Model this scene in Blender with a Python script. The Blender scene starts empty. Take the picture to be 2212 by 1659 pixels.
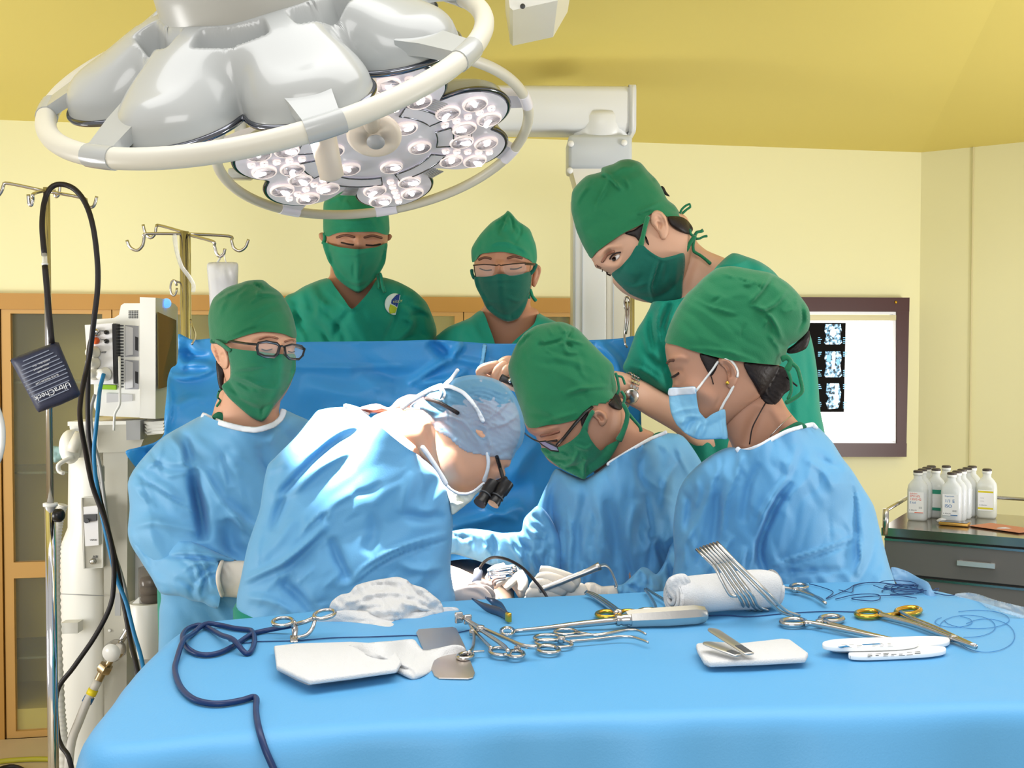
import bpy, bmesh, math, random
import numpy as np
from mathutils import Vector, Matrix, Quaternion
from mathutils.geometry import delaunay_2d_cdt

SC = bpy.context.scene
COL = SC.collection
# ---------------------------------------------------------------- camera, world, light, exposure
F, CX, CY, HZ, ZC = 2400.0, 1106.0, 829.5, 760.0, 1.42
PITCH = math.atan((CY - HZ) / F); CP, SP = math.cos(PITCH), math.sin(PITCH)
cam = bpy.data.cameras.new('camera'); cam.sensor_fit = 'HORIZONTAL'; cam.sensor_width = 36.0
cam.lens = F * 36.0 / 2212.0; cam.clip_start = 0.05
co = bpy.data.objects.new('camera', cam); COL.objects.link(co)
co.location = (0, 0, ZC); co.rotation_euler = (math.pi / 2 - PITCH, 0, 0)
SC.camera = co
world = bpy.data.worlds.new('world'); SC.world = world; world.use_nodes = True
bg = world.node_tree.nodes['Background']; bg.inputs['Color'].default_value = (1.0, 0.98, 0.95, 1); bg.inputs['Strength'].default_value = 0.55
SC.view_settings.view_transform = 'Standard'; SC.view_settings.look = 'None'
SC.view_settings.exposure = 0.12; SC.view_settings.gamma = 1.0; SC.view_settings.use_curve_mapping = False
SC.cycles.use_denoising = True
SC.cycles.max_bounces = 8; SC.cycles.transparent_max_bounces = 12
SC.cycles.sample_clamp_indirect = 4.0

def area(name, loc, aim, sx, sy, power, col=(1, 1, 1), spread=math.pi):
    l = bpy.data.lights.new(name, 'AREA'); l.shape = 'RECTANGLE'; l.size = sx; l.size_y = sy
    l.energy = power; l.color = col; l.spread = spread
    o = bpy.data.objects.new(name, l); COL.objects.link(o); o.location = loc
    o.rotation_euler = (Vector(aim) - Vector(loc)).to_track_quat('-Z', 'Y').to_euler()
    return o
def spot(name, loc, aim, deg, blend, power, rad, col=(1, 1, 1)):
    l = bpy.data.lights.new(name, 'SPOT'); l.energy = power; l.spot_size = math.radians(deg); l.spot_blend = blend
    l.shadow_soft_size = rad; l.color = col
    o = bpy.data.objects.new(name, l); COL.objects.link(o); o.location = loc
    o.rotation_euler = (Vector(aim) - Vector(loc)).to_track_quat('-Z', 'Y').to_euler()
    return o
# fluorescent panels of the room's ceiling, then the added fill lights
area('ceiling_panel_light', (0.2, 1.9, 5.2), (0.2, 2.3, 1.0), 8.0, 3.6, 300, (1.0, 0.985, 0.96))
area('front_fill_light', (-1.0, -9.0, 4.6), (-0.3, 3.4, 1.4), 7.0, 3.5, 400, (1.0, 0.985, 0.965))  # added fill from behind the camera; no window is known there
area('side_fill_uplight', (-3.1, 2.0, 0.9), (0.0, 3.75, 2.42), 0.8, 0.8, 21, (1.0, 0.985, 0.95), math.radians(110))  # added out of view to brighten the ceiling and back wall
area('side_fill_uplight', (3.1, 2.0, 0.9), (0.2, 3.75, 2.42), 0.8, 0.8, 21, (1.0, 0.985, 0.95), math.radians(110))  # the same added fill from the right-hand side

# ---------------------------------------------------------------- projection
def P(x, y, d):
    """World point seen at pixel (x, y) whose world Y is d."""
    vx = (x - CX) / F; vy = CP + SP * (CY - y) / F; vz = -SP + CP * (CY - y) / F
    t = d / vy
    return Vector((vx * t, d, ZC + vz * t))
def PA(xy, d):
    vx = (xy[:, 0] - CX) / F; u = (CY - xy[:, 1]) / F
    vy = CP + SP * u; vz = -SP + CP * u
    t = d / vy
    return np.stack([vx * t, d, ZC + vz * t], 1)
def onz(x, y, z):
    """World point seen at pixel (x, y) on the horizontal plane z."""
    vx = (x - CX) / F; vy = CP + SP * (CY - y) / F; vz = -SP + CP * (CY - y) / F
    t = (z - ZC) / vz
    return Vector((vx * t, vy * t, z))

# ---------------------------------------------------------------- materials
def s2l(c):
    return tuple((v / 255 / 12.92) if v / 255 <= 0.04045 else ((v / 255 + 0.055) / 1.055) ** 2.4 for v in c)
MATS = {}
def mat(name, rgb, rough=0.5, metal=0.0, spec=0.5, bump=0.0, bscale=200.0, sss=0.0, trans=0.0, emit=0.0, alpha=1.0, vary=0.0, vscale=6.0, ior=1.45, sheen=0.0, coat=0.0, rgb2=None, emitcol=None):
    if name in MATS: return MATS[name]
    m = bpy.data.materials.new(name); m.use_nodes = True; nt = m.node_tree; b = nt.nodes['Principled BSDF']
    c = (*s2l(rgb), 1)
    b.inputs['Base Color'].default_value = c; b.inputs['Roughness'].default_value = rough
    b.inputs['Metallic'].default_value = metal; b.inputs['Specular IOR Level'].default_value = spec
    b.inputs['IOR'].default_value = ior; b.inputs['Transmission Weight'].default_value = trans
    b.inputs['Alpha'].default_value = alpha; b.inputs['Sheen Weight'].default_value = sheen; b.inputs['Coat Weight'].default_value = coat
    if sss > 0:
        b.inputs['Subsurface Weight'].default_value = sss; b.inputs['Subsurface Radius'].default_value = (0.012, 0.005, 0.003)
        b.inputs['Subsurface Scale'].default_value = 1.0
    if emit > 0:
        b.inputs['Emission Color'].default_value = (*s2l(emitcol or rgb), 1); b.inputs['Emission Strength'].default_value = emit
    if bump > 0 or vary > 0:
        tc = nt.nodes.new('ShaderNodeTexCoord')
    if bump > 0:
        n = nt.nodes.new('ShaderNodeTexNoise'); n.inputs['Scale'].default_value = bscale; n.inputs['Detail'].default_value = 4
        nt.links.new(tc.outputs['Object'], n.inputs['Vector'])
        bp = nt.nodes.new('ShaderNodeBump'); bp.inputs['Strength'].default_value = bump; bp.inputs['Distance'].default_value = 0.002
        nt.links.new(n.outputs['Fac'], bp.inputs['Height']); nt.links.new(bp.outputs['Normal'], b.inputs['Normal'])
    if vary > 0:
        n = nt.nodes.new('ShaderNodeTexNoise'); n.inputs['Scale'].default_value = vscale; n.inputs['Detail'].default_value = 3
        nt.links.new(tc.outputs['Object'], n.inputs['Vector'])
        r = nt.nodes.new('ShaderNodeMix'); r.data_type = 'RGBA'
        r.inputs['A'].default_value = c
        c2 = rgb2 or tuple(max(0, v * (1 - vary)) for v in rgb)
        r.inputs['B'].default_value = (*s2l(c2), 1)
        nt.links.new(n.outputs['Fac'], r.inputs['Factor']); nt.links.new(r.outputs['Result'], b.inputs['Base Color'])
    MATS[name] = m
    return m
M_gown = mat('gown_fabric', (104, 169, 214), 0.52, spec=0.28, bump=0.12, bscale=350, sheen=0.1)
M_drape = mat('drape_fabric', (52, 146, 214), 0.40, spec=0.45, bump=0.1, bscale=300)
M_table = mat('table_cover_fabric', (92, 162, 212), 0.45, spec=0.4, bump=0.15, bscale=420)
M_cap = mat('cap_cotton', (30, 116, 76), 0.75, spec=0.25, bump=0.3, bscale=500, sheen=0.2)
M_mask = mat('mask_cotton', (34, 118, 84), 0.78, spec=0.25, bump=0.3, bscale=500, sheen=0.2)
M_mask2 = mat('dark_mask_cotton', (14, 98, 84), 0.78, spec=0.25, bump=0.3, bscale=500, sheen=0.2)
M_cap2 = mat('teal_cap_cotton', (28, 134, 102), 0.75, spec=0.25, bump=0.3, bscale=500, sheen=0.2)
M_scrub = mat('scrub_cotton', (12, 136, 114), 0.72, spec=0.25, bump=0.3, bscale=450, sheen=0.15)
M_skin = mat('skin', (220, 168, 138), 0.48, spec=0.4, bump=0.06, bscale=400, sss=0.12)
M_skinF = mat('warm_skin', (188, 140, 114), 0.48, spec=0.4, bump=0.06, bscale=400, sss=0.12)
M_skin2 = mat('tanned_skin', (190, 138, 110), 0.46, spec=0.4, bump=0.06, bscale=400, sss=0.12)
M_skin3 = mat('pale_skin', (210, 166, 140), 0.5, spec=0.35, bump=0.06, bscale=400, sss=0.12)
M_lip = mat('eyelid_skin', (150, 92, 78), 0.5, sss=0.1)
M_hair = mat('black_hair', (34, 26, 25), 0.5, spec=0.35, bump=0.3, bscale=260)
M_hair2 = mat('brown_hair', (92, 52, 46), 0.45, spec=0.5, bump=0.6, bscale=160)
M_lash = mat('lash_hair', (38, 22, 20), 0.6)
M_brow = mat('eyebrow_hair', (112, 76, 62), 0.8)
M_eye = mat('eye_white', (225, 218, 214), 0.25)
M_iris = mat('dark_iris', (30, 18, 14), 0.15)
M_white = mat('white_plastic', (232, 233, 230), 0.28, spec=0.5)
M_cream = mat('cream_plastic', (222, 219, 208), 0.35, spec=0.5)
M_cream2 = mat('ivory_rubber', (226, 214, 198), 0.42)
M_grey = mat('grey_plastic', (168, 170, 172), 0.4)
M_dgrey = mat('dark_grey_plastic', (70, 72, 76), 0.45)
M_black = mat('black_plastic', (18, 17, 18), 0.35)
M_rubber = mat('black_rubber', (26, 20, 22), 0.5)
M_steel = mat('steel', (196, 192, 188), 0.22, metal=1.0)
M_steel2 = mat('brushed_steel', (196, 194, 190), 0.36, metal=1.0, bump=0.05, bscale=300)
M_chrome = mat('chrome', (225, 225, 228), 0.08, metal=1.0)
M_gold = mat('gold_plating', (226, 178, 70), 0.22, metal=1.0)
M_gauze = mat('white_gauze', (208, 209, 210), 0.9, spec=0.15, bump=0.6, bscale=500)
M_glove = mat('latex_glove', (226, 217, 203), 0.42, spec=0.4, bump=0.15, bscale=150)
M_trim = mat('white_trim', (226, 232, 240), 0.7)
M_wood = mat('light_wood', (196, 146, 70), 0.45, bump=0.05, bscale=60, vary=0.10, vscale=3)
M_nude = mat('shoe_vinyl', (40, 44, 60), 0.5)

# ---------------------------------------------------------------- objects and naming
BASE = {}
def link(o): COL.objects.link(o); return o
def tag(o, label=None, cat=None, group=None, kind=None):
    if label: o['label'] = label
    if cat: o['category'] = cat
    if group: o['group'] = group
    if kind: o['kind'] = kind
    return o
def thing(name, label, cat, loc, group=None):
    o = link(bpy.data.objects.new(name, None)); o.location = loc; o.empty_display_size = 0.1
    BASE[o] = Vector(loc); return tag(o, label, cat, group)
def obj(name, geo, m, parent=None, smooth=True, label=None):
    """geo: one (verts, faces) pair or a list of them, in world coordinates -> ONE mesh object"""
    if isinstance(geo, tuple): geo = [geo]
    vs, fs, n = [], [], 0
    base = BASE.get(parent, Vector((0, 0, 0))) if parent else Vector((0, 0, 0))
    for g in geo:
        v = np.array([tuple(q) for q in g[0]], float).reshape(-1, 3) - np.array(base)
        vs.append(v); fs.extend([tuple(int(i) + n for i in f) for f in g[1]]); n += len(v)
    me = bpy.data.meshes.new(name); me.from_pydata(np.concatenate(vs).tolist(), [], fs); me.update()
    ms = m if isinstance(m, (list, tuple)) else [m]
    for x in ms: me.materials.append(x)
    if smooth: me.polygons.foreach_set('use_smooth', [True] * len(me.polygons))
    o = link(bpy.data.objects.new(name, me))
    if smooth == 'auto': autosmooth(o)
    if parent: o.parent = parent; BASE[o] = base
    if label: o['label'] = label
    return o
def autosmooth(o, ang=0.6):
    me = o.data; bm = bmesh.new(); bm.from_mesh(me)
    for e in bm.edges:
        if len(e.link_faces) == 2 and e.calc_face_angle(0) > ang: e.smooth = False
    bm.to_mesh(me); bm.free()
def struct(name, geo, m, smooth=False, parent=None):
    o = obj(name, geo, m, parent, smooth)
    if not parent: o['kind'] = 'structure'
    return o

# ---------------------------------------------------------------- geometry builders -> (verts, faces)
def catmull(p, n, closed=False):
    p = [Vector(q) for q in p]; out = []; L = len(p)
    for i in range(L if closed else L - 1):
        a, b, c, d = (p[(i - 1) % L] if closed or i else p[0]*2-p[1]), p[i], p[(i + 1) % L], (p[(i + 2) % L] if closed or i + 2 < L else p[L-1]*2-p[L-2])
        for k in range(n):
            t = k / n
            out.append(0.5 * ((2 * b) + (c - a) * t + (2 * a - 5 * b + 4 * c - d) * t * t + (3 * b - a - 3 * c + d) * t ** 3))
    if not closed: out.append(p[-1])
    return out
def tube(pts, r, n=8, sp=0, closed=False, flat=1.0, up=None):
    """Swept tube; r a number or one per point; flat squashes it along the frame's second axis."""
    pts = [Vector(q) for q in pts]
    if sp:
        m = len(pts)
        if not np.isscalar(r):
            rr = []
            for i in range(m if closed else m - 1):
                for k in range(sp): rr.append(r[i] + (r[(i + 1) % m] - r[i]) * k / sp)
            if not closed: rr.append(r[-1])
            r = rr
        pts = catmull(pts, sp, closed)
    m = len(pts); rs = [r] * m if np.isscalar(r) else list(r)
    vs, fs = [], []; nrm = Vector(up) if up is not None else None
    for i in range(m):
        if closed: t = pts[(i + 1) % m] - pts[i - 1]
        else: t = pts[min(i + 1, m - 1)] - pts[max(i - 1, 0)]
        if t.length < 1e-9: t = Vector((0, 0, 1))
        t.normalize()
        if nrm is None: nrm = t.orthogonal()
        nrm = nrm - t * nrm.dot(t)
        if nrm.length < 1e-6: nrm = t.orthogonal()
        nrm.normalize(); b = t.cross(nrm)
        for k in range(n):
            a = 2 * math.pi * k / n
            vs.append(pts[i] + rs[i] * (math.cos(a) * nrm + flat * math.sin(a) * b))
    for i in range(m if closed else m - 1):
        j = (i + 1) % m
        for k in range(n):
            l = (k + 1) % n
            fs.append((i * n + k, i * n + l, j * n + l, j * n + k))
    if not closed:
        fs.append(tuple(range(n - 1, -1, -1))); fs.append(tuple((m - 1) * n + k for k in range(n)))
    return vs, fs
def capsule(a, b, ra, rb, n=10):
    a, b = Vector(a), Vector(b); t = (b - a).normalized()
    pts = [a - t * ra * 0.95, a - t * ra * .6, a, b, b + t * rb * .6, b + t * rb * 0.95]
    return tube(pts, [ra * .3, ra * .8, ra, rb, rb * .8, rb * .3], n)
def box(c, s, R=None, bev=0.0, seg=2):
    bm = bmesh.new(); bmesh.ops.create_cube(bm, size=1.0)
    for v in bm.verts: v.co = Vector((v.co.x * s[0], v.co.y * s[1], v.co.z * s[2]))
    if bev: bmesh.ops.bevel(bm, geom=list(bm.edges), offset=bev, segments=seg, affect='EDGES', profile=0.5)
    bm.verts.index_update()
    R = R or Matrix.Identity(3)
    v = [Vector(c) + R @ q.co for q in bm.verts]; f = [tuple(x.index for x in q.verts) for q in bm.faces]
    bm.free(); return v, f
def bar(a, b, w, h, up=(0, 0, 1), bev=0.0):
    """Box from a to b with width w and height h."""
    a, b = Vector(a), Vector(b); x = (b - a); L = x.length; x.normalize()
    y = Vector(up).cross(x)
    if y.length < 1e-6: y = Vector((0, 1, 0)).cross(x)
    y.normalize(); z = x.cross(y)
    R = Matrix((x, y, z)).transposed()
    return box((a + b) / 2, (L, w, h), R, bev)
def lathe(prof, o, ax=(0, 0, 1), n=24, a0=None):
    """prof: (radius, distance along ax) pairs."""
    o = Vector(o); ax = Vector(ax).normalized(); e1 = ax.orthogonal().normalized() if a0 is None else (Vector(a0) - ax * Vector(a0).dot(ax)).normalized(); e2 = ax.cross(e1)
    vs, fs = [], []
    for r, z in prof:
        for k in range(n):
            a = 2 * math.pi * k / n
            vs.append(o + ax * z + e1 * (r * math.cos(a)) + e2 * (r * math.sin(a)))
    for i in range(len(prof) - 1):
        for k in range(n):
            l = (k + 1) % n; fs.append((i * n + k, i * n + l, (i + 1) * n + l, (i + 1) * n + k))
    if prof[0][0] > 1e-6: fs.append(tuple(range(n - 1, -1, -1)))
    if prof[-1][0] > 1e-6: fs.append(tuple((len(prof) - 1) * n + k for k in range(n)))
    return vs, fs
def prism(poly, ext):
    """World polygon (list of Vector) extruded by the vector ext."""
    n = len(poly); ext = Vector(ext); v = [Vector(p) for p in poly]; v += [p + ext for p in v]
    f = [tuple(range(n)), tuple(range(2 * n - 1, n - 1, -1))]
    f += [(i, i + n, (i + 1) % n + n, (i + 1) % n) for i in range(n)]
    return v, f
def ellipsoid(c, r, R=None, nu=16, nv=10):
    R = R or Matrix.Identity(3); vs, fs = [], []
    for j in range(nv + 1):
        b = -math.pi / 2 + math.pi * j / nv
        for i in range(nu):
            a = 2 * math.pi * i / nu
            vs.append(Vector(c) + R @ Vector((r[0] * math.cos(a) * math.cos(b), r[1] * math.sin(a) * math.cos(b), r[2] * math.sin(b))))
    for j in range(nv):
        for i in range(nu):
            l = (i + 1) % nu; fs.append((j * nu + i, j * nu + l, (j + 1) * nu + l, (j + 1) * nu + i))
    return vs, fs
def text_geo(s, size, o, ex, ez, extr=0.0004, align='LEFT'):
    """Lettering as a mesh: o origin, ex reading direction, ez up direction."""
    c = bpy.data.curves.new('lettering', 'FONT'); c.body = s; c.size = size; c.extrude = extr; c.align_x = align; c.resolution_u = 3
    t = bpy.data.objects.new('lettering', c); COL.objects.link(t)
    dg = bpy.context.evaluated_depsgraph_get(); me = bpy.data.meshes.new_from_object(t.evaluated_get(dg))
    ex, ez = Vector(ex).normalized(), Vector(ez).normalized(); ey = ex.cross(ez)
    v = [Vector(o) + ex * q.co.x + ez * q.co.y - ey * q.co.z * -1 for q in me.vertices]
    f = [tuple(p.vertices) for p in me.polygons]
    bpy.data.objects.remove(t); bpy.data.curves.remove(c); bpy.data.meshes.remove(me)
    return v, f

# ---------------------------------------------------------------- noise
_rng = np.random.RandomState(7); _perm = np.concatenate([_rng.permutation(256)] * 2); _gr = np.stack([np.cos(np.arange(256) * 2.39996), np.sin(np.arange(256) * 2.39996)], 1)
def pn(x, y, seed=0):
    x = x + seed * 37.13; y = y + seed * 17.71
    xi = np.floor(x).astype(int); yi = np.floor(y).astype(int); xf = x - xi; yf = y - yi
    u = xf ** 3 * (xf * (xf * 6 - 15) + 10); v = yf ** 3 * (yf * (yf * 6 - 15) + 10)
    def g(ix, iy, dx, dy):
        h = _gr[_perm[(_perm[ix & 255] + iy) & 255]]; return h[..., 0] * dx + h[..., 1] * dy
    a = g(xi, yi, xf, yf); b = g(xi + 1, yi, xf - 1, yf); c = g(xi, yi + 1, xf, yf - 1); d = g(xi + 1, yi + 1, xf - 1, yf - 1)
    return (a + (b - a) * u) + ((c + (d - c) * u) - (a + (b - a) * u)) * v

# ---------------------------------------------------------------- rounded bodies from outlines
def resample(outline, step, smooth=True):
    pts = [Vector((o[0], o[1], 0)) for o in outline]; flags = [len(o) > 2 and bool(o[2]) for o in outline]
    out, fl = [], []; L = len(pts)
    for i in range(L):
        a, b, c, d = pts[i - 1], pts[i], pts[(i + 1) % L], pts[(i + 2) % L]
        n = max(1, int(round((c - b).length / step)))
        for k in range(n):
            t = k / n
            if smooth:
                q = 0.5 * ((2 * b) + (c - a) * t + (2 * a - 5 * b + 4 * c - d) * t * t + (3 * b - a - 3 * c + d) * t ** 3)
                q = q * 0.8 + (b + (c - b) * t) * 0.2
            else: q = b + (c - b) * t
            out.append((q.x, q.y)); fl.append(flags[i])
    return np.array(out), np.array(fl)
def seg_dist(p, a, b):
    """distance of points p to segments a->b: (N,S)"""
    ab = b - a; L2 = (ab ** 2).sum(1) + 1e-9
    ap = p[:, None] - a[None]
    t = np.clip((ap * ab[None]).sum(2) / L2, 0, 1)
    q = ap - t[..., None] * ab[None]
    return np.sqrt((q ** 2).sum(2)), t
def inside(p, poly):
    r = np.zeros(len(p), bool); n = len(poly); j = n - 1
    for i in range(n):
        xi, yi = poly[i]; xj, yj = poly[j]
        c = ((yi > p[:, 1]) != (yj > p[:, 1])) & (p[:, 0] < (xj - xi) * (p[:, 1] - yi) / (yj - yi + 1e-12) + xi)
        r ^= c; j = i
    return r
def depthfn(d):
    if callable(d): return d
    if np.isscalar(d): return lambda xy: np.full(len(xy), float(d))
    c = np.array(d, float)
    def f(xy):
        w = 1.0 / (((xy[:, None] - c[None, :, :2]) ** 2).sum(2) + 900.0) ** 1.5
        return (w * c[None, :, 2]).sum(1) / w.sum(1)
    return f
class Surf:
    def __init__(s, xy, f): s.xy, s.f = xy, f
    def __call__(s, xy):
        xy = np.asarray(xy, float).reshape(-1, 2); out = []
        for i in range(0, len(xy), 400):
            q = ((xy[i:i + 400, None] - s.xy[None]) ** 2).sum(2)
            k = min(4, q.shape[1] - 1); ix = np.argpartition(q, k, 1)[:, :k]
            w = 1 / (np.take_along_axis(q, ix, 1) + 0.5); out.append((w * s.f[ix]).sum(1) / w.sum(1))
        return np.concatenate(out)
    def at(s, x, y, off=0.0):
        return P(x, y, float(s([(x, y)])[0]) - off)
def stroke_bump(xy, strokes):
    out = np.zeros(len(xy))
    for st in strokes:
        pts = np.array(st[0], float); amp, w = st[1] * 1.6, st[2] * .9; mode = st[3] if len(st) > 3 else 'g'
        if len(pts) > 2: pts = np.array([q[:2] for q in catmull([(x, y, 0) for x, y in pts], 4)])
        lo, hi = pts.min(0) - 4 * w, pts.max(0) + 4 * w
        ix = np.nonzero(((xy >= lo) & (xy <= hi)).all(1))[0]
        if not len(ix): continue
        p = xy[ix]
        d, t = seg_dist(p, pts[:-1], pts[1:]); k = d.argmin(1); r = np.arange(len(p)); dd = d[r, k]
        L = np.sqrt(((pts[1:] - pts[:-1]) ** 2).sum(1)); cum = np.concatenate([[0], np.cumsum(L)])
        u = (cum[k] + t[r, k] * L[k]) / cum[-1]
        tap = np.clip(np.sin(np.pi * np.clip(u, 0, 1)), 0, 1) ** 0.6
        if mode == 'f': tap = np.ones_like(tap)
        if mode in 'gf': out[ix] += amp * tap * np.exp(-(dd / w) ** 2)
        elif mode == 's': out[ix] += amp * tap * np.exp(-dd / w)
        elif mode == 'e':
            a = pts[k]; b = pts[k + 1]; s = ((b[:, 0] - a[:, 0]) * (p[:, 1] - a[:, 1]) - (b[:, 1] - a[:, 1]) * (p[:, 0] - a[:, 0]))
            sd = np.sign(s) * dd
            out[ix] += amp * tap * np.exp(-np.maximum(sd, 0) / w) / (1 + np.exp(np.clip(-sd / 1.3, -30, 30)))
    return out
def wr_bump(xy, wrs):
    out = np.zeros(len(xy))
    for w in wrs:
        amp, sc, ang, stretch, seed = w[:5]; mode = w[5] if len(w) > 5 else 'b'
        ca, sa = math.cos(math.radians(ang)), math.sin(math.radians(ang))
        wx = 0.35 * pn(xy[:, 0] / (sc * 1.7), xy[:, 1] / (sc * 1.7), seed + 3); wy = 0.35 * pn(xy[:, 0] / (sc * 1.7), xy[:, 1] / (sc * 1.7), seed + 5)
        u = (xy[:, 0] * ca + xy[:, 1] * sa) / (sc * stretch) + wx; v = (-xy[:, 0] * sa + xy[:, 1] * ca) / sc + wy
        n = pn(u, v, seed)
        if mode == 'b': n = np.abs(n) * 2 - 0.5
        elif mode == 'r': n = 0.5 - np.abs(n) * 2
        elif mode == 't':
            q = v * .5 + 1.1 * pn(u * .6, v * .35, seed + 9); tri = np.abs(q - np.floor(q + .5)) * 4 - 1
            n = tri * np.clip(.55 + 1.3 * pn(u * .5 + 7, v * .3, seed + 13), 0, 1) * .5
        out += amp * n * (1.2 if mode == 'b' else 2.5 if mode == 't' else 1.6)
    return out
def rand_creases(bb, n, ang, spread, L, amp, w, seed, mode='s'):
    r = random.Random(seed); o = []
    for _ in range(n):
        x, y = r.uniform(bb[0], bb[2]), r.uniform(bb[1], bb[3]); a = math.radians(ang + r.uniform(-spread, spread)); l = r.uniform(*L) / 2
        b = r.uniform(-.25, .25)
        mx, my = x - math.sin(a) * l * b, y + math.cos(a) * l * b
        o.append(([(x - math.cos(a) * l, y - math.sin(a) * l), (mx, my), (x + math.cos(a) * l, y + math.sin(a) * l)], r.choice((-1, 1, 1)) * amp * r.uniform(.5, 1.2), w * r.uniform(.7, 1.4), mode))
    return o
def inflate(outline, d, k=1.0, hmax=None, kb=1.0, step=6.0, strokes=(), wr=(), smooth=True, back=True, sheet=None, hmul=None, over=None, gap=.006):
    """A rounded closed body whose outline, seen from the photograph's position, is the given pixel outline.
    d: distance (number, [(x, y, d)...] or function); k: roundness; hmax: largest half-thickness in metres.
    Edges flagged in the outline stay open (hem, neckline). Returns (verts, faces), front-surface sampler."""
    B, fl = resample(outline, step * 0.8, smooth); nb = len(B)
    lo, hi = B.min(0), B.max(0)
    gy = np.arange(lo[1] + step / 2, hi[1], step * 0.866)
    rows = []
    for i, y in enumerate(gy):
        gx = np.arange(lo[0] + (step / 2 if i & 1 else 0), hi[0], step); rows.append(np.stack([gx, np.full(len(gx), y)], 1))
    G = np.concatenate(rows) if rows else np.zeros((0, 2))
    G = G[inside(G, B)]
    keep = []
    for i in range(0, len(G), 2000):
        dd, _ = seg_dist(G[i:i + 2000], B, np.roll(B, -1, 0)); keep.append(dd.min(1) > step * 0.45)
    G = G[np.concatenate(keep)] if keep else G
    allp = np.concatenate([B, G])
    res = delaunay_2d_cdt([Vector(p) for p in allp.tolist()], [(i, (i + 1) % nb) for i in range(nb)], [], 1, 1e-4, True)
    xy = np.array([tuple(v) for v in res[0]]); tri = [f for f in res[2]]
    orig = res[3]
    T = np.array([t for t in tri if len(t) == 3], int)
    cen = xy[T].mean(1); T = T[inside(cen, B)]
    N = len(xy)
    isb = np.zeros(N, bool); opn = np.zeros(N, bool)
    op = fl & np.roll(fl, 1)
    for i, og in enumerate(orig):
        for j in og:
            if j < nb:
                isb[i] = True
                if op[j]: opn[i] = True
    # cotangent Laplacian, conjugate gradients
    I, J, W = [], [], []; A = np.zeros(N)
    for a, b, c in ((0, 1, 2), (1, 2, 0), (2, 0, 1)):
        pa, pb, pc = xy[T[:, a]], xy[T[:, b]], xy[T[:, c]]
        u, v = pa - pc, pb - pc
        cr = np.abs(u[:, 0] * v[:, 1] - u[:, 1] * v[:, 0]) + 1e-9
        cot = np.clip((u * v).sum(1) / cr, 0.02, 20) * 0.5
        I += [T[:, a], T[:, b]]; J += [T[:, b], T[:, a]]; W += [cot, cot]
        np.add.at(A, T[:, c], cr / 6)
    I, J, W = np.concatenate(I), np.concatenate(J), np.concatenate(W)
    dg = np.bincount(I, W, N); free = ~(isb & ~opn) & (dg > 0)
    def mul(x):
        r = dg * x - np.bincount(I, W * x[J], N); r[~free] = 0; return r
    b = 2.0 * A; b[~free] = 0; x = np.zeros(N); r = b.copy(); z = r / np.maximum(dg, 1e-9); p = z.copy(); rz = r @ z; r0 = math.sqrt(max(r @ r, 1e-12))
    for _ in range(600):
        ap = mul(p); al = rz / (p @ ap + 1e-20); x += al * p; r -= al * ap
        if math.sqrt(r @ r) < 1e-4 * r0: break
        z = r / np.maximum(dg, 1e-9); rn = r @ z; p = z + (rn / rz) * p; rz = rn
    hp = np.sqrt(np.maximum(x, 0)); hp[isb & ~opn] = 0
    D0 = depthfn(d)(xy)
    h = hp * k * D0 / F
    if hmul is not None: h = h * hmul(xy)
    if hmax: h = hmax * np.tanh(h / hmax)
    fade = np.clip(hp / 9.0, 0, 1)
    if sheet is not None: fade = np.ones(N); h[:] = 0
    bump = stroke_bump(xy, strokes) * fade + wr_bump(xy, wr) * fade
    front = D0 - h - bump
    for ov in (() if over is None else over if isinstance(over, tuple) else (over,)):
        m_ = inside(xy, ov.poly)
        if m_.any():
            lim = ov(xy[m_]) - gap - np.maximum(bump[m_], -.4 * gap); cur = front[m_]; q = np.clip(.5 + .5 * (cur - lim) / .012, 0, 1)
            front[m_] = np.where(isb[m_] & ~opn[m_], cur, cur + (lim - cur) * q - .012 * .5 * q * (1 - q))
    V = PA(xy, front); faces = [(t[0], t[1], t[2]) for t in T.tolist()]
    # orient the front towards the camera
    t0 = T[:50]; nn = np.cross(V[t0[:, 1]] - V[t0[:, 0]], V[t0[:, 2]] - V[t0[:, 0]])
    if (nn * V[t0[:, 0]]).sum() > 0: faces = [(a, c, b2) for a, b2, c in faces]
    verts = V
    if back or sheet is not None:
        bd = D0 + h * kb if sheet is None else front + sheet
        Vb = PA(xy, bd); shared = isb & ~opn & (sheet is None)
        ids = np.where(shared, np.arange(N), np.cumsum(~shared) - 1 + N)
        verts = np.concatenate([V, Vb[~shared]]); faces = faces + [(ids[a], ids[c], ids[b2]) for a, b2, c in faces]
        if sheet is not None:
            on = [i for i in range(N) if isb[i]]
            o2 = {}
            for i, og in enumerate(orig):
                for j in og:
                    if j < nb: o2[j] = i
            for j in range(nb):
                a, c = o2.get(j), o2.get((j + 1) % nb)
                if a is not None and c is not None and a != c: faces.append((a, c, ids[c], ids[a]))
    sf = Surf(xy, front); sf.poly = B
    return (verts, faces), sf
def strip(pts, w):
    """Pixel outline of a band of width w (number or per-point) along a pixel polyline."""
    p = [Vector((x, y)) for x, y in pts]; n = len(p); L, R = [], []
    for i in range(n):
        t = (p[min(i + 1, n - 1)] - p[max(i - 1, 0)]).normalized(); nr = Vector((-t.y, t.x)); ww = (w if np.isscalar(w) else w[i]) / 2
        L.append(p[i] + nr * ww); R.append(p[i] - nr * ww)
    return [(q.x, q.y) for q in L] + [(q.x, q.y) for q in reversed(R)]
def off(surf, o): return lambda xy: surf(xy) - o
def smin(*fs): return lambda xy: np.min([depthfn(f)(xy) for f in fs], 0)
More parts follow.
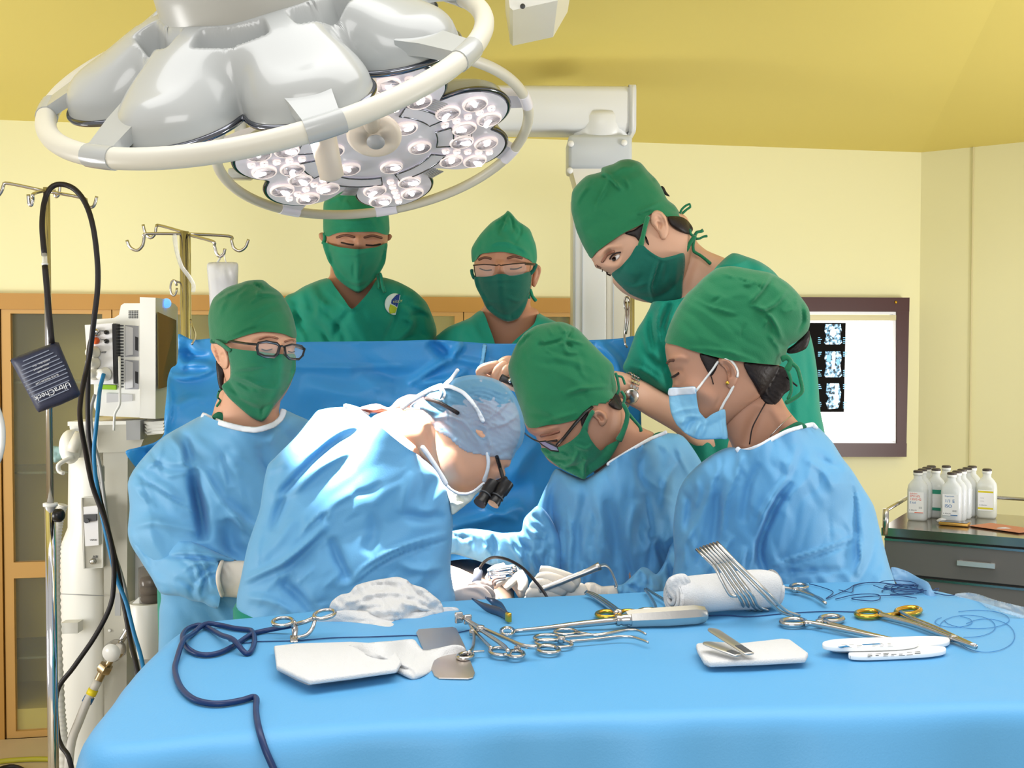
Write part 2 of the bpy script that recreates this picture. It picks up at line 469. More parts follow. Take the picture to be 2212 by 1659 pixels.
# ================================================================ ROOM SHELL
M_wall = mat('wall_paint', (236, 233, 190), 0.6, spec=0.3, bump=0.03, bscale=90)
M_ceil = mat('shaded_ceiling_yellow', (222, 206, 118), 0.6, spec=0.3, bump=0.03, bscale=90)  # the walls' yellow deepened: the ceiling's shade is put into the colour
M_floor = mat('floor_vinyl', (214, 196, 164), 0.35, bump=0.02, bscale=80, vary=0.06)
WA, WB = Vector((-1.871, 4.06, 0)), Vector((1.729, 4.72, 0)); ZT = 2.262
WU = (WB - WA).normalized(); WN = Vector((WU.y, -WU.x, 0))          # along the back wall; out of it, into the room
def onpl(x, y, o, n):
    c = Vector((0, 0, ZC)); r = P(x, y, 1.0) - c
    return c + r * ((Vector(o) - c).dot(n) / r.dot(n))
def W(x, y, off=0.0): return onpl(x, y, WA + WN * off, WN)
RU = Vector((0.813, -0.582, 0)); RN = Vector((-0.582, -0.813, 0))   # the angled right-hand wall
def RW(x, y, off=0.0): return onpl(x, y, WB + RN * off, RN)
def rectwall(a, b, z0, z1, n, th=-0.08):
    return prism([Vector((a.x, a.y, z0)), Vector((b.x, b.y, z0)), Vector((b.x, b.y, z1)), Vector((a.x, a.y, z1))], n * th)
fl = [Vector((-4.5, -1.5, 0)), Vector((4.5, -1.5, 0)), Vector((4.5, 5.6, 0)), Vector((-4.5, 5.6, 0))]
struct('floor', prism(fl, (0, 0, -0.05)), M_floor)
wl = WA - WU * 2.2
cabr = W(1262, 700)                                                   # where the built-in cabinet ends
zc_top = W(0, 634).z
struct('wall_back', [rectwall(wl, WB, zc_top - 0.012, ZT, WN), rectwall(Vector((cabr.x, cabr.y, 0)), WB, 0, zc_top - 0.012, WN)], M_wall)
re = WB + RU * 1.6
struct('wall_right', rectwall(WB, re, 0, ZT, RN), M_wall)
a, b = RW(2103, 340, 0.002), RW(2103, 1200, 0.002)
struct('trim_1', prism([Vector((a.x - .0025, a.y, 0)), Vector((a.x + .0025, a.y - .003, 0)), Vector((a.x + .0025, a.y - .003, ZT)), Vector((a.x - .0025, a.y, ZT))], RN * 0.004), mat('seam_sealant', (222, 214, 170), 0.6))
# sloped ceiling panels rising from the walls towards the middle of the room
sl = 0.12
def cz(p): return ZT + sl * min((p - WB).dot(WN), (p - WB).dot(RN))
BV = Vector((-0.219, -0.976, 0)); L = 2.35
k = WB + BV * (L / (BV.dot(WN))); l0 = wl + WN * L; r1 = re + RN * L
def up(p): q = Vector(p); q.z = ZT + sl * (L if q not in () else L); return q
zt2 = ZT + sl * L
q0 = [Vector((wl.x, wl.y, ZT)), Vector((WB.x, WB.y, ZT)), Vector((k.x, k.y, zt2)), Vector((l0.x, l0.y, zt2))]
q1 = [Vector((WB.x, WB.y, ZT)), Vector((re.x, re.y, ZT)), Vector((r1.x, r1.y, zt2)), Vector((k.x, k.y, zt2))]
struct('ceiling', [prism(q0, (0, 0, 0.06)), prism(q1, (0, 0, 0.06))], M_ceil)

# ================================================================ BUILT-IN CABINET
cab = thing('wall_cabinet', 'light wood built-in wall cabinet with glass doors and glass shelves along the back wall', 'cabinet', (W(60, 1600).x, W(60, 1600).y, 0))
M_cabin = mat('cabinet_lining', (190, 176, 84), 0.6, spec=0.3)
M_glass = mat('cabinet_glass', (235, 240, 232), 0.03, spec=0.5, alpha=0.06)
M_shelf = mat('glass_shelf', (120, 130, 96), 0.05, alpha=0.45)
def rail(x0, y0, x1, y1, off, th):
    return prism([W(x0, y0, off), W(x1, y0 + (x1 - x0) * .0105, off), W(x1, y1 + (x1 - x0) * .0105, off), W(x0, y1, off)], -WN * th)
zt_c = zc_top
cl = wl; cr = Vector((cabr.x, cabr.y, 0))
def wz(u, z, off=0.0): p = WA + WU * u + WN * off; return Vector((p.x, p.y, z))
def U(x): return (W(x, 800) - WA).dot(WU)
def slab(u0, u1, z0, z1, off, th): return prism([wz(u0, z0, off), wz(u1, z0, off), wz(u1, z1, off), wz(u0, z1, off)], -WN * th)
uL, uR = U(-230), U(1258)
zr = W(0, 668).z; zb0 = 0.0
back = [slab(uL, uR, 0.02, zt_c, -0.36, 0.02), slab(uL, uL + .02, 0, zt_c, 0, .36), slab(uR - .02, uR, 0, zt_c, 0, .36), slab(uL, uR, zt_c - .02, zt_c, 0, .36), slab(uL, uR, 0.02, 0.1, 0, .36)]
obj('carcass', back, M_cabin, cab, smooth=False)
obj('face_frame', [slab(uL, uR, zr, zt_c, 0.03, .05), slab(uL, uR, 0.0, W(60, 1597).z, 0.03, .05), slab(uL, U(4), 0, zt_c, 0.03, .05), slab(uR - .03, uR, 0, zt_c, .03, .05)], M_wood, cab, smooth=False)
M_wood2 = mat('door_frame_wood', (212, 166, 96), 0.4, bump=0.05, bscale=60, vary=0.1, vscale=3)
zm0, zm1 = W(60, 1246).z, W(60, 1212).z
zd1 = W(0, 668).z; zlow = W(60, 1592).z
edges = [U(6), U(245), U(500), U(745), U(1000), U(1248)]
for i in range(5):
    a, b = edges[i] + .002, edges[i + 1] - .002
    w = .032
    fr = [slab(a, a + w, zlow, zd1, .022, .03), slab(b - w, b, zlow, zd1, .022, .03), slab(a + w, b - w, zd1 - .016, zd1, .022, .03), slab(a + w, b - w, zlow, zlow + .03, .022, .03), slab(a + w, b - w, zm0, zm1, .022, .03)]
    d = obj('door', fr, M_wood2, cab, smooth=False)
    obj('glass_pane', [slab(a + w - .004, b - w + .004, zlow + .03, zd1 - .016, .008, .004)], M_glass, d, smooth=False)
    kb = wz(b - w * .5 if i % 2 == 0 else a + w * .5, zlow + .045, .022)
    obj('knob', lathe([(.004, 0), (.004, .012), (.011, .016), (.012, .022), (.008, .028), (0, .029)], kb, WN, 14), M_steel, d)
for py in (1017, 1410):
    z = W(80, py, -.1).z
    obj('shelf', slab(uL + .02, uR - .02, z - .004, z + .004, -.03, .3), M_shelf, cab, smooth=False)
z = W(80, 825, -.1).z
obj('shelf', slab(uL + .02, uR - .02, z - .004, z + .004, -.03, .3), M_shelf, cab, smooth=False)

# ================================================================ CEILING PENDANT (white arm and column)
pc = P(1302, 500, 3.55)
pend = thing('ceiling_pendant', 'white ceiling supply arm with square column hanging behind the blue drape', 'medical arm', (pc.x, 3.55, 0))
M_pend = mat('pendant_enamel', (226, 229, 232), 0.3, spec=0.5)
M_pend2 = mat('pendant_panel', (196, 203, 212), 0.35, spec=0.5)
M_pbol = mat('pendant_cap', (236, 238, 240), 0.3)
pd = 3.55; s = pd / F
aL, aR = P(1020, 240, pd), P(1366, 243, pd)
obj('arm', bar(aL, aR, .15, .142, bev=.025), M_pend, pend)
obj('arm_end_cap', bar(aR - Vector((.016, 0, 0)), aR + Vector((.002, 0, 0)), .155, .148, bev=.02), M_pend, pend)
j0 = P(1297, 288, pd)
obj('swivel', lathe([(.082, .055), (.086, .04), (.086, -.02), (.078, -.03), (.078, -.05)], j0, (0, 0, 1), 28), M_pend, pend)
b0 = P(1292, 338, pd)
obj('head_box', box(b0, (.198, .18, .105), bev=.012), M_pend2, pend)
for (x, y) in ((1233, 311), (1348, 309), (1231, 369), (1350, 369)):
    q = P(x, y, pd - .09); obj('cap', lathe([(.010, 0), (.010, .005), (.007, .008), (0, .009)], q, (0, -1, 0), 14), M_pbol, pend)
t0 = P(1292, 373, pd); t1 = P(1302, 428, pd)
obj('taper', prism([Vector((t0.x - .088, pd - .08, t0.z)), Vector((t0.x + .088, pd - .08, t0.z)), Vector((t0.x + .075, pd - .08, t1.z)), Vector((t0.x - .065, pd - .08, t1.z))], (0, .16, 0)), M_cream, pend, smooth=False)
c0, c1 = P(1237, 425, pd - .07), P(1310, 425, pd - .07)
zb = 0.55
obj('column', [box(((c0.x + c1.x) / 2, pd, (t1.z + zb) / 2), (c1.x - c0.x, .14, t1.z - zb), bev=.006)], M_pend, pend, smooth='auto')
c2 = P(1368, 640, pd)
obj('service_channel', [box(((c1.x + c2.x) / 2 + .002, pd + .02, (t1.z + zb) / 2 - .1), (c2.x - c1.x, .10, t1.z - zb - .2), bev=.01)], M_cream, pend, smooth='auto')
for x in (1243, 1258, 1325):
    q = P(x, 640, pd - .072 if x < 1310 else pd - .032)
    obj('groove', box((q.x, q.y, (t1.z + zb) / 2 - (0 if x < 1310 else .1)), (.003, .003, t1.z - zb - (.01 if x < 1310 else .21))), M_pend2, pend, smooth=False)
# top-right corner: end of another ceiling fixture
cf = thing('ceiling_fixture', 'white corner of a ceiling fixture at the top edge of the picture', 'ceiling fixture', P(1150, -20, 2.6))
p0 = P(1112, 19, 2.6)
pg = [P(1090, -60, 2.6), P(1098, -8, 2.6), P(1101, 16, 2.6), P(1108, 22, 2.6), P(1205, 1, 2.6), P(1240, -60, 2.6)]
obj('housing', prism(pg, (0, .3, 0)), M_white, cf, smooth=False)
obj('screw', lathe([(.006, 0), (.006, .003), (0, .004)], P(1129, 14, 2.598), (0, -1, 0), 12), M_dgrey, cf)
hz = P(1150, -50, 2.6).z
obj('mounting_stem', tube([P(1160, -58, 2.75), Vector((P(1160, -58, 2.75).x, 2.75, 2.505))], .03, 12), M_white, cf)

# ================================================================ LIGHT BOX with films
lb = thing('film_viewer', 'dark framed glowing x-ray light box on the back wall', 'light box', W(1760, 815))
M_lbf = mat('viewer_frame', (66, 26, 20), 0.35, bump=0.05, bscale=120)
M_lbm = mat('viewer_metal', (222, 222, 224), 0.35, metal=0.3)
M_lbg = mat('viewer_glow', (255, 255, 255), 0.5, emit=1.5)
def WR(x0, y0, x1, y1, off, th): return prism([W(x0, y0, off), W(x1, y0 + 0.004 * (x1 - x0), off), W(x1 - 7 * (y1 - y0) / 344, y1, off), W(x0, y1, off)], -WN * th)
X0, X1, Y0, Y1 = 1500, 1965, 641, 987
obj('frame', [WR(X0, Y0, X1, 673, .05, .05), WR(X0, 956, X1 - 6, Y1, .05, .05), WR(1937, 673, X1 - 1, 958, .05, .05), WR(X0, 673, X0 + 40, 958, .05, .05)], M_lbf, lb, smooth=False)
obj('inner_frame', [WR(X0 + 40, 672, 1942, 679, .045, .03), WR(X0 + 40, 952, 1937, 959, .045, .03), WR(1929, 679, 1941, 956, .045, .03)], M_lbm, lb, smooth=False)
obj('clip_rail', [WR(X0 + 40, 679, 1936, 692, .055, .03), WR(X0 + 40, 681, 1936, 683, .057, .004)], [mat('viewer_rail', (196, 188, 150), .4, metal=.3)], lb, smooth=False)
obj('glow_panel', WR(X0 + 40, 679, 1934, 956, .02, .015), M_lbg, lb, smooth=False)
obj('screw', lathe([(.006, 0), (.006, .003), (0, .004)], W(1935, 653, .05), WN, 12), M_gold, lb)
def scanmat():
    m = bpy.data.materials.new('scan_image'); m.use_nodes = True; nt = m.node_tree; b = nt.nodes['Principled BSDF']
    tc = nt.nodes.new('ShaderNodeTexCoord'); n = nt.nodes.new('ShaderNodeTexNoise'); n.inputs['Scale'].default_value = 75; n.inputs['Detail'].default_value = 5
    nt.links.new(tc.outputs['Object'], n.inputs['Vector'])
    r = nt.nodes.new('ShaderNodeValToRGB'); e = r.color_ramp.elements
    e[0].position = .40; e[0].color = (.01, .012, .016, 1); e[1].position = .62; e[1].color = (.9, .97, 1, 1)
    k = e.new(.50); k.color = (.16, .38, .55, 1)
    nt.links.new(n.outputs['Fac'], r.inputs['Fac']); nt.links.new(r.outputs['Color'], b.inputs['Emission Color'])
    b.inputs['Emission Strength'].default_value = 1.5; b.inputs['Base Color'].default_value = (.01, .01, .01, 1); return m
M_scan = scanmat()
M_film = mat('film_base', (12, 10, 10), 0.6, spec=.1)
M_scanw = mat('scan_bright', (225, 242, 252), .4, emit=1.1)
M_scanb = mat('scan_blue', (120, 180, 215), .4, emit=.7)
xf = thing('xray_film', 'black film of three rows of bluish body scans clipped in the light box', 'x-ray film', W(1780, 890, .03))
obj('film_sheet', WR(1660, 697, 1827, 890, .026, .002), M_film, xf, smooth=False)
def wpoly(pts, off): return prism([W(x, y, off) for x, y in pts], WN * .0006)
rows = [(699, 744), (758, 815), (828, 884)]
for ri, (ya, yb) in enumerate(rows):
    for cxm in (1722, 1800) if ri < 3 else ():
        if ri == 2:
            body = [(cxm - 14, ya), (cxm + 12, ya), (cxm + 17, ya + 20), (cxm + 14, yb - 12), (cxm + 10, yb - 2), (cxm - 12, yb), (cxm - 16, yb - 14), (cxm - 9, yb - 24), (cxm - 16, ya + 22)]
        else:
            body = [(cxm - 17, ya + 1), (cxm + 16, ya + 1), (cxm + 18, ya + 16), (cxm + 15, (ya + yb) / 2 + 4), (cxm + 19, yb - 4), (cxm + 14, yb), (cxm - 16, yb), (cxm - 20, yb - 4), (cxm - 15, (ya + yb) / 2 + 4), (cxm - 19, ya + 16)]
        sc = obj('scan', wpoly(body, .0275), M_scan, xf, smooth=False)
        if ri == 0: hl = [[(cxm - 6, ya + 14), (cxm + 3, ya + 12), (cxm + 7, ya + 22), (cxm, ya + 30), (cxm - 7, ya + 24)]]
        elif ri == 1: hl = [[(cxm - 3, ya + 4), (cxm + 5, ya + 2), (cxm + 4, ya + 22), (cxm + 2, yb - 18), (cxm - 4, yb - 17), (cxm - 2, ya + 22)], [(cxm + 6, ya + 18), (cxm + 13, ya + 18), (cxm + 14, ya + 28), (cxm + 8, ya + 32)], [(cxm - 14, ya + 8), (cxm - 5, ya + 10), (cxm - 6, ya + 24), (cxm - 15, ya + 22)]]
        else: hl = [[(cxm + 4, ya), (cxm + 11, ya + 2), (cxm + 10, ya + 22), (cxm + 12, yb - 16), (cxm + 5, yb - 6), (cxm + 3, ya + 24)]]
        obj('highlight', [wpoly(q, .0283) for q in hl[:1]], M_scanw, xf, smooth=False)
        if hl[1:]: obj('organ', [wpoly(q, .0283) for q in hl[1:]], M_scanb, xf, smooth=False)
        tx = []
        rr = random.Random(ri * 9 + cxm)
        for i in range(5):
            for sx in (-33, 21):
                w = rr.uniform(4, 9); y = yb - 2 - i * 4; 
                if i < 4: tx.append(wpoly([(cxm + sx, y - 1.6), (cxm + sx + w, y - 1.6), (cxm + sx + w, y), (cxm + sx, y)], .0275))
                if ri and i < 3: tx.append(wpoly([(cxm + sx, ya + 2 + i * 4), (cxm + sx + w, ya + 2 + i * 4), (cxm + sx + w, ya + 4 + i * 4), (cxm + sx, ya + 4 + i * 4)], .0275))
        obj('caption_mark', tx, M_scanb, xf, smooth=False)

# ================================================================ STEEL CART with drawers
CZ = 0.95
ca = onz(1908, 1139, CZ); cu = (onz(2212, 1163, CZ) - ca); cu.z = 0; cu.normalize(); cv = Vector((-cu.y, cu.x, 0))
cart = thing('instrument_cart', 'stainless steel drawer cart with a guard rail standing against the right wall', 'cart', (ca.x, ca.y, 0))
M_cart = mat('cart_steel', (112, 109, 106), 0.36, metal=0.15, bump=0.04, bscale=200)
M_cartt = mat('cart_top_steel', (176, 168, 150), 0.16, metal=0.9)
def cp(u, v, z): q = ca + cu * u + cv * v; return Vector((q.x, q.y, z))
def cbox(u0, u1, v0, v1, z0, z1): return prism([cp(u0, v0, z0), cp(u1, v0, z0), cp(u1, v1, z0), cp(u0, v1, z0)], (0, 0, z1 - z0))
CWID, CDEP = .62, .42
obj('top', cbox(-.004, CWID + .004, -.004, CDEP, CZ - .022, CZ), M_cartt, cart, smooth=False)
obj('body', cbox(0, CWID, .02, CDEP - .005, .12, CZ - .022), M_cart, cart, smooth=False)
dz = [CZ - .026]
for i in range(5):
    z1 = CZ - .028 - i * .098 * 1.0; z0 = z1 - .092
    d = obj('drawer', [cbox(.004, CWID - .004, .0, .02, z0, z1)], M_cart, cart, smooth=False)
    obj('drawer_lip', cbox(.004, CWID - .004, -.004, .0, z1 - .006, z1), M_steel, d, smooth=False)
    hu = .235
    obj('handle', [cbox(hu - .045, hu + .045, -.022, -.012, (z0 + z1) / 2 - .006, (z0 + z1) / 2 + .006), cbox(hu - .042, hu - .034, -.014, 0, (z0 + z1) / 2 - .005, (z0 + z1) / 2 + .005), cbox(hu + .034, hu + .042, -.014, 0, (z0 + z1) / 2 - .005, (z0 + z1) / 2 + .005)], mat('handle_metal', (226, 228, 230), .25, metal=.6), d, smooth=False)
rh = .05
for gr_ in ([tube([cp(.006, .0, CZ - .02), cp(.006, .0, CZ + rh)], .008, 10), tube([cp(.006, .0, CZ + rh - .005), cp(.006, CDEP - .02, CZ + rh)], .005, 8), tube([cp(.006, CDEP - .02, CZ), cp(.006, CDEP - .02, CZ + rh)], .006, 8)], [tube([cp(.22, CDEP - .02, CZ + rh), cp(CWID, CDEP - .02, CZ + rh)], .005, 8), tube([cp(.22, CDEP - .02, CZ), cp(.22, CDEP - .02, CZ + rh)], .005, 8), tube([cp(CWID, CDEP - .02, CZ), cp(CWID, CDEP - .02, CZ + rh)], .006, 8)]): obj('guard_rail', gr_, M_steel, cart)
for u in (.05, CWID - .05):
    for v in (.06, CDEP - .06):
        q = cp(u, v, .06)
        w = obj('caster', [lathe([(.001, -.012), (.05, -.012), (.058, -.006), (.058, .006), (.05, .012), (.001, .012)], q - Vector((0, 0, .002)), cu, 18), tube([q, q + Vector((0, 0, .07))], .01, 8)], M_black, cart)
# bottles
M_bot = mat('infusion_bottle', (238, 242, 244), 0.12, spec=0.5, trans=0.0, alpha=0.62)
M_liq = mat('bottle_saline', (226, 236, 240), 0.2, alpha=0.75)
M_liqy = mat('bottle_yellow_solution', (226, 226, 150), 0.2, alpha=0.8)
M_stop = mat('bottle_stopper', (74, 66, 62), .4)
def rrect(o, w, dpt, z, n=20, p=3.2):
    r = []
    for i in range(n):
        a = 2 * math.pi * i / n; c, s_ = math.cos(a), math.sin(a)
        r.append(o + cu * (w * math.copysign(abs(c) ** (2 / p), c)) + cv * (dpt * math.copysign(abs(s_) ** (2 / p), s_)) + Vector((0, 0, z)))
    return r
def loftrings(rings):
    vs = [p for r in rings for p in r]; n = len(rings[0]); fs = []
    for i in range(len(rings) - 1):
        for k in range(n):
            l = (k + 1) % n; fs.append((i * n + k, i * n + l, (i + 1) * n + l, (i + 1) * n + k))
    fs.append(tuple(range(n - 1, -1, -1))); fs.append(tuple((len(rings) - 1) * n + k for k in range(n)))
    return vs, fs
def bottle(px, py, label, group, kind, H=.139):
    o = onz(px, py, CZ + .0005)
    t = thing('infusion_bottle', label, 'bottle', o, group)
    w, dp = .0272, .0208
    prof = [(.0, .88, 3.2), (.006, .98, 3.2), (.018, 1, 3.2), (H * .60, 1, 3.2), (H * .70, .93, 3), (H * .77, .72, 2.4), (H * .83, .42, 2), (H * .92, .40, 2)]
    obj('bottle_body', loftrings([rrect(o, w * s_, dp * s_ if s_ > .5 else w * s_, z, 20, p) for z, s_, p in prof]), M_bot, t)
    obj('liquid', loftrings([rrect(o, w * s_ * .93, dp * s_ * .93, z, 20, p) for z, s_, p in [(.003, .88, 3.2), (.018, 1, 3.2), (H * .55, 1, 3.2), (H * .62, .95, 3)]]), M_liqy if kind == 'yellow' else M_liq, t)
    obj('collar', lathe([(.0125, H * .9), (.013, H * .955)], o, (0, 0, 1), 16), M_white, t)
    obj('stopper', lathe([(.0125, H * .955), (.0125, H * .99), (.010, H), (0, H)], o, (0, 0, 1), 16), M_stop, t)
    yb, yt = .022, H * .58
    fc = -cv * (dp + .0008)
    def lp(u, z): return o + cu * u + fc + Vector((0, 0, z))
    def lq(u0, u1, z0, z1, e=.0003): return prism([lp(u0, z0), lp(u1, z0), lp(u1, z1), lp(u0, z1)], -cv * e)
    M_lab = mat('bottle_label_paper', (244, 245, 246), .6)
    if kind == 'plain': obj('label', lq(-.019, .019, yb, yt), M_lab, t, smooth=False); return t
    lab = obj('label', lq(-.020, .020, yb, yt), M_lab, t, smooth=False)
    def T(s_, size, u, z, m): obj('lettering', text_geo(s_, size, lp(u, z) - cv * .0006, cu, (0, 0, 1), .0001), m, lab, smooth=False)
    mo, mb, my = mat('orange_ink', (226, 96, 62), .6), mat('blue_ink', (24, 108, 176), .6), mat('grey_ink', (110, 116, 122), .6)
    if kind == 'iso':
        T('1/1 E', .0125, -.014, .058, mb); T('ISO', .0125, -.014, .044, mb); T('B. BRAUN', .0045, -.018, .026, my)
        T('|||||||', .006, .006, .034, my); obj('label_stripe', lq(.001, .019, .0225, .0245, .0006), mb, lab, smooth=False)
        T('Ringerfundin', .0048, -.014, .0735, mb)
    elif kind == 'orange':
        T('Volulyte', .006, -.017, .074, mo); T('SPH 6%', .0088, -.017, .066, mo); T('130/0.42', .0088, -.017, .057, mo); T('E tol', .0088, -.017, .048, mb)
        T('B. BRAUN', .0045, -.018, .028, my); obj('label_stripe', lq(-.004, .019, .0225, .0245, .0006), mo, lab, smooth=False); T('||||||', .006, .007, .036, my)
    elif kind == 'green':
        mg = mat('green_ink', (48, 148, 122), .6)
        obj('label_stripe', lq(-.020, .020, yt - .012, yt, .0006), mg, lab, smooth=False); obj('label_stripe', lq(-.020, .020, yb, yb + .008, .0006), mg, lab, smooth=False)
        T('::::::::', .006, -.014, .044, my); T(':::::', .006, -.014, .036, mb)
    elif kind == 'yellow':
        mk = mat('yellow_ink', (222, 206, 40), .6)
        obj('label_stripe', lq(-.020, .020, yt - .008, yt - .003, .0006), mk, lab, smooth=False); obj('label_stripe', lq(-.020, .020, yb + .004, yb + .009, .0006), mk, lab, smooth=False)
        T('::::::::', .006, -.014, .056, my); T('::::::::', .006, -.014, .047, my); T('B. BRAUN', .0045, -.016, .036, my)
    return t
bottle(1982, 1123, 'infusion bottle with orange and blue print, front of the left row on the cart', 'infusion bottles on the cart', 'orange')
G1 = 'clear infusion bottle lined up behind the one with orange print'
for i in range(1, 4): 
    q = onz(1982, 1123, CZ) + cv * .052 * i + cu * .001 * i
    bottle(1982 + 9.5 * i, 1123 - 5.0 * i, G1, 'infusion bottles behind the orange labelled one', 'plain')
bottle(2021, 1117, 'infusion bottle with green and white label between the two front rows', 'infusion bottles on the cart', 'green')
bottle(2043, 1108, 'infusion bottle standing directly behind the green labelled bottle', 'infusion bottles on the cart', 'plain')
bottle(2055, 1129, 'infusion bottle lettered 1/1 E ISO in blue, front of the middle row', 'infusion bottles on the cart', 'iso')
for i in range(1, 5): bottle(2055 + 11 * i, 1129 - 5.0 * i, 'clear infusion bottle lined up behind the one lettered 1/1 E ISO', 'infusion bottles behind the blue lettered one', 'plain')
bottle(2131, 1118, 'yellow labelled infusion bottle standing alone at the right', 'infusion bottles on the cart', 'yellow')
q = onz(2062, 1134, CZ + .001)
ph = thing('smartphone', 'flat phone with gold edge lying on the cart in front of the bottles', 'phone', q)
obj('phone_body', box(q + Vector((0, 0, .0045)), (.075, .045, .008), Matrix((cu, cv, Vector((0, 0, 1)))).transposed(), .002), mat('phone_gold', (206, 160, 84), .3, metal=.6), ph)
obj('screen', box(q + Vector((0, 0, .0089)), (.068, .040, .0012), Matrix((cu, cv, Vector((0, 0, 1)))).transposed()), mat('phone_screen', (60, 52, 44), .1), ph, smooth=False)
q = onz(2035, 1123, CZ + .001)
tis = thing('crumpled_tissue', 'small crumpled white tissue on the cart by the bottles', 'tissue', q)
g, _ = inflate([(2022, 1127), (2026, 1121), (2034, 1118), (2043, 1121), (2047, 1127), (2036, 1130)], q.y - .06, 1.0, .008, step=3, wr=[(.002, 8, 30, 1, 3)])
obj('tissue', g, M_gauze, tis)
q = onz(2150, 1143, CZ + .001)
pp = thing('paper_sheaf', 'reddish paper sheaf lying along the right front of the cart', 'paper', q)
rp = random.Random(2)
obj('sheets', [prism([onz(2092, 1136, CZ + .001 + i * .0012) + cu * .002 * i, onz(2200, 1151 , CZ + .001 + i * .0012), onz(2260, 1147, CZ + .001 + i * .0012), onz(2140, 1130, CZ + .001 + i * .0012)], (0, 0, .001)) for i in range(3)], mat('red_paper', (206, 140, 112), .7), pp, smooth=False)
obj('crumpled_tissue_sheet', inflate([(2150, 1143), (2158, 1139), (2175, 1139), (2192, 1144), (2180, 1148), (2160, 1147)], q.y - .01, .8, .006, step=3, wr=[(.0015, 8, 10, 1, 4)])[0], M_gauze, pp)
# ================================================================ SURGICAL LAMPS
LR = 0.38
M_lampw = mat('lamp_enamel', (176, 179, 178), 0.22, spec=0.5, coat=0.3)
M_lampg = mat('lamp_hub_enamel', (178, 179, 174), 0.3, spec=0.5)
M_ring = mat('lamp_ring_plastic', (214, 211, 198), 0.38, spec=0.45)
M_edge = mat('lamp_chrome_edge', (120, 122, 130), 0.12, metal=1.0)
M_plate = mat('lamp_plate_added_glow', (218, 216, 226), 0.2, spec=0.5, emit=.16)  # weak glow added to brighten plate, windows and arms seen from below
M_bowl = mat('lens_reflector', (112, 122, 138), 0.15, metal=1.0)
M_rim = mat('lens_rim_glow', (255, 240, 236), 0.4, emit=0.35)
M_led = mat('led_glow', (255, 250, 248), 0.4, emit=7.0)
class Disc:
    def __init__(s, c, n):
        s.c = Vector(c); s.n = Vector(n).normalized(); s.e1 = s.n.cross(Vector((0, 1, 0))).normalized(); s.e2 = s.n.cross(s.e1)
    def p(s, r, deg, h=0.0):
        a = math.radians(deg); return s.c + s.e1 * (r * math.cos(a)) + s.e2 * (r * math.sin(a)) + s.n * h
    def dirs(s, deg):
        a = math.radians(deg); return s.e1 * math.cos(a) + s.e2 * math.sin(a), s.e2 * math.cos(a) - s.e1 * math.sin(a)
def rho(deg, pet, A=.635, Bq=.268, core=.565):
    v = core
    for p in pet:
        d = math.radians((deg - p + 180) % 360 - 180)
        q = Bq ** 2 - (A * math.sin(d)) ** 2
        if q > 0 and math.cos(d) > 0: v = max(v, A * math.cos(d) + math.sqrt(q))
    return v
def outline_r(pet, n=420):
    r = np.array([rho(360 * i / n, pet) for i in range(n)])
    for _ in range(5): r = 0.25 * np.roll(r, 1) + 0.5 * r + 0.25 * np.roll(r, -1)
    return r * LR
def ss(t): t = np.clip(t, 0, 1); return t * t * (3 - 2 * t)
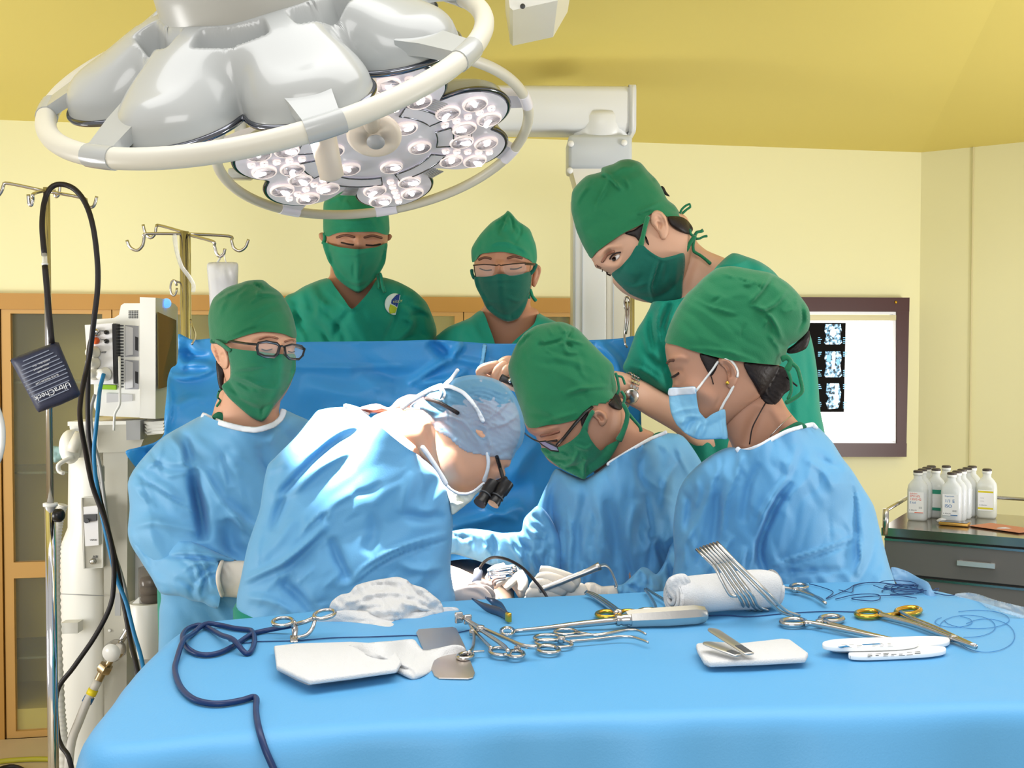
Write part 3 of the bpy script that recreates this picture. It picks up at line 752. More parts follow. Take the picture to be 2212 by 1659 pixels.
def lamp(name, label, c, n, pet, ringr, arms, lit, hub, htop, slots):
    D = Disc(c, n); N = 420; ro = outline_r(pet, N); M = 46
    t = thing(name, label, 'surgical lamp', c)
    if not lit: N, M = 560, 84; ro = outline_r(pet, N)
    vs, fs = [], []
    oa = 2 * np.pi * np.arange(N) / N; OP = np.stack([ro * np.cos(oa), ro * np.sin(oa)], 1)
    fr_ = 1 - (1 - np.arange(M) / (M - 1)) ** 1.35
    GX = np.stack([np.outer(np.cos(oa) * ro, 1 - (1 - fr_)), np.outer(np.sin(oa) * ro, fr_)], 2)
    GX[:, :, 0] = np.outer(np.cos(oa) * ro, 1 - fr_); GX[:, :, 1] = np.outer(np.sin(oa) * ro, 1 - fr_)
    flat_ = GX.reshape(-1, 2); DD = np.concatenate([seg_dist(flat_[q:q + 2000], OP, np.roll(OP, -1, 0))[0].min(1) for q in range(0, len(flat_), 2000)]).reshape(N, M); DD[:, 0] = 0
    for i in range(N):
        deg = 360 * i / N
        for j in range(M):
            r = ro[i] * (1 - fr_[j])
            e = DD[i, j] / (.135 * LR)
            edge = math.sqrt(max(0, 1 - (1 - min(e, 1)) ** 2))
            hh = htop * .46 + htop * .54 * float(ss((.80 * LR - r) / (.5 * LR)))
            hump = 0
            for p in pet:
                d = D.p(.60 * LR, p) - D.p(r, deg); hump = max(hump, math.exp(-(d.length / (.21 * LR)) ** 2))
            h = hh * edge + .013 * hump * edge
            for (s0, sw, r0, r1, dep) in slots:
                da = abs((deg - s0 + 180) % 360 - 180)
                h -= dep * float(ss((sw - da) / 5.0)) * float(ss((r / LR - r0) / .05)) * float(ss((r1 - r / LR) / .05))
            vs.append(D.p(r, deg, h))
    for i in range(N):
        k = (i + 1) % N
        for j in range(M - 1): fs.append((i * M + j, i * M + j + 1, k * M + j + 1, k * M + j))
    obj('housing', (vs, fs), M_lampw, t)
    # underside plate and chrome edge
    pv, pf = [D.c - D.n * .012], []
    for i in range(N): pv.append(D.p(ro[i] * .985, 360 * i / N, -.012))
    for i in range(N): pf.append((0, 1 + (i + 1) % N, 1 + i))
    pl = obj('lens_plate', (pv, pf), M_plate, t, smooth=False)
    obj('chrome_edge', tube([D.p(ro[i] * 1.0, 360 * i / N, -.005) for i in range(0, N, 2)], .0055, 8, closed=True, up=D.n), M_edge, t)
    obj('ring', tube([D.p(LR, 360 * i / 120) for i in range(120)], ringr, 16, closed=True, up=D.n), M_ring, t)
    for a in arms:
        rad, tan = D.dirs(a); k = int(a / 360 * N) % N
        pts = [D.p(min(ro[k], .88 * LR) - .05, a, .030), D.p(ro[k] - .01, a, .022), D.p(LR, a, .004)]
        g = []
        w0, w1 = .040, .027
        ring = []
        for q, w, hh in ((pts[0], w0, .012), (pts[1], (w0 + w1) / 2, .011), (pts[2], w1, .010)):
            ring.append([q + tan * w + D.n * hh, q - tan * w + D.n * hh, q - tan * w - D.n * hh, q + tan * w - D.n * hh])
        v = [p for r_ in ring for p in r_]; f = []
        for i in range(2):
            for q in range(4): f.append((i * 4 + q, i * 4 + (q + 1) % 4, (i + 1) * 4 + (q + 1) % 4, (i + 1) * 4 + q))
        f += [(3, 2, 1, 0), (8, 9, 10, 11)]
        seg = [D.p(LR, a + b) for b in np.linspace(-4.4, 4.4, 7)]
        obj('ring_arm', [(v, f), tube(seg, ringr * 1.10, 16, up=D.n)], M_lampw if not lit else M_plate, t, smooth='auto')
    # central hub
    hr, h0, h1 = hub
    obj('hub', lathe([(hr * .98, h0 - .03), (hr, h0), (hr * .985, h0 + .05), (hr * .93, h0 + .09), (hr * .75, h1), (hr * .3, h1 + .015), (0, h1 + .016)], D.c, D.n, 48), M_lampg, t)
    if lit:
        def lens(o, r, parent):
            d = -D.n
            ln = obj('lens', lathe([(r * 1.17, 0), (r * 1.15, .005), (r * 1.06, .007), (r * 1.0, .006)], o, d, 24), M_rim, parent)
            obj('reflector', lathe([(r, .006), (r * .8, .001), (r * .45, -.004), (0, -.006)][::1], o, d, 20), M_bowl, ln)
            if r > .015:
                a = random.Random(int(o.x * 9999)).uniform(0, 6.28)
                e1 = d.orthogonal().normalized(); e2 = d.cross(e1); u = e1 * math.cos(a) + e2 * math.sin(a); w = d.cross(u)
                obj('led', tube([o + d * .004 - u * r * .1, o + d * .008 + u * r * .35 + w * r * .15, o + d * .008 + u * r * .62 + w * r * .5], r * .22, 8, sp=3), M_led, ln)
            else: obj('led', [ellipsoid(o + d * .007 + D.e1 * x, (r * .4,) * 3, None, 8, 6) for x in (-r * .45, r * .45)], M_led, ln)
        for p in pet:
            rad, tan = D.dirs(p); o = D.p(.635 * LR, p, -.014)
            for sx in (-.060, -.030, 0, .030, .060): lens(o + rad * sx, .0085, pl)
            for (a, b) in ((-.046, -.034), (.048, -.028), (-.042, .034), (.046, .038)): lens(o + tan * a + rad * b, .0265, pl)
        for k in range(6): lens(D.p(.285 * LR, 20 + 60 * k, -.014), .025, pl)
        for k in range(len(pet)):
            a0 = pet[k]; a1 = pet[(k + 1) % len(pet)]
            if a1 < a0: a1 += 360
            mid = (a0 + a1) / 2; hw = (a1 - a0) / 2 - 7
            top = [D.p(.50 * LR, mid + b, -.0165) for b in np.linspace(-hw, hw, 8)] + [D.p(.395 * LR, mid + b, -.0165) for b in np.linspace(hw, -hw, 8)]
            obj('window', prism(top, D.n * .003), M_plate, pl, smooth=False)  # opening onto the housing, brightened by the plate's added glow
            obj('window_gasket', tube(top, .0022, 6, closed=True), M_edge, pl)
            # ribbed web between two petals
            obj('web_rib', [tube([D.p((.53 + .018 * q) * LR, mid - 5, -.016), D.p((.53 + .018 * q) * LR, mid + 5, -.016)], .0018, 6) for q in range(6)], M_grey, pl)
    return t, D
n1 = (-.168, -.548, .819); c1 = (-.4212, 1.9283, 1.9203)
pet1 = [8, 60, 110, 162, 214, 265, 317]
l1, D1 = lamp('surgical_lamp', 'large white surgical lamp in front, seen from its humped top side', c1, n1, pet1, .0168, [4, 52, 107, 152, 205, 262, 310], False, (.150, .095, .20), .115,
              [(a, 20, .40, .525, .05) for a in (34, 85, 136, 188, 240, 291, 342)])
# lamp 1: sterile handle under the lamp, and its stem to the ceiling
hA, hB = P(690, 262, 2.02), P(717, 382, 2.06)
obj('handle', tube([hA, hA.lerp(hB, .5), hB, hB + (hB - hA) * .06], [.026, .024, .0225, .012], 16), M_cream2, l1)
st0 = D1.c + D1.n * .2
obj('stem', tube([st0, st0 + D1.n * .12, Vector((st0.x - .05, st0.y - .03, 2.62)), Vector((st0.x - .05, st0.y - .03, 2.8))], .045, 16), M_lampg, l1)
n2 = (-.199, .295, .9346); c2_ = (-.3321, 2.7216, 1.9276)
pet2 = [10, 57, 114, 165, 207, 269, 329]
l2, D2 = lamp('surgical_lamp', 'lower surgical lamp behind, its lit LED lenses facing down towards the staff', c2_, n2, pet2, .0128, [172, 212, 276, 318, 18, 60, 115], True, (.12, .06, .13), .085, [])
fo = D2.c - D2.n * .05
q0, q1 = P(808, 285, fo.y - .05), P(787, 120, fo.y - .30)
fa = (D2.c - D2.n * .02)
fn = (P(815, 300, 2.5) - P(800, 240, 2.62)).normalized()
fc = P(808, 290, 2.60)
obj('handle_flange', lathe([(.022, -.04), (.05, -.012), (.064, -.002), (.064, .006), (.055, .012), (.02, .014), (.018, .010), (0, .010)], fc, (0.05, -.62, -.78), 32), M_cream2, l2)
obj('plug', lathe([(.021, .013), (.021, .016), (0, .0165)], P(812, 298, 2.594), (0.05, -.62, -.78), 24), M_grey, l2)
obj('handle_tube', tube([P(803, 272, 2.585), P(786, 120, 2.26)], .0205, 16), M_cream2, l2)
st = D2.c + D2.n * .1
obj('stem', tube([st, st + D2.n * .1, Vector((-.37, 2.76, 2.3)), Vector((-.37, 2.76, 2.475))], .035, 14), M_lampg, l2)
y0, y1 = P(522, 236, 2.86), P(522, 388, 2.86)
obj('yoke', [box(((y0.x + y1.x) / 2, 2.86, (y0.z + y1.z) / 2), (.032, .03, y0.z - y1.z), bev=.006), box((y1.x, 2.85, y1.z + .012), (.055, .05, .026), bev=.006), tube([P(440, 296, 2.86), P(522, 305, 2.86)], .010, 10), tube([Vector((y0.x, 2.86, y0.z - .01)), Vector((y0.x + .12, 2.82, y0.z + .1)), D2.c + D2.n * .12], .016, 12)], M_lampw, l2, smooth='auto')
# light thrown by the two lamps on the operating field
spot('lamp_beam', tuple(D1.c - D1.n * .03), P(802, 872, 2.035), 21, .6, 3000, .08, (1, .98, .96))
spot('lamp_beam', tuple(D2.c - D2.n * .04), P(1065, 1265, 2.2), 17, .5, 600, .10, (1, .97, .95))
# ================================================================ INFUSION STANDS
def pxpts(l): return [P(x, y, d) for x, y, d in l]
D_A = 2.62
x1 = P(108, 1032, D_A).x
s1 = thing('infusion_stand', 'tall chrome infusion stand at the left with black tubing looped over its hooks', 'infusion stand', (x1, D_A, 0))
zt = P(95, 405, D_A).z; zj = P(110, 1090, D_A).z
obj('pole', tube([(x1, D_A, zj - .05), (x1, D_A, zt)], .0078, 14), M_steel, s1)
obj('lower_tube', tube([(x1, D_A, .05), (x1, D_A, zj)], .0125, 16), M_chrome, s1)
obj('collar', lathe([(.0165, -.004), (.0165, .004)], (x1, D_A, zj), (0, 0, 1), 18), M_white, s1)
obj('clamp_knob', [tube([P(112, 1113, D_A - .005), P(125, 1113, D_A - .01)], .005, 8), lathe([(.011, 0), (.016, .004), (.016, .016), (.010, .022), (0, .022)], P(118, 1113, D_A - .01), (1, -.25, 0), 12)], M_black, s1)
r = .0038
hooks = [[(95, 412, 2.62), (18, 396, 2.62), (8, 400, 2.62), (4, 412, 2.62), (-6, 424, 2.62), (-20, 420, 2.62), (-24, 405, 2.62)],
         [(95, 412, 2.62), (180, 428, 2.62), (184, 440, 2.62), (193, 448, 2.62), (203, 444, 2.62), (209, 424, 2.62)],
         [(95, 412, 2.62), (72, 419, 2.45), (71, 430, 2.45), (68, 443, 2.45), (63, 440, 2.45), (61, 420, 2.45)],
         [(95, 412, 2.62), (116, 409, 2.80), (117, 418, 2.8), (121, 425, 2.80), (127, 420, 2.8), (130, 400, 2.80)]]
for h in hooks: obj('hook', tube(pxpts(h), r, 8, sp=4), M_steel, s1)
for k in range(5):
    a = 2 * math.pi * k / 5 + .3
    obj('base_leg', [tube([(x1, D_A, .10), (x1 + .14 * math.cos(a), D_A + .14 * math.sin(a), .075), (x1 + .27 * math.cos(a), D_A + .27 * math.sin(a), .06)], .011, 10), lathe([(.005, -.012), (.028, -.012), (.03, 0), (.028, .012), (.005, .012)], (x1 + .27 * math.cos(a), D_A + .27 * math.sin(a), .0305), (math.sin(a), -math.cos(a), 0), 16)], M_steel, s1)
D_B = 3.02
x2 = P(402, 600, D_B).x
s2 = thing('infusion_stand', 'chrome infusion stand with four hooks rising behind the blue screen drape', 'infusion stand', (x2, D_B, 0))
zt = P(402, 500, D_B).z
obj('pole', tube([(x2 - .004, D_B, .05), (x2 - .004, D_B, zt)], .0125, 16), M_steel, s2)
obj('rod', tube([(x2 + .012, D_B - .01, .4), (x2 + .012, D_B - .01, zt - .005)], .0045, 10), M_chrome, s2)
hooks = [[(402, 503, D_B), (345, 487, D_B + .1), (338, 490, D_B + .1), (335, 505, D_B + .1), (325, 514, D_B + .1), (314, 503, D_B + .1), (309, 485, D_B + .1)],
         [(402, 505, D_B), (318, 505, D_B - .05), (312, 512, D_B - .05), (308, 530, D_B - .05), (296, 541, D_B - .05), (281, 534, D_B - .05), (274, 519, D_B - .05)],
         [(402, 505, D_B), (494, 510, D_B + .05), (500, 520, D_B + .05), (505, 535, D_B + .05), (517, 542, D_B + .05), (530, 534, D_B + .05), (537, 517, D_B + .05)],
         [(402, 506, D_B), (458, 521, D_B - .1), (463, 530, D_B - .1), (467, 546, D_B - .1), (475, 554, D_B - .1), (483, 549, D_B - .1), (486, 537, D_B - .1)]]
for h in hooks: obj('hook', tube(pxpts(h), .0042, 8, sp=4), M_steel, s2)
obj('clip_ring', [tube([P(375 + 7 * math.cos(a), 622 + 17 * math.sin(a), D_B - .02) for a in np.linspace(0, 6.0, 14)], .003, 6), tube([P(378, 607, D_B - .02), P(394, 612, D_B)], .003, 6)], M_steel, s2)
obj('wire_hook', tube(pxpts([(412, 690, D_B - .015), (417, 708, D_B - .03), (422, 722, D_B - .1), (421, 732, D_B - .2), (415, 743, D_B - .25)]), .003, 8, sp=3), M_steel, s2)
for k in range(5):
    a = 2 * math.pi * k / 5 + .3
    obj('base_leg', [tube([(x2, D_B, .10), (x2 + .13 * math.cos(a), D_B + .13 * math.sin(a), .06)], .011, 10), lathe([(.005, -.012), (.028, -.012), (.03, 0), (.028, .012), (.005, .012)], (x2 + .13 * math.cos(a), D_B + .13 * math.sin(a), .0305), (math.sin(a), -math.cos(a), 0), 16)], M_steel, s2)
M_clear = mat('clear_plastic', (236, 238, 238), 0.15, alpha=0.45)
tp = thing('tape_strip', 'clear plastic tape strip hanging down from the stand behind the drape', 'tape', P(395, 580, D_B - .03))
obj('tape', inflate(strip([(377, 508), (381, 540), (392, 575), (408, 597), (418, 615), (417, 630)], 9), D_B - .022, 0, sheet=.0012, step=4)[0], M_clear, tp)
dbg = D_B - .1
bag = thing('infusion_bag', 'milky infusion bag hanging from a hook above the assistant with black glasses', 'infusion bag', P(482, 600, dbg))
g, _ = inflate([(449, 569), (458, 566), (505, 566), (513, 569), (515, 580), (513, 640), (515, 760), (508, 770), (462, 770), (456, 760), (452, 640), (447, 580)], dbg, .8, .03, step=5, wr=[(.003, 30, 80, 2, 2)])
obj('bag', g, mat('bag_plastic', (226, 228, 234), .2, alpha=.72), bag)
g, _ = inflate([(456, 610), (470, 600), (482, 593), (497, 606), (507, 618), (508, 752), (464, 752), (459, 660)], dbg, .6, .02, step=5)
obj('fluid', g, mat('bag_fluid', (222, 224, 230), .2, alpha=.6), bag)
obj('hanger', tube(pxpts([(468, 570, dbg), (474, 560, dbg), (479, 549, dbg), (484, 549, dbg), (486, 560, dbg), (490, 570, dbg)]), .003, 8, sp=3, flat=.5), M_white, bag)

# ================================================================ BLOOD PRESSURE CUFF
dc = 2.50
cuff = thing('blood_pressure_cuff', 'navy blood pressure cuff with white lettering hanging tilted at the left stand', 'blood pressure cuff', P(98, 815, dc))
M_cuff = mat('cuff_nylon', (36, 42, 68), 0.5, bump=0.2, bscale=500)
M_cuffp = mat('cuff_print', (132, 140, 160), 0.6)
M_cuffw = mat('cuff_lettering', (226, 228, 232), 0.6)
g, sf = inflate([(22, 779), (26, 774), (75, 755), (120, 739), (127, 740), (150, 795), (174, 850), (170, 857), (130, 875), (84, 891), (79, 886), (55, 840)], dc, .9, .022, step=5, smooth=False)
obj('cuff_body', g, M_cuff, cuff)
# local axes of the tilted print
o = P(98, 815, dc - .024)
ex = (P(66, 837, dc) - P(139, 816, dc)); ex = (P(70, 845, dc - .02) - P(140, 815, dc - .02)).normalized(); ez = -Vector((ex.z, 0, -ex.x)).normalized()
if ez.z > 0: ez = -ez
def cpt(u, v): return o + ex * u + ez * v
rows = []
for i in range(12):
    v = -.052 + i * .0088; w = .044 * math.sqrt(max(0.05, 1 - (v / .064) ** 2)) + .006
    rows.append(bar(cpt(-w, v), cpt(w, v), .0022, .0006, up=(0, 1, 0)))
obj('print_stripe', rows, M_cuffp, cuff, smooth=False)
def ctext(s_, size, u, v, m): obj('lettering', text_geo(s_, size, cpt(u, v) + Vector((0, -.0016, 0)), ex, ez, .0002), m, cuff, smooth=False)
ctext('UltraCheck', .0185, -.046, .030, M_cuffw)
ctext('BLOOD PRESSURE CUFF', .0052, -.030, .004, M_cuffw); ctext('MODEL 2635', .0048, -.016, -.018, M_cuffw)
ctext('REGULAR/ADULT', .0048, -.020, -.026, M_cuffw); ctext('RANGE 26cm - 35cm', .0048, -.026, -.034, M_cuffw)
tb = thing('cuff_tube', 'black rubber tube looping over the left stand and down past the machine', 'tube', P(210, 600, 2.55))
obj('tube_upper', tube(pxpts([(112, 742, 2.5), (106, 680, 2.5), (101, 620, 2.51), (97, 574, 2.52)]), .0068, 10, sp=4), M_rubber, tb)
obj('connector', [tube(pxpts([(97, 577, 2.52), (96, 548, 2.53)]), .0058, 10)], M_clear, tb)
obj('connector_band', lathe([(.0072, -.002), (.0072, .002)], P(97, 570, 2.52), (0, 0, 1), 14), M_white, tb)
obj('tube_lower', tube(pxpts([(96, 552, 2.53), (91, 490, 2.55), (95, 440, 2.575), (108, 408, 2.585), (130, 398, 2.59), (160, 408, 2.59), (185, 440, 2.585), (201, 490, 2.57), (210, 560, 2.57), (211, 620, 2.57), (203, 690, 2.57), (193, 770, 2.6), (176, 850, 2.7), (173, 905, 2.8), (184, 970, 2.85), (200, 1050, 2.9), (229, 1130, 2.91), (244, 1200, 2.91), (246, 1255, 2.91), (238, 1310, 2.90), (205, 1375, 2.88), (160, 1440, 2.86), (123, 1495, 2.85), (124, 1580, 2.8), (133, 1612, 2.78), (150, 1640, 2.75), (165, 1720, 2.75)]), .0064, 10, sp=5), M_rubber, tb)

# ================================================================ PATIENT MONITOR
dm = 3.18
mon = thing('patient_monitor', 'white patient monitor with connector panel on top of the anaesthesia machine', 'monitor', P(285, 905, dm + .05))
def pprism(pts, ext): return prism([P(*q) for q in pts], ext)
E1 = (0, .14, 0)
obj('housing', [pprism([(202, 690, dm), (246, 687, dm), (257, 680, dm), (261, 660, dm), (268, 655, dm), (303, 655, dm), (303, 902, dm), (212, 898, dm), (203, 880, dm)], E1)], M_white, mon, smooth=False)
sd = dm - .05
fr = [(302, 643, sd), (337, 643, sd), (352, 645, sd + .07), (376, 656, sd + .16), (383, 664, sd + .2), (383, 850, sd + .2), (361, 902, sd + .2), (300, 905, sd)]
obj('screen_housing', [pprism([(302, 642, sd), (336, 643, sd - .005), (336, 905, sd - .005), (302, 903, sd)], (0, .1, 0)),
    prism([P(336, 643, sd - .005), P(352, 645, sd + .05), P(378, 657, sd + .17), P(384, 664, sd + .2), P(384, 850, sd + .2), P(362, 903, sd + .18), P(336, 905, sd - .005)], (-.05, .1, 0))], M_white, mon, smooth=False)
obj('screen', prism([P(339, 674, sd - .003), P(379, 692, sd + .168), P(379, 830, sd + .168), P(341, 840, sd - .003)], (.004, -.004, 0)), mat('monitor_screen', (84, 78, 46), .08, spec=.7), mon, smooth=False)
obj('indicator', ellipsoid(P(360, 655, sd + .08), (.012, .02, .014)), mat('blue_lamp', (90, 150, 255), .3, emit=1.6), mon)
mp = [(183, 702, dm - .03), (244, 698, dm - .03), (248, 830, dm - .03), (192, 830, dm - .03)]
obj('connector_panel', pprism(mp, (0, .06, 0)), mat('panel_white', (228, 228, 230), .4), mon, smooth=False)
obj('panel_trim', pprism([(242, 700, dm - .034), (250, 699, dm - .034), (252, 829, dm - .034), (245, 829, dm - .034)], (0, .06, 0)), M_black, mon, smooth=False)
for (x, y, r, m) in ((208, 718, .010, M_steel), (208, 736, .0085, mat('orange_socket', (226, 96, 40), .4)), (231, 718, .0055, M_black), (231, 737, .0055, M_black), (206, 761, .0145, M_cream), (206, 784, .0145, M_cream), (206, 808, .0145, M_cream), (229, 808, .0165, M_white)):
    obj('socket', lathe([(r * 1.2, 0), (r * 1.2, .006), (r, .010), (r * .9, .028 if r > .012 else .012), (0, .028 if r > .012 else .012)], P(x, y, dm - .03), (-.3 if r > .012 else 0, -1, 0), 18), m, mon)
obj('lettering', [text_geo('Temp 1', .0065, P(216, 716, dm - .031), (1, 0, 0), (0, 0, 1)), text_geo('Temp 2', .0065, P(216, 735, dm - .031), (1, 0, 0), (0, 0, 1)), text_geo('NIBP', .008, P(217, 763, dm - .031), (1, 0, 0), (0, 0, 1))], M_dgrey, mon, smooth=False)
obj('speaker_grille', [lathe([(.0018, 0), (.0018, .001)], P(279 + i * 3.6, 672 + j * 3.6, dm - .001), (0, -1, 0), 8) for i in range(6) for j in range(5)], M_dgrey, mon)
obj('vent_slot', [pprism([(255, 702 + j * 6.6, dm - .001), (267, 702 + j * 6.6, dm - .001), (267, 705 + j * 6.6, dm - .001), (255, 705 + j * 6.6, dm - .001)], (0, .004, 0)) for j in range(21)], M_dgrey, mon, smooth=False)
for (ya, yb) in ((702, 770), (777, 841)):
    bay = obj('module_bay', pprism([(270, ya, dm - .002), (299, ya + 2, dm - .002), (299, yb, dm - .002), (270, yb, dm - .002)], (0, .004, 0)), mat('bay_interior', (146, 148, 156), .5), mon, smooth=False)
    obj('bay_wall', pprism([(271, ya + 2, dm - .004), (287, ya + 6, dm - .004), (287, yb - 4, dm - .004), (271, yb - 1, dm - .004)], (0, .003, 0)), mat('bay_side', (206, 207, 212), .5), bay, smooth=False)
    obj('bay_latch', pprism([(292, ya + 25, dm - .004), (298, ya + 27, dm - .004), (298, yb - 12, dm - .004), (292, yb - 14, dm - .004)], (0, .003, 0)), M_black, bay, smooth=False)
obj('green_label', pprism([(212, 831, dm - .01), (250, 832, dm - .01), (250, 842, dm - .01), (214, 841, dm - .01)], (0, .01, 0)), mat('lime_label', (140, 190, 30), .5), mon, smooth=False)
obj('drawer_front', [pprism([(230, 849, dm - .004), (286, 852, dm - .004), (286, 866, dm - .004), (230, 870, dm - .004)], (0, .004, 0))], mat('drawer_grey', (198, 199, 202), .4), mon, smooth=False)

# ================================================================ ANAESTHESIA MACHINE
da = 3.22
an = thing('anaesthesia_machine', 'tall white anaesthesia machine standing left of the blue drape', 'anaesthesia machine', (P(230, 1300, da).x, da + .1, 0))
M_anw = mat('machine_white', (232, 232, 226), 0.35); M_ang = mat('machine_panel', (186, 184, 172), 0.4)
M_anw2 = mat('machine_light_panel', (226, 226, 228), 0.35)
obj('tower', inflate([(148, 985), (224, 978), (228, 1200), (232, 1700), (130, 1700), (130, 1180), (146, 1140)], da + .08, 1.0, .10, step=9, smooth=False)[0], M_anw, an)
obj('side_panel', pprism([(223, 978, da - .01), (276, 974, da - .01), (272, 1720, da - .01), (226, 1720, da - .01)], (0, .22, 0)), M_ang, an, smooth=False)
obj('back_column', pprism([(274, 985, da + .06), (330, 985, da + .06), (330, 1720, da + .06), (274, 1720, da + .06)], (0, .2, 0)), M_anw2, an, smooth=False)
obj('top_tray', [pprism([(146, 911, da - .04), (350, 909, da - .04), (350, 915, da - .04), (146, 920, da - .04)], (0, .3, 0)), pprism([(150, 920, da), (212, 918, da), (212, 985, da), (160, 990, da)], (0, .2, 0))], M_anw, an, smooth='auto')
obj('drawer_box', [pprism([(210, 918, da - .03), (316, 914, da - .03), (314, 940, da - .03), (300, 975, da - .03), (212, 978, da - .03)], (0, .2, 0))], M_ang, an, smooth=False)
obj('clamp_block', [pprism([(272, 909, da - .07), (303, 908, da - .07), (303, 950, da - .07), (273, 951, da - .07)], (0, .06, 0))], M_grey, an, smooth=False)
obj('paper_pad', [pprism([(312, 912 + i * 7, da - .06 + i * .004), (356, 909 + i * 7, da - .06), (352, 916 + i * 7, da - .06), (318, 919 + i * 7, da - .06)], (0, .08, 0)) for i in range(4)], M_anw, an, smooth=False)
obj('absorber_dome', ellipsoid(P(152, 965, da - .01), (.03, .04, .05)), M_anw, an)
obj('gas_outlet', [tube(pxpts([(172, 935, da - .06), (160, 962, da - .06), (157, 975, da - .06)]), [.013, .016, .016], 14)], M_cream, an)
obj('hose_arm', tube(pxpts([(158, 988, da - .03), (140, 995, da - .05), (126, 1005, da - .06), (128, 1018, da - .06), (138, 1022, da - .06)]), .010, 10, sp=3, flat=.6), M_anw, an)
obj('green_wrap', inflate([(104, 966), (118, 963), (135, 968), (138, 985), (120, 1000), (108, 990)], da - .02, .8, .02, step=4, wr=[(.006, 10, 30, 1, 2)])[0], mat('green_film', (150, 186, 186), .3, alpha=.8), an)
pan = obj('vaporiser_recess', pprism([(177, 1075, da - .03), (221, 1073, da - .03), (222, 1226, da - .03), (182, 1228, da - .03)], (0, .02, 0)), M_ang, an, smooth=False)
obj('recess_frame', [tube(pxpts([(177, 1075, da - .032), (221, 1073, da - .032), (222, 1226, da - .032), (182, 1228, da - .032)]), .003, 6, closed=True)], M_anw, pan)
obj('vaporiser', [pprism([(180, 1095, da - .06), (211, 1092, da - .06), (213, 1178, da - .06), (184, 1180, da - .06)], (0, .04, 0))], M_anw2, pan, smooth=False)
obj('vaporiser_dial', [pprism([(180, 1112, da - .068), (208, 1111, da - .068), (208, 1125, da - .068), (181, 1127, da - .068)], (0, .01, 0)), lathe([(.007, 0), (.007, .012), (0, .012)], P(190, 1124, da - .06), (0, -1, 0), 12)], M_dgrey, pan, smooth='auto')
obj('lettering', [text_geo('VAPOR', .006, P(194, 1168, da - .0615), (1, 0, 0), (0, 0, 1)), text_geo('A|B', .010, P(200, 1205, da - .0315), (1, 0, 0), (0, 0, 1))], M_dgrey, pan, smooth=False)
obj('key_cap', lathe([(.009, 0), (.008, .01), (.004, .012), (0, .012)], P(202, 1212, da - .03), (0, -1, 0), 12), M_steel2, pan)
obj('panel_seam', [tube(pxpts([(132, 1283, da - .021), (224, 1287, da - .021)]), .0016, 6)], M_grey, an)
obj('side_handle', pprism([(131, 1346, da - .04), (168, 1345, da - .04), (168, 1368, da - .04), (131, 1370, da - .04)], (0, .04, 0)), M_anw, an, smooth=False)
can = obj('absorber_canister', [lathe([(.046, -.155), (.05, -.14), (.055, -.01), (.05, 0), (0, 0)], P(318, 1300, da - .03), (0, 0, 1), 28), pprism([(276, 1312, da - .05), (300, 1290, da - .05), (320, 1292, da - .05), (320, 1330, da - .05), (278, 1330, da - .05)], (0, .06, 0))], M_anw, an, smooth='auto')
obj('canister_glass', lathe([(.034, 0), (.034, .10), (0, .10)], P(326, 1300, da - .03), (0, 0, 1), 24), mat('smoked_glass', (120, 112, 104), .1, alpha=.5), can)
obj('absorbent', [lathe([(.028, 0.002 + i * .024), (.032, .012 + i * .024), (.028, .022 + i * .024)], P(326, 1300, da - .03), (0, 0, 1), 20) for i in range(3)], mat('absorbent_brown', (112, 100, 88), .7), can)
obj('rivet', [lathe([(.005, 0), (.004, .003), (0, .003)], P(x, y, da - .012), (0, -1, 0), 12) for x, y in ((237, 1362), (269, 1361))], M_white, an)
obj('rating_label', pprism([(248, 1282, da - .0115), (260, 1282, da - .0115), (260, 1330, da - .0115), (248, 1330, da - .0115)], (0, .002, 0)), M_grey, an, smooth=False)
gq = P(249, 1404, da - .05)
gg = obj('pressure_gauge', [lathe([(.024, .03), (.029, .02), (.029, -.008), (.027, -.012)], gq, (0, -1, 0), 28), lathe([(.009, 0), (.009, .04)], P(262, 1384, da - .03), (.5, 0, .8), 12)], M_steel, an, smooth='auto')
obj('gauge_face', lathe([(.026, 0), (.026, .001), (0, .001)], gq - Vector((0, -.012 + .022, 0)) + Vector((0, -.021, 0)), (0, -1, 0), 28), mat('gauge_face_white', (226, 226, 222), .3), gg)
obj('hose_fitting', [tube(pxpts([(240, 1425, da - .05), (228, 1444, da - .05)]), .009, 12), lathe([(.020, -.012), (.022, -.006), (.022, .006), (.018, .012)], P(226, 1444, da - .05), (-.5, 0, -.86), 6), tube(pxpts([(222, 1450, da - .05), (212, 1470, da - .05)]), .012, 12)], mat('brass_fitting', (176, 156, 120), .3, metal=.9), gg, smooth='auto')
hz_ = pxpts([(212, 1470, da - .05), (198, 1496, da - .06), (186, 1520, da - .07), (170, 1560, da - .09), (155, 1600, da - .12), (148, 1660, da - .15), (150, 1760, da - .15)])
ho = obj('gas_hose', tube(hz_, .0125, 12, sp=3), mat('clear_hose', (214, 210, 204), .3, alpha=.85), gg)
obj('hose_band', tube(pxpts([(202, 1489, da - .058), (196, 1501, da - .061)]), .0145, 14), mat('yellow_band', (236, 214, 40), .5), ho)
obj('hose_band', tube(pxpts([(194, 1505, da - .061), (187, 1518, da - .065)]), .0145, 14), mat('blue_band', (30, 104, 168), .5), ho)
cor = pxpts([(136, 1090, da - .07), (128, 1115, da - .07), (122, 1160, da - .07), (119, 1230, da - .07), (121, 1330, da - .07), (125, 1430, da - .08), (130, 1530, da - .1), (136, 1605, da - .12), (138, 1720, da - .12)])
cc = catmull(cor, 28); rr = [.0135 + .0016 * math.sin(i * 1.6) for i in range(len(cc))]
obj('corrugated_hose', tube(cc, rr, 12), mat('hose_white', (214, 212, 204), .4), an)
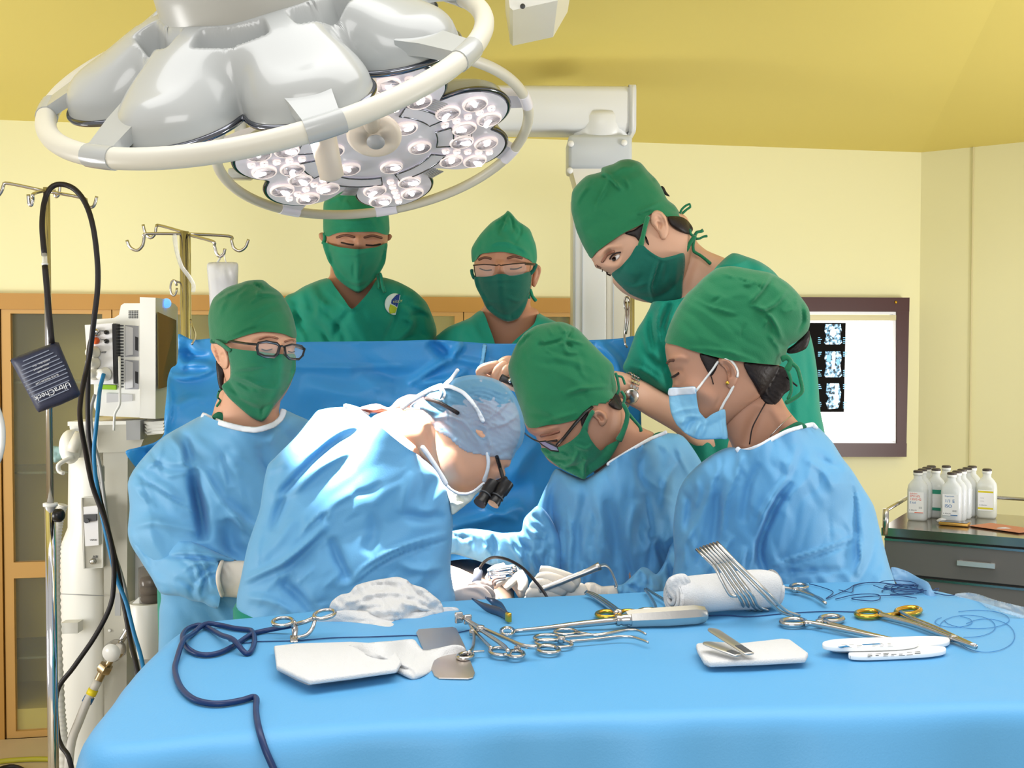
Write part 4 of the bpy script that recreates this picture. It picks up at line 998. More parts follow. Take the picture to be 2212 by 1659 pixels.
obj('base', box((P(230, 1300, da).x, da + .14, .12), (.36, .34, .16), bev=.02), M_anw, an, smooth='auto')
for sx in (-.14, .14):
    for sy in (0, .26):
        obj('caster', lathe([(.005, -.014), (.036, -.014), (.04, 0), (.036, .014), (.005, .014)], (P(230, 1300, da).x + sx, da + .01 + sy, .0405), (1, 0, 0), 18), M_black, an)
# cables hanging in front of the machine
def cable(name, label, pts, r, m, cat='cable'):
    o = obj(name, tube(pxpts(pts), r, 8, sp=4), m); tag(o, label, cat); return o
cable('monitor_cable', 'black cable running down in front of the machine, right of the looped tube', [(200, 722, 3.12), (192, 760, 3.08), (190, 840, 3.06), (190, 905, 3.05), (194, 960, 3.05), (212, 1060, 3.05), (240, 1170, 3.05), (258, 1250, 3.05), (270, 1320, 3.05), (283, 1390, 3.0), (293, 1430, 2.95), (310, 1520, 2.9)], .0066, M_rubber)
M_bl = mat('blue_cable', (24, 120, 176), .45)
cable('sensor_cable', 'blue sensor cable plugged into the monitor and hanging to the drape', [(224, 808, 3.115), (216, 840, 3.09), (212, 880, 3.03), (207, 930, 3.03), (203, 985, 3.03), (212, 1070, 3.00), (235, 1180, 3.00), (252, 1250, 3.00), (272, 1300, 2.99), (290, 1370, 2.96), (305, 1420, 2.92), (320, 1500, 2.86)], .0058, M_bl)
cable('gas_line', 'pale grey line in front of the machine with a grey plug', [(205, 852, 3.11), (196, 890, 3.1), (202, 950, 3.1), (217, 1010, 3.1), (226, 1080, 3.09), (240, 1170, 3.09), (262, 1240, 3.08), (274, 1290, 3.08), (288, 1390, 3.05), (300, 1450, 3.0)], .005, M_grey)
pl = thing('power_plug', 'grey plug hanging on its cord in front of the machine panel', 'plug', P(216, 1030, 3.14))
obj('plug_body', box(P(216, 1024, 3.14), (.022, .022, .05), bev=.005), M_grey, pl); obj('strain_relief', tube([P(218, 1040, 3.14), P(221, 1068, 3.14)], [.008, .005], 10), M_grey, pl)
obj('cord', tube(pxpts([(221, 1066, 3.14), (228, 1120, 3.15), (245, 1200, 3.14), (262, 1240, 3.12)]), .004, 8, sp=3), M_grey, pl)
cable('thin_wire', 'thin white tube branching under the monitor panel', [(258, 770, 3.12), (259, 850, 3.11), (258, 875, 3.11), (248, 895, 3.11), (246, 930, 3.11)], .0036, M_white)
hl = obj('white_hose', tube(pxpts([(-22, 426, 2.6), (-34, 520, 2.58), (-44, 640, 2.5), (-30, 800, 2.42), (-10, 870, 2.4), (2, 905, 2.4), (6, 940, 2.4), (0, 985, 2.4), (-30, 1060, 2.42), (-70, 1250, 2.5), (-60, 1500, 2.58), (-20, 1800, 2.5), (20, 2100, 2.5)]), .006, 10, sp=5), M_white); tag(hl, 'white hose hanging from the left stand, curving in at the left picture edge', 'hose')
fy = onz(0, 1644, .008); 
yc = obj('floor_cable', tube([onz(-40, 1650, .009), onz(20, 1643, .009), onz(70, 1640, .009), onz(115, 1641, .009), onz(150, 1650, .009)], .009, 10, sp=4), mat('yellow_green_cable', (176, 170, 50), .5)); tag(yc, 'yellow and green cable lying on the floor in the left corner', 'cable')
kc = obj('floor_cable', tube([onz(-30, 1672, .009), onz(20, 1656, .009), onz(50, 1664, .009), onz(70, 1690, .009)], .008, 10, sp=4), M_rubber); tag(kc, 'black cable on the floor in front of the yellow one', 'cable')
# ================================================================ PEOPLE
def floor_d(d): return d
def person(label, px, d, group=None):
    q = P(px, 760, d); return thing('person', label, 'person', (q.x, d, 0), group)
def legs(root, px, d, w=.085, top=.95, lean=0.0, m=None):
    x = P(px, 760, d).x; g = []
    for s_ in (-1, 1):
        g.append(tube([(x + s_ * w * .8 + lean, d, top), (x + s_ * w + lean * .7, d + .01, .55), (x + s_ * w * 1.1, d + .02, .07)], [.10, .08, .07], 14, sp=3))
    obj('trousers', g, m or M_scrub, root)
    for s_ in (-1, 1):
        obj('shoe', [box((x + s_ * w * 1.1, d - .03, .045), (.085, .25, .085), bev=.028, seg=3)], M_nude, root)
def part(name, outline, d, m, root, sub=None, **kw):
    g, sf = inflate(outline, d, **kw); o = obj(name, g, m, sub or root); return o, sf
def curve_on(name, sf, pts, r, m, root, o=.0012, n=6):
    q = catmull([(x, y, 0) for x, y in pts], 4); return obj(name, tube([sf.at(v.x, v.y, o) for v in q], r, n), m, root)
def brow(root, sf, pts, w, sub=None, m=None):
    g, _ = inflate(strip(pts, w), off(sf, .0016), k=.35, step=2.2, hmax=.002); return obj('eyebrow', g, m or M_brow, sub or root)
def band(name, pts, w, d, m, root, k=.55, step=3.0, **kw):
    g, _ = inflate(strip(pts, w), d, k=k, step=step, **kw); return obj(name, g, m, root)
def pad(poly, z0, th, bev=.002, wob=0.0, seed=1):
    """A soft slab lying on a horizontal plane, corners given as pixels."""
    pts = [onz(x, y, z0) for x, y in poly]; bm = bmesh.new()
    a = [bm.verts.new(p) for p in pts]; b = [bm.verts.new(p + Vector((0, 0, th))) for p in pts]
    n = len(a); bm.faces.new(list(reversed(a))); bm.faces.new(b)
    for i in range(n): bm.faces.new((a[i], a[(i + 1) % n], b[(i + 1) % n], b[i]))
    bmesh.ops.recalc_face_normals(bm, faces=bm.faces)
    bmesh.ops.bevel(bm, geom=list(bm.edges), offset=bev, segments=2, affect='EDGES', profile=.5)
    bm.verts.index_update(); v = [q.co.copy() for q in bm.verts]; f = [tuple(x.index for x in q.verts) for q in bm.faces]; bm.free()
    return v, f
# hem flag: 1 marks an edge of the outline that stays open
# ---------------------------------------------------------------- A: assistant with black glasses, left
A = person('person in blue gown, green cap and black rectangular glasses looking down, at the left', 500, 2.34)
dA = 2.25
fa_o = [(462, 650), (500, 622), (560, 616), (605, 640), (630, 690), (638, 722), (640, 741), (636, 758), (638, 790), (628, 830), (605, 868), (575, 898), (545, 890), (515, 868), (490, 830), (475, 780), (462, 735), (455, 690)]
gA, fA = inflate(fa_o, dA, k=1.2, step=4.5, strokes=[([(545, 748), (575, 742), (600, 750)], -.004, 12), ([(618, 752), (632, 753)], -.004, 8), ([(604, 735), (607, 760)], .006, 7), ([(540, 730), (575, 724), (605, 734)], .004, 8), ([(612, 736), (636, 735)], .004, 7), ([(560, 752), (578, 755), (592, 752)], .0035, 6)])
nk, _ = inflate([(478, 800), (520, 780), (580, 800), (606, 850), (603, 893), (612, 960), (450, 960), (462, 884), (474, 850)], dA + .035, k=1.15, step=6)
ear, eA = inflate([(457, 741), (466, 736), (478, 740), (488, 753), (493, 768), (494, 783), (490, 796), (481, 797), (472, 787), (463, 770), (456, 755)], off(fA, .004), k=.9, step=2.5, hmax=.012, strokes=[([(463, 745), (474, 744), (484, 756), (488, 772)], .003, 2.5), ([(466, 756), (472, 771), (480, 784)], -.004, 4), ([(480, 762), (482, 774)], -.006, 4)])
tor = tube([P(530, 900, 2.33), P(530, 1020, 2.36), P(530, 1300, 2.36), P(530, 1450, 2.36)], [.04, .07, .08, .08], 14, sp=3)
gl, _ = inflate([(472, 1213), (500, 1211), (535, 1212), (560, 1222), (590, 1245), (600, 1265), (580, 1290), (540, 1292), (500, 1290), (474, 1285), (468, 1250)], 2.17, k=.75, step=5, wr=[(.003, 16, 80, 2.5, 3)])
obj('body', [gA, nk, ear, tor], M_skin, A)
gw, _ = part('gown', [(437, 897), (400, 916), (355, 942), (325, 971), (302, 997), (285, 1021), (276, 1046), (280, 1095), (276, 1147), (282, 1175), (300, 1205), (320, 1228), (327, 1248), (343, 1270), (348, 1292), (344, 1320), (343, 1372), (336, 1600), (330, 1900), (720, 1900), (715, 1500), (712, 1200), (704, 1000), (694, 935), (668, 909), (640, 896), (613, 885, 1), (608, 902, 1), (590, 918, 1), (558, 928, 1), (530, 926, 1), (502, 920, 1), (475, 911, 1), (452, 902, 1)],
    [(440, 897, 2.31), (530, 925, 2.27), (612, 886, 2.32), (300, 1050, 2.30), (320, 1200, 2.27), (690, 940, 2.40), (500, 1500, 2.36), (500, 1900, 2.36)], M_gown, A, kb=.65, k=.8, hmax=.13, step=5.2,
    strokes=[([(417, 1012), (424, 1060), (436, 1120), (440, 1170)], -.045, 13), ([(440, 1015), (470, 1070), (510, 1120), (560, 1165)], .012, 9), ([(403, 935), (410, 990), (425, 1020)], -.010, 9), ([(276, 1046), (330, 1052), (370, 1080), (425, 1108)], .010, 6, 'e'), ([(290, 1020), (345, 1060), (400, 1090)], -.004, 5), ([(284, 1137), (330, 1128), (380, 1138), (430, 1150)], .012, 10), ([(500, 960), (480, 1000), (500, 1050)], -.007, 16), ([(560, 960), (575, 1010), (600, 1060)], -.007, 14), ([(600, 925), (580, 960)], .006, 8), ([(620, 930), (640, 980), (650, 1040)], -.008, 12), ([(490, 1100), (530, 1130), (560, 1150)], .007, 7), ([(350, 950), (340, 990), (300, 1020)], .006, 8), ([(365, 942), (390, 970), (395, 1010)], .008, 7), ([(490, 1120), (505, 1180), (540, 1200)], -.02, 22)] + rand_creases((460, 940, 690, 1200), 12, 70, 50, (40, 110), .004, 6, 5, 'g') + rand_creases((290, 980, 430, 1130), 9, 35, 40, (40, 100), .004, 5, 6),
    wr=[(.004, 60, 75, 2.2, 4), (.0055, 46, 62, 2.4, 9, 't'), (.0025, 24, 40, 2.2, 19, 't')])
slv, _ = inflate([(292, 1132), (306, 1124), (330, 1134), (365, 1140), (400, 1158), (432, 1176), (474, 1196), (512, 1211), (508, 1216), (474, 1214, 1), (470, 1235, 1), (470, 1262, 1), (476, 1286, 1), (470, 1314), (452, 1310), (439, 1302), (415, 1298), (390, 1288), (348, 1282), (327, 1248), (302, 1208), (286, 1176), (284, 1152)], [(290, 1150, 2.26), (470, 1250, 2.17)], k=1.0, step=4.6, hmax=.075,
    strokes=[([(330, 1215), (390, 1192), (450, 1197), (505, 1210)], .012, 7, 'e'), ([(345, 1200), (420, 1205), (480, 1212)], -.012, 5), ([(472, 1225), (440, 1235), (425, 1260)], -.007, 5), ([(470, 1240), (445, 1250), (436, 1290)], -.007, 4), ([(468, 1215), (420, 1218), (395, 1235)], .006, 5), ([(300, 1130), (340, 1145), (400, 1175)], .006, 8), ([(380, 1250), (410, 1265), (430, 1295)], -.006, 7)], wr=[(.004, 32, 30, 2, 8), (.005, 20, 60, 2, 12, 't')])
obj('sleeve', slv, M_gown, gw)
band('collar', [(436, 897), (452, 903), (475, 913), (502, 921), (530, 927), (558, 928), (590, 918), (607, 903), (613, 885)], 13, [(440, 897, 2.285), (500, 918, 2.175), (560, 926, 2.155), (610, 893, 2.25)], M_trim, A, k=.35)
obj('glove', gl, M_glove, A)
obj('glove_cuff', tube([P(480, 1214, 2.135), P(473, 1232, 2.105), P(471, 1250, 2.10), P(474, 1268, 2.105), P(480, 1286, 2.135)], .0045, 8, sp=4), M_cream2, A)
part('undershirt', [(458, 900), (470, 890), (482, 893), (500, 915), (470, 912)], 2.24, mat('under_green', (22, 104, 74), .8), A, k=.4, step=4)
cA, cAs = part('cap', [(455, 736), (451, 710), (450, 682), (456, 655), (465, 640), (490, 621), (520, 611), (537, 606), (567, 605), (584, 617), (607, 634), (625, 663), (636, 695), (640, 730, 1), (612, 721, 1), (582, 717, 1), (560, 717, 1), (532, 724, 1), (500, 735, 1), (487, 742, 1), (474, 737, 1)], dA + .005, M_cap, A, over=fA, k=1.13, step=3.8,
    strokes=[([(560, 607), (568, 620), (556, 635), (585, 636), (610, 640)], .006, 4), ([(537, 608), (555, 616), (570, 628)], -.006, 3), ([(462, 655), (485, 640), (515, 625), (535, 612)], .004, 4), ([(470, 645), (490, 628)], -.003, 3), ([(628, 685), (637, 695)], -.004, 3), ([(490, 640), (478, 670), (470, 690)], .002, 5), ([(520, 718), (560, 708), (600, 712)], -.002, 3), ([(480, 735), (520, 715), (560, 700)], .002, 4)] + rand_creases((460, 610, 600, 650), 9, 155, 30, (18, 45), .003, 2.6, 3), wr=[(.0018, 30, 160, 2, 5), (.002, 22, 165, 2.6, 25, 't')])
band('mask_tie', [(455, 737), (470, 739), (484, 748), (497, 758)], 9, off(fA, .016), M_mask, A)
mA, mAs = part('mask', [(493, 754, 1), (525, 756, 1), (557, 759, 1), (585, 763, 1), (610, 765, 1), (637, 765), (639, 785), (638, 803), (625, 833), (610, 855), (592, 878), (580, 898), (566, 911), (545, 903), (520, 883), (495, 860), (481, 841), (480, 832), (496, 817), (497, 790)], lambda xy: np.minimum(fA(xy), dA - .03) - .008, M_mask, A, k=.25, step=3.6,
    strokes=[([(608, 766), (608, 800), (600, 850), (572, 905)], .010, 16, 'f'), ([(505, 800), (540, 792), (580, 790)], .004, 4), ([(508, 806), (545, 803), (575, 795)], -.003, 3), ([(497, 812), (530, 818), (570, 836), (600, 838)], .005, 4), ([(500, 822), (530, 832), (560, 845)], -.004, 3), ([(515, 828), (545, 845)], -.004, 3), ([(485, 840), (520, 860), (560, 875)], .004, 5), ([(612, 795), (637, 803)], -.004, 3), ([(605, 848), (622, 836)], -.004, 3), ([(565, 905), (568, 882), (590, 872)], -.004, 3)], wr=[(.0015, 24, 20, 2, 4)])
band('mask_tie', [(484, 836), (474, 845), (470, 858), (476, 865), (468, 878)], 5, dA + .0, M_mask, A)
obj('hair', inflate([(467, 780), (478, 790), (488, 800), (484, 815), (482, 840), (474, 838), (469, 815)], dA - .005, k=.8, step=3)[0], M_hair, A)
for pts in ([(565, 754), (575, 757), (588, 754)], [(623, 759), (631, 761), (637, 759)]): curve_on('eyelashes', fA, pts, .0012, M_lash, A)
brow(A, fA, [(560, 733), (580, 727), (600, 731)], 4, m=mat('faint_brow', (168, 116, 92), .8)); brow(A, fA, [(615, 738), (630, 734), (638, 738)], 4, m=mat('faint_brow', (168, 116, 92), .8))
gls = obj('glasses', [tube([P(x, y, 2.112 + (x - 555) * .0006) for x, y in l], .0021, 8, closed=True, flat=1.5) for l in ([(558, 741), (575, 738), (598, 742), (604, 748), (600, 764), (592, 771), (572, 770), (558, 764), (555, 752)], [(615, 748), (630, 744), (651, 747), (658, 754), (654, 768), (646, 776), (625, 775), (616, 766)])] + [tube([P(604, 749, 2.142), P(609, 747, 2.140), (P(615, 750, 2.149))], .002, 8), tube([P(555, 744, 2.112), P(530, 742, 2.135), P(500, 737, 2.165), P(486, 739, 2.21)], .003, 8, flat=.6), tube([P(657, 754, 2.172), P(648, 751, 2.26), P(638, 748, 2.3)], .003, 8)], M_black, A)
obj('lens', [prism([P(x, y, 2.113 + (x - 555) * .0006) for x, y in l], (0, .001, 0)) for l in ([(558, 741), (575, 738), (598, 742), (604, 748), (600, 764), (592, 771), (572, 770), (558, 764), (555, 752)], [(615, 748), (630, 744), (651, 747), (658, 754), (654, 768), (646, 776), (625, 775), (616, 766)])], mat('spectacle_lens', (240, 244, 246), .02, alpha=.10), gls, smooth=False)
legs(A, 510, 2.36)

# ---------------------------------------------------------------- B: standing behind the drape, emblem on chest
dB = 3.22
B_ = person('person in green scrubs with a round chest emblem standing behind the blue drape', 775, 3.280)
gB, fB = inflate([(703, 470), (712, 430), (740, 405), (775, 398), (805, 408), (828, 440), (836, 480), (838, 515), (832, 550), (818, 585), (795, 615), (772, 627), (748, 612), (722, 580), (708, 545), (702, 510)], dB, k=1.2, step=4, strokes=[([(733, 523), (752, 519), (768, 525)], -.005, 8), ([(787, 526), (808, 521), (824, 527)], -.005, 8), ([(776, 508), (776, 540)], .008, 8), ([(728, 512), (750, 507), (766, 514)], .004, 6), ([(786, 514), (806, 509), (826, 514)], .004, 6), ([(738, 521), (752, 522), (764, 525)], .004, 4), ([(792, 526), (806, 525), (820, 526)], .004, 4)])
nk, _ = inflate([(720, 560), (775, 580), (825, 560), (818, 600), (830, 620), (790, 690), (760, 700), (735, 680), (695, 620), (712, 596)], dB + .03, k=.9, step=5, hmax=.06)
e1, _ = inflate([(689, 505), (697, 502), (703, 508), (704, 520), (697, 522), (690, 514)], dB + .01, k=.8, step=2.5)
e2, _ = inflate([(838, 506), (844, 506), (847, 511), (843, 518), (836, 520)], dB + .01, k=.8, step=2.5)
tor = tube([P(775, 640, 3.280), P(775, 720, 3.280), P(775, 1000, 3.280), P(775, 1150, 3.280)], [.04, .06, .08, .08], 14, sp=3)
obj('body', [gB, nk, e1, e2, tor], M_skin2, B_)
shB, sB = part('scrub_top', [(707, 601), (662, 616), (637, 631), (615, 643), (600, 690), (590, 780), (600, 950), (615, 1150), (640, 1330), (905, 1330), (915, 1150), (922, 950), (932, 780), (943, 722), (940, 700), (932, 677), (920, 652), (895, 628), (865, 611), (840, 602), (817, 600, 1), (800, 626, 1), (782, 648, 1), (760, 667, 1), (742, 645, 1), (725, 622, 1)],
    [(707, 601, 3.270), (760, 667, 3.220), (817, 600, 3.270), (610, 700, 3.320), (940, 700, 3.320), (775, 1100, 3.280)], M_scrub, B_, k=.85, hmax=.12, step=5,
    strokes=[([(760, 667), (735, 700), (715, 745)], -.006, 8), ([(720, 690), (740, 720), (748, 745)], -.009, 9), ([(662, 620), (672, 660), (690, 720)], -.008, 9), ([(640, 632), (642, 670), (660, 720)], -.010, 10), ([(690, 700), (715, 745)], -.012, 8), ([(868, 615), (860, 645), (852, 690), (830, 740)], -.010, 6), ([(870, 660), (890, 700), (850, 740)], .012, 10), ([(880, 655), (915, 670), (935, 690)], .008, 5), ([(875, 685), (905, 678), (930, 685)], -.007, 4), ([(700, 625), (760, 668), (800, 630)], .004, 5), ([(655, 700), (680, 690), (700, 640)], .006, 9)] + rand_creases((870, 630, 940, 735), 12, 20, 60, (20, 50), .006, 4, 8) + rand_creases((620, 640, 720, 740), 8, 60, 40, (25, 60), .005, 6, 9, 'g'), wr=[(.004, 40, 70, 2, 14), (.005, 34, 68, 2.4, 28, 't')])
def emblem(r0, r1, up, cut=True):
    pts = []
    for k in range(40):
        a = 2 * math.pi * k / 40; x, y = 853 + r1 * math.cos(a), 657 + 1.06 * r1 * math.sin(a)
        lim = 868 - (y - 626) * .25
        pts.append((min(x, lim), y))
    return pts
M_e = [mat('emblem_white', (216, 232, 228), .7), mat('emblem_blue', (22, 58, 140), .7), mat('emblem_green', (178, 194, 44), .7)]
em = obj('emblem', inflate([(p[0], p[1]) for p in emblem(0, 22, 1)], off(sB, .003), 0, sheet=.0015, step=3, smooth=False)[0], M_e[0], shB)
obj('emblem_field', inflate([(846, 648), (856, 637), (864, 634), (862, 648), (858, 663), (845, 655)], off(sB, .0042), 0, sheet=.001, step=2.5, smooth=False)[0], M_e[1], em)
obj('emblem_field', inflate([(843, 657), (852, 661), (858, 665), (854, 676), (842, 678), (840, 668)], off(sB, .0042), 0, sheet=.001, step=2.5, smooth=False)[0], M_e[2], em)
q = sB.at(849, 655, .0056); obj('lettering', text_geo('NGUY', .010, q, (1, 0, .12), (-.12, 0, 1), .0002), mat('emblem_letter', (196, 206, 120), .7), em, smooth=False)
cB, _ = part('cap', [(699, 503), (698, 470), (699, 440), (706, 428), (722, 412), (740, 398), (758, 391), (776, 391), (800, 401), (825, 424), (837, 452), (841, 480), (839, 507, 1), (812, 501, 1), (775, 501, 1), (737, 502, 1), (720, 506, 1), (709, 511, 1)], dB + .005, M_cap2, B_, over=fB, k=1.1, step=3.6,
    strokes=[([(700, 440), (720, 430), (745, 420)], .004, 4), ([(775, 395), (780, 415), (785, 440)], -.004, 3), ([(700, 470), (760, 478), (838, 470)], .003, 4), ([(712, 500), (770, 492), (835, 498)], -.002, 3), ([(812, 470), (820, 495)], -.003, 3)] + rand_creases((705, 400, 835, 440), 8, 80, 50, (15, 40), .003, 3, 4), wr=[(.0015, 25, 10, 2, 5), (.002, 20, 80, 2, 26, 't')])
mB, _ = part('mask', [(697, 524, 1), (725, 532, 1), (750, 536, 1), (775, 538, 1), (812, 534, 1), (836, 525), (835, 545), (832, 567), (820, 590), (800, 613), (775, 633), (750, 620), (727, 600), (717, 577), (707, 560)], lambda xy: np.minimum(fB(xy), dB - .03) - .008, M_cap2, B_, k=.3, step=3.4,
    strokes=[([(765, 563), (764, 590), (768, 604)], -.005, 4), ([(782, 570), (780, 590), (776, 606)], -.005, 3), ([(773, 540), (774, 570), (775, 630)], .010, 14, 'f'), ([(700, 530), (730, 545), (770, 550), (830, 535)], .003, 4), ([(720, 590), (745, 605), (775, 612), (805, 600)], .004, 4), ([(830, 540), (825, 565)], -.004, 4), ([(712, 545), (720, 575)], -.004, 4)], wr=[(.0012, 20, 0, 2, 4)])
band('mask_tie', [(698, 527), (702, 515), (701, 503)], 8, dB - .02, M_cap2, B_); band('mask_tie', [(820, 590), (824, 602), (826, 615), (831, 631)], 7, dB - .05, M_cap2, B_); band('mask_tie', [(815, 594), (818, 608), (819, 622)], 6, dB - .045, M_cap2, B_)
for pts in ([(737, 524), (750, 527), (764, 529)], [(790, 529), (806, 530), (822, 527)]): curve_on('eyelashes', fB, pts, .0022, M_lash, B_)
brow(B_, fB, [(727, 513), (745, 508), (765, 512)], 5); brow(B_, fB, [(787, 513), (805, 509), (825, 514)], 5)
legs(B_, 775, 3.280)

# ---------------------------------------------------------------- C: rimless glasses, behind the drape
dC = 3.20
C_ = person('person with thin-rimmed glasses and pointed green cap standing behind the drape', 1090, 3.260)
gC, fC = inflate([(1025, 555), (1034, 530), (1056, 502), (1090, 480), (1122, 495), (1144, 520), (1153, 552), (1152, 590), (1146, 630), (1132, 662), (1108, 685), (1085, 686), (1058, 665), (1038, 630), (1026, 595)], dC, k=1.2, step=4, strokes=[([(1032, 578), (1050, 575), (1066, 580)], -.005, 8), ([(1098, 578), (1116, 573), (1134, 577)], -.005, 8), ([(1079, 562), (1079, 592)], .009, 8), ([(1032, 560), (1048, 554), (1066, 562)], .004, 6), ([(1093, 561), (1112, 553), (1130, 558)], .004, 6), ([(1038, 578), (1050, 580), (1062, 580)], .0045, 4), ([(1102, 577), (1114, 577), (1128, 575)], .0045, 4)])
nk, _ = inflate([(1040, 630), (1090, 650), (1145, 630), (1146, 660), (1164, 678), (1140, 760), (1080, 775), (1055, 740), (1038, 676), (1046, 660)], dC + .03, k=.9, step=5, hmax=.065)
e1, _ = inflate([(1150, 582), (1158, 573), (1166, 574), (1169, 583), (1166, 596), (1160, 612), (1155, 620), (1149, 616), (1148, 600)], dC - .0, k=.9, step=2.5, strokes=[([(1156, 582), (1162, 580), (1163, 592), (1157, 608)], -.005, 3)])
tor = tube([P(1095, 700, 3.260), P(1095, 760, 3.280), P(1095, 1000, 3.280), P(1095, 1150, 3.280)], [.04, .06, .08, .08], 14, sp=3)
obj('body', [gC, nk, e1, tor], M_skin2, C_)
part('scrub_top', [(1041, 671), (1012, 688), (971, 705), (950, 720), (940, 735), (962, 790), (975, 950), (985, 1150), (995, 1330), (1220, 1330), (1240, 1100), (1252, 850), (1245, 740), (1225, 706), (1203, 696), (1176, 683), (1162, 677, 1), (1153, 700, 1), (1120, 728, 1), (1080, 760, 1), (1060, 715, 1)],
    [(1041, 671, 3.240), (1080, 750, 3.210), (1162, 677, 3.240), (945, 760, 3.300), (1240, 760, 3.300), (1095, 1100, 3.270)], M_scrub, C_, k=.85, hmax=.12, step=5,
    strokes=[([(1000, 700), (990, 720), (985, 760)], -.006, 9), ([(1041, 676), (1062, 715), (1082, 755)], .004, 5), ([(1020, 690), (1030, 720), (1050, 750)], .004, 8), ([(1165, 682), (1150, 705), (1125, 730)], .004, 5)], wr=[(.003, 40, 60, 2, 24), (.004, 34, 60, 2.4, 29, 't')])
cC, _ = part('cap', [(1020, 566), (1018, 541), (1024, 526), (1039, 504), (1061, 481), (1078, 470), (1090, 462), (1097, 455), (1106, 462), (1119, 477), (1143, 494), (1152, 514), (1158, 532), (1160, 557), (1156, 572, 1), (1143, 561, 1), (1114, 549, 1), (1084, 544, 1), (1053, 546, 1), (1037, 550, 1), (1028, 562, 1)], dC + .005, M_cap2, C_, over=fC, k=1.1, step=3.4,
    strokes=[([(1097, 460), (1090, 475), (1078, 508)], -.006, 3), ([(1098, 462), (1106, 478), (1110, 500)], -.006, 3), ([(1094, 460), (1080, 474), (1066, 484)], .005, 3), ([(1102, 463), (1118, 480), (1135, 492)], .005, 3), ([(1120, 480), (1125, 500), (1115, 520)], -.004, 3), ([(1055, 535), (1075, 524), (1100, 525), (1130, 540), (1150, 556)], .004, 3), ([(1053, 532), (1090, 532), (1120, 545)], -.003, 3), ([(1030, 520), (1022, 545)], -.003, 4)] + rand_creases((1105, 495, 1150, 545), 8, 110, 50, (12, 28), .003, 2.5, 7) + rand_creases((1070, 462, 1130, 490), 8, 90, 30, (12, 28), .0035, 2.5, 9), wr=[(.0012, 22, 20, 2, 6), (.002, 18, 70, 2, 27, 't')])
mC, _ = part('mask', [(1025, 599, 1), (1045, 598, 1), (1063, 596, 1), (1075, 592, 1), (1090, 592, 1), (1104, 595, 1), (1125, 592, 1), (1147, 588), (1147, 614), (1141, 645), (1133, 668), (1119, 688), (1098, 695), (1078, 688), (1053, 668), (1039, 641), (1028, 619)], lambda xy: np.minimum(fC(xy), dC - .03) - .008, M_mask2, C_, k=.3, step=3.4,
    strokes=[([(1080, 595), (1082, 640), (1092, 690)], .009, 15, 'f'), ([(1095, 642), (1118, 650), (1140, 645)], .004, 4), ([(1036, 635), (1052, 650), (1075, 655)], .004, 4), ([(1075, 618), (1092, 620)], .002, 3), ([(1050, 665), (1065, 660)], -.004, 4), ([(1030, 600), (1038, 640)], -.003, 4), ([(1030, 610), (1080, 606), (1145, 602)], .002, 3), ([(1103, 690), (1105, 680)], -.003, 3)], wr=[(.0012, 20, 10, 2, 9)])
band('mask_tie', [(1145, 592), (1153, 583), (1158, 570)], 8, dC - .045, M_mask2, C_); band('mask_tie', [(1025, 602), (1020, 592), (1019, 582)], 7, dC - .02, M_mask2, C_)
band('mask_tie', [(1145, 625), (1150, 640), (1158, 650)], 7, dC - .03, M_cap2, C_); band('mask_tie', [(1143, 636), (1143, 645)], 5, dC - .03, M_cap2, C_)
for pts in ([(1036, 580), (1049, 584), (1062, 583)], [(1102, 581), (1115, 581), (1127, 577)]): curve_on('eyelashes', fC, pts, .0017, M_lash, C_)
brow(C_, fC, [(1034, 561), (1047, 556), (1061, 559)], 5); brow(C_, fC, [(1096, 558), (1111, 554), (1128, 558)], 5)
gd = lambda x: fC.at(1080, 575).y - .022 + abs(x - 1080) * .0003
gm = mat('spectacle_metal', (70, 56, 50), .3, metal=.8)
lensL = [(1024, 572), (1048, 571), (1070, 572), (1068, 586), (1062, 596), (1044, 598), (1028, 598), (1025, 586)]; lensR = [(1085, 572), (1110, 569), (1135, 568), (1138, 582), (1130, 592), (1112, 596), (1098, 596), (1089, 588)]
gls = obj('glasses', [tube([P(x, y, gd(x)) for x, y in ((1022, 573), (1046, 571), (1071, 573))], .0017, 6), tube([P(x, y, gd(x)) for x, y in ((1084, 573), (1108, 570), (1136, 568))], .0017, 6), tube([P(x, y, gd(x) - .003) for x, y in ((1071, 574), (1078, 572), (1084, 574))], .0014, 6), tube([P(1024, 573, gd(1024)), P(1025, 586, gd(1024)), P(1028, 598, gd(1024))], .0014, 6), bar(P(1134, 570, gd(1134)), P(1156, 571, gd(1134) + .05), .002, .007, bev=.0008)], gm, C_)
obj('lens', [prism([P(x, y, gd(x)) for x, y in l], (0, .001, 0)) for l in (lensL, lensR)], mat('spectacle_lens_shine', (245, 246, 250), .02, alpha=.07), gls, smooth=False)
legs(C_, 1095, 3.270)
# ---------------------------------------------------------------- D: tall person leaning in from the right, wrist watch
dD = 2.66
D_ = person('tall person in green scrubs leaning in with arm stretched out and a steel watch', 1600, 2.72)
gD, fD = inflate([(1276, 556), (1282, 567), (1286, 577), (1291, 580), (1300, 583), (1309, 588), (1318, 592), (1323, 598), (1325, 612), (1345, 632), (1375, 648), (1410, 654), (1445, 640), (1475, 610), (1492, 560), (1494, 510), (1484, 470), (1450, 448), (1418, 410), (1388, 378), (1352, 366), (1312, 382), (1276, 402), (1252, 435), (1250, 480), (1264, 525)], dD, k=1.05, step=4.2, hmax=.085,
    strokes=[([(1310, 540), (1322, 550), (1338, 560)], -.008, 9), ([(1292, 560), (1312, 536), (1345, 530)], .006, 8), ([(1300, 575), (1322, 575), (1345, 572)], .005, 9), ([(1316, 552), (1328, 545), (1342, 546)], .003, 3), ([(1345, 580), (1380, 600)], .006, 16)])
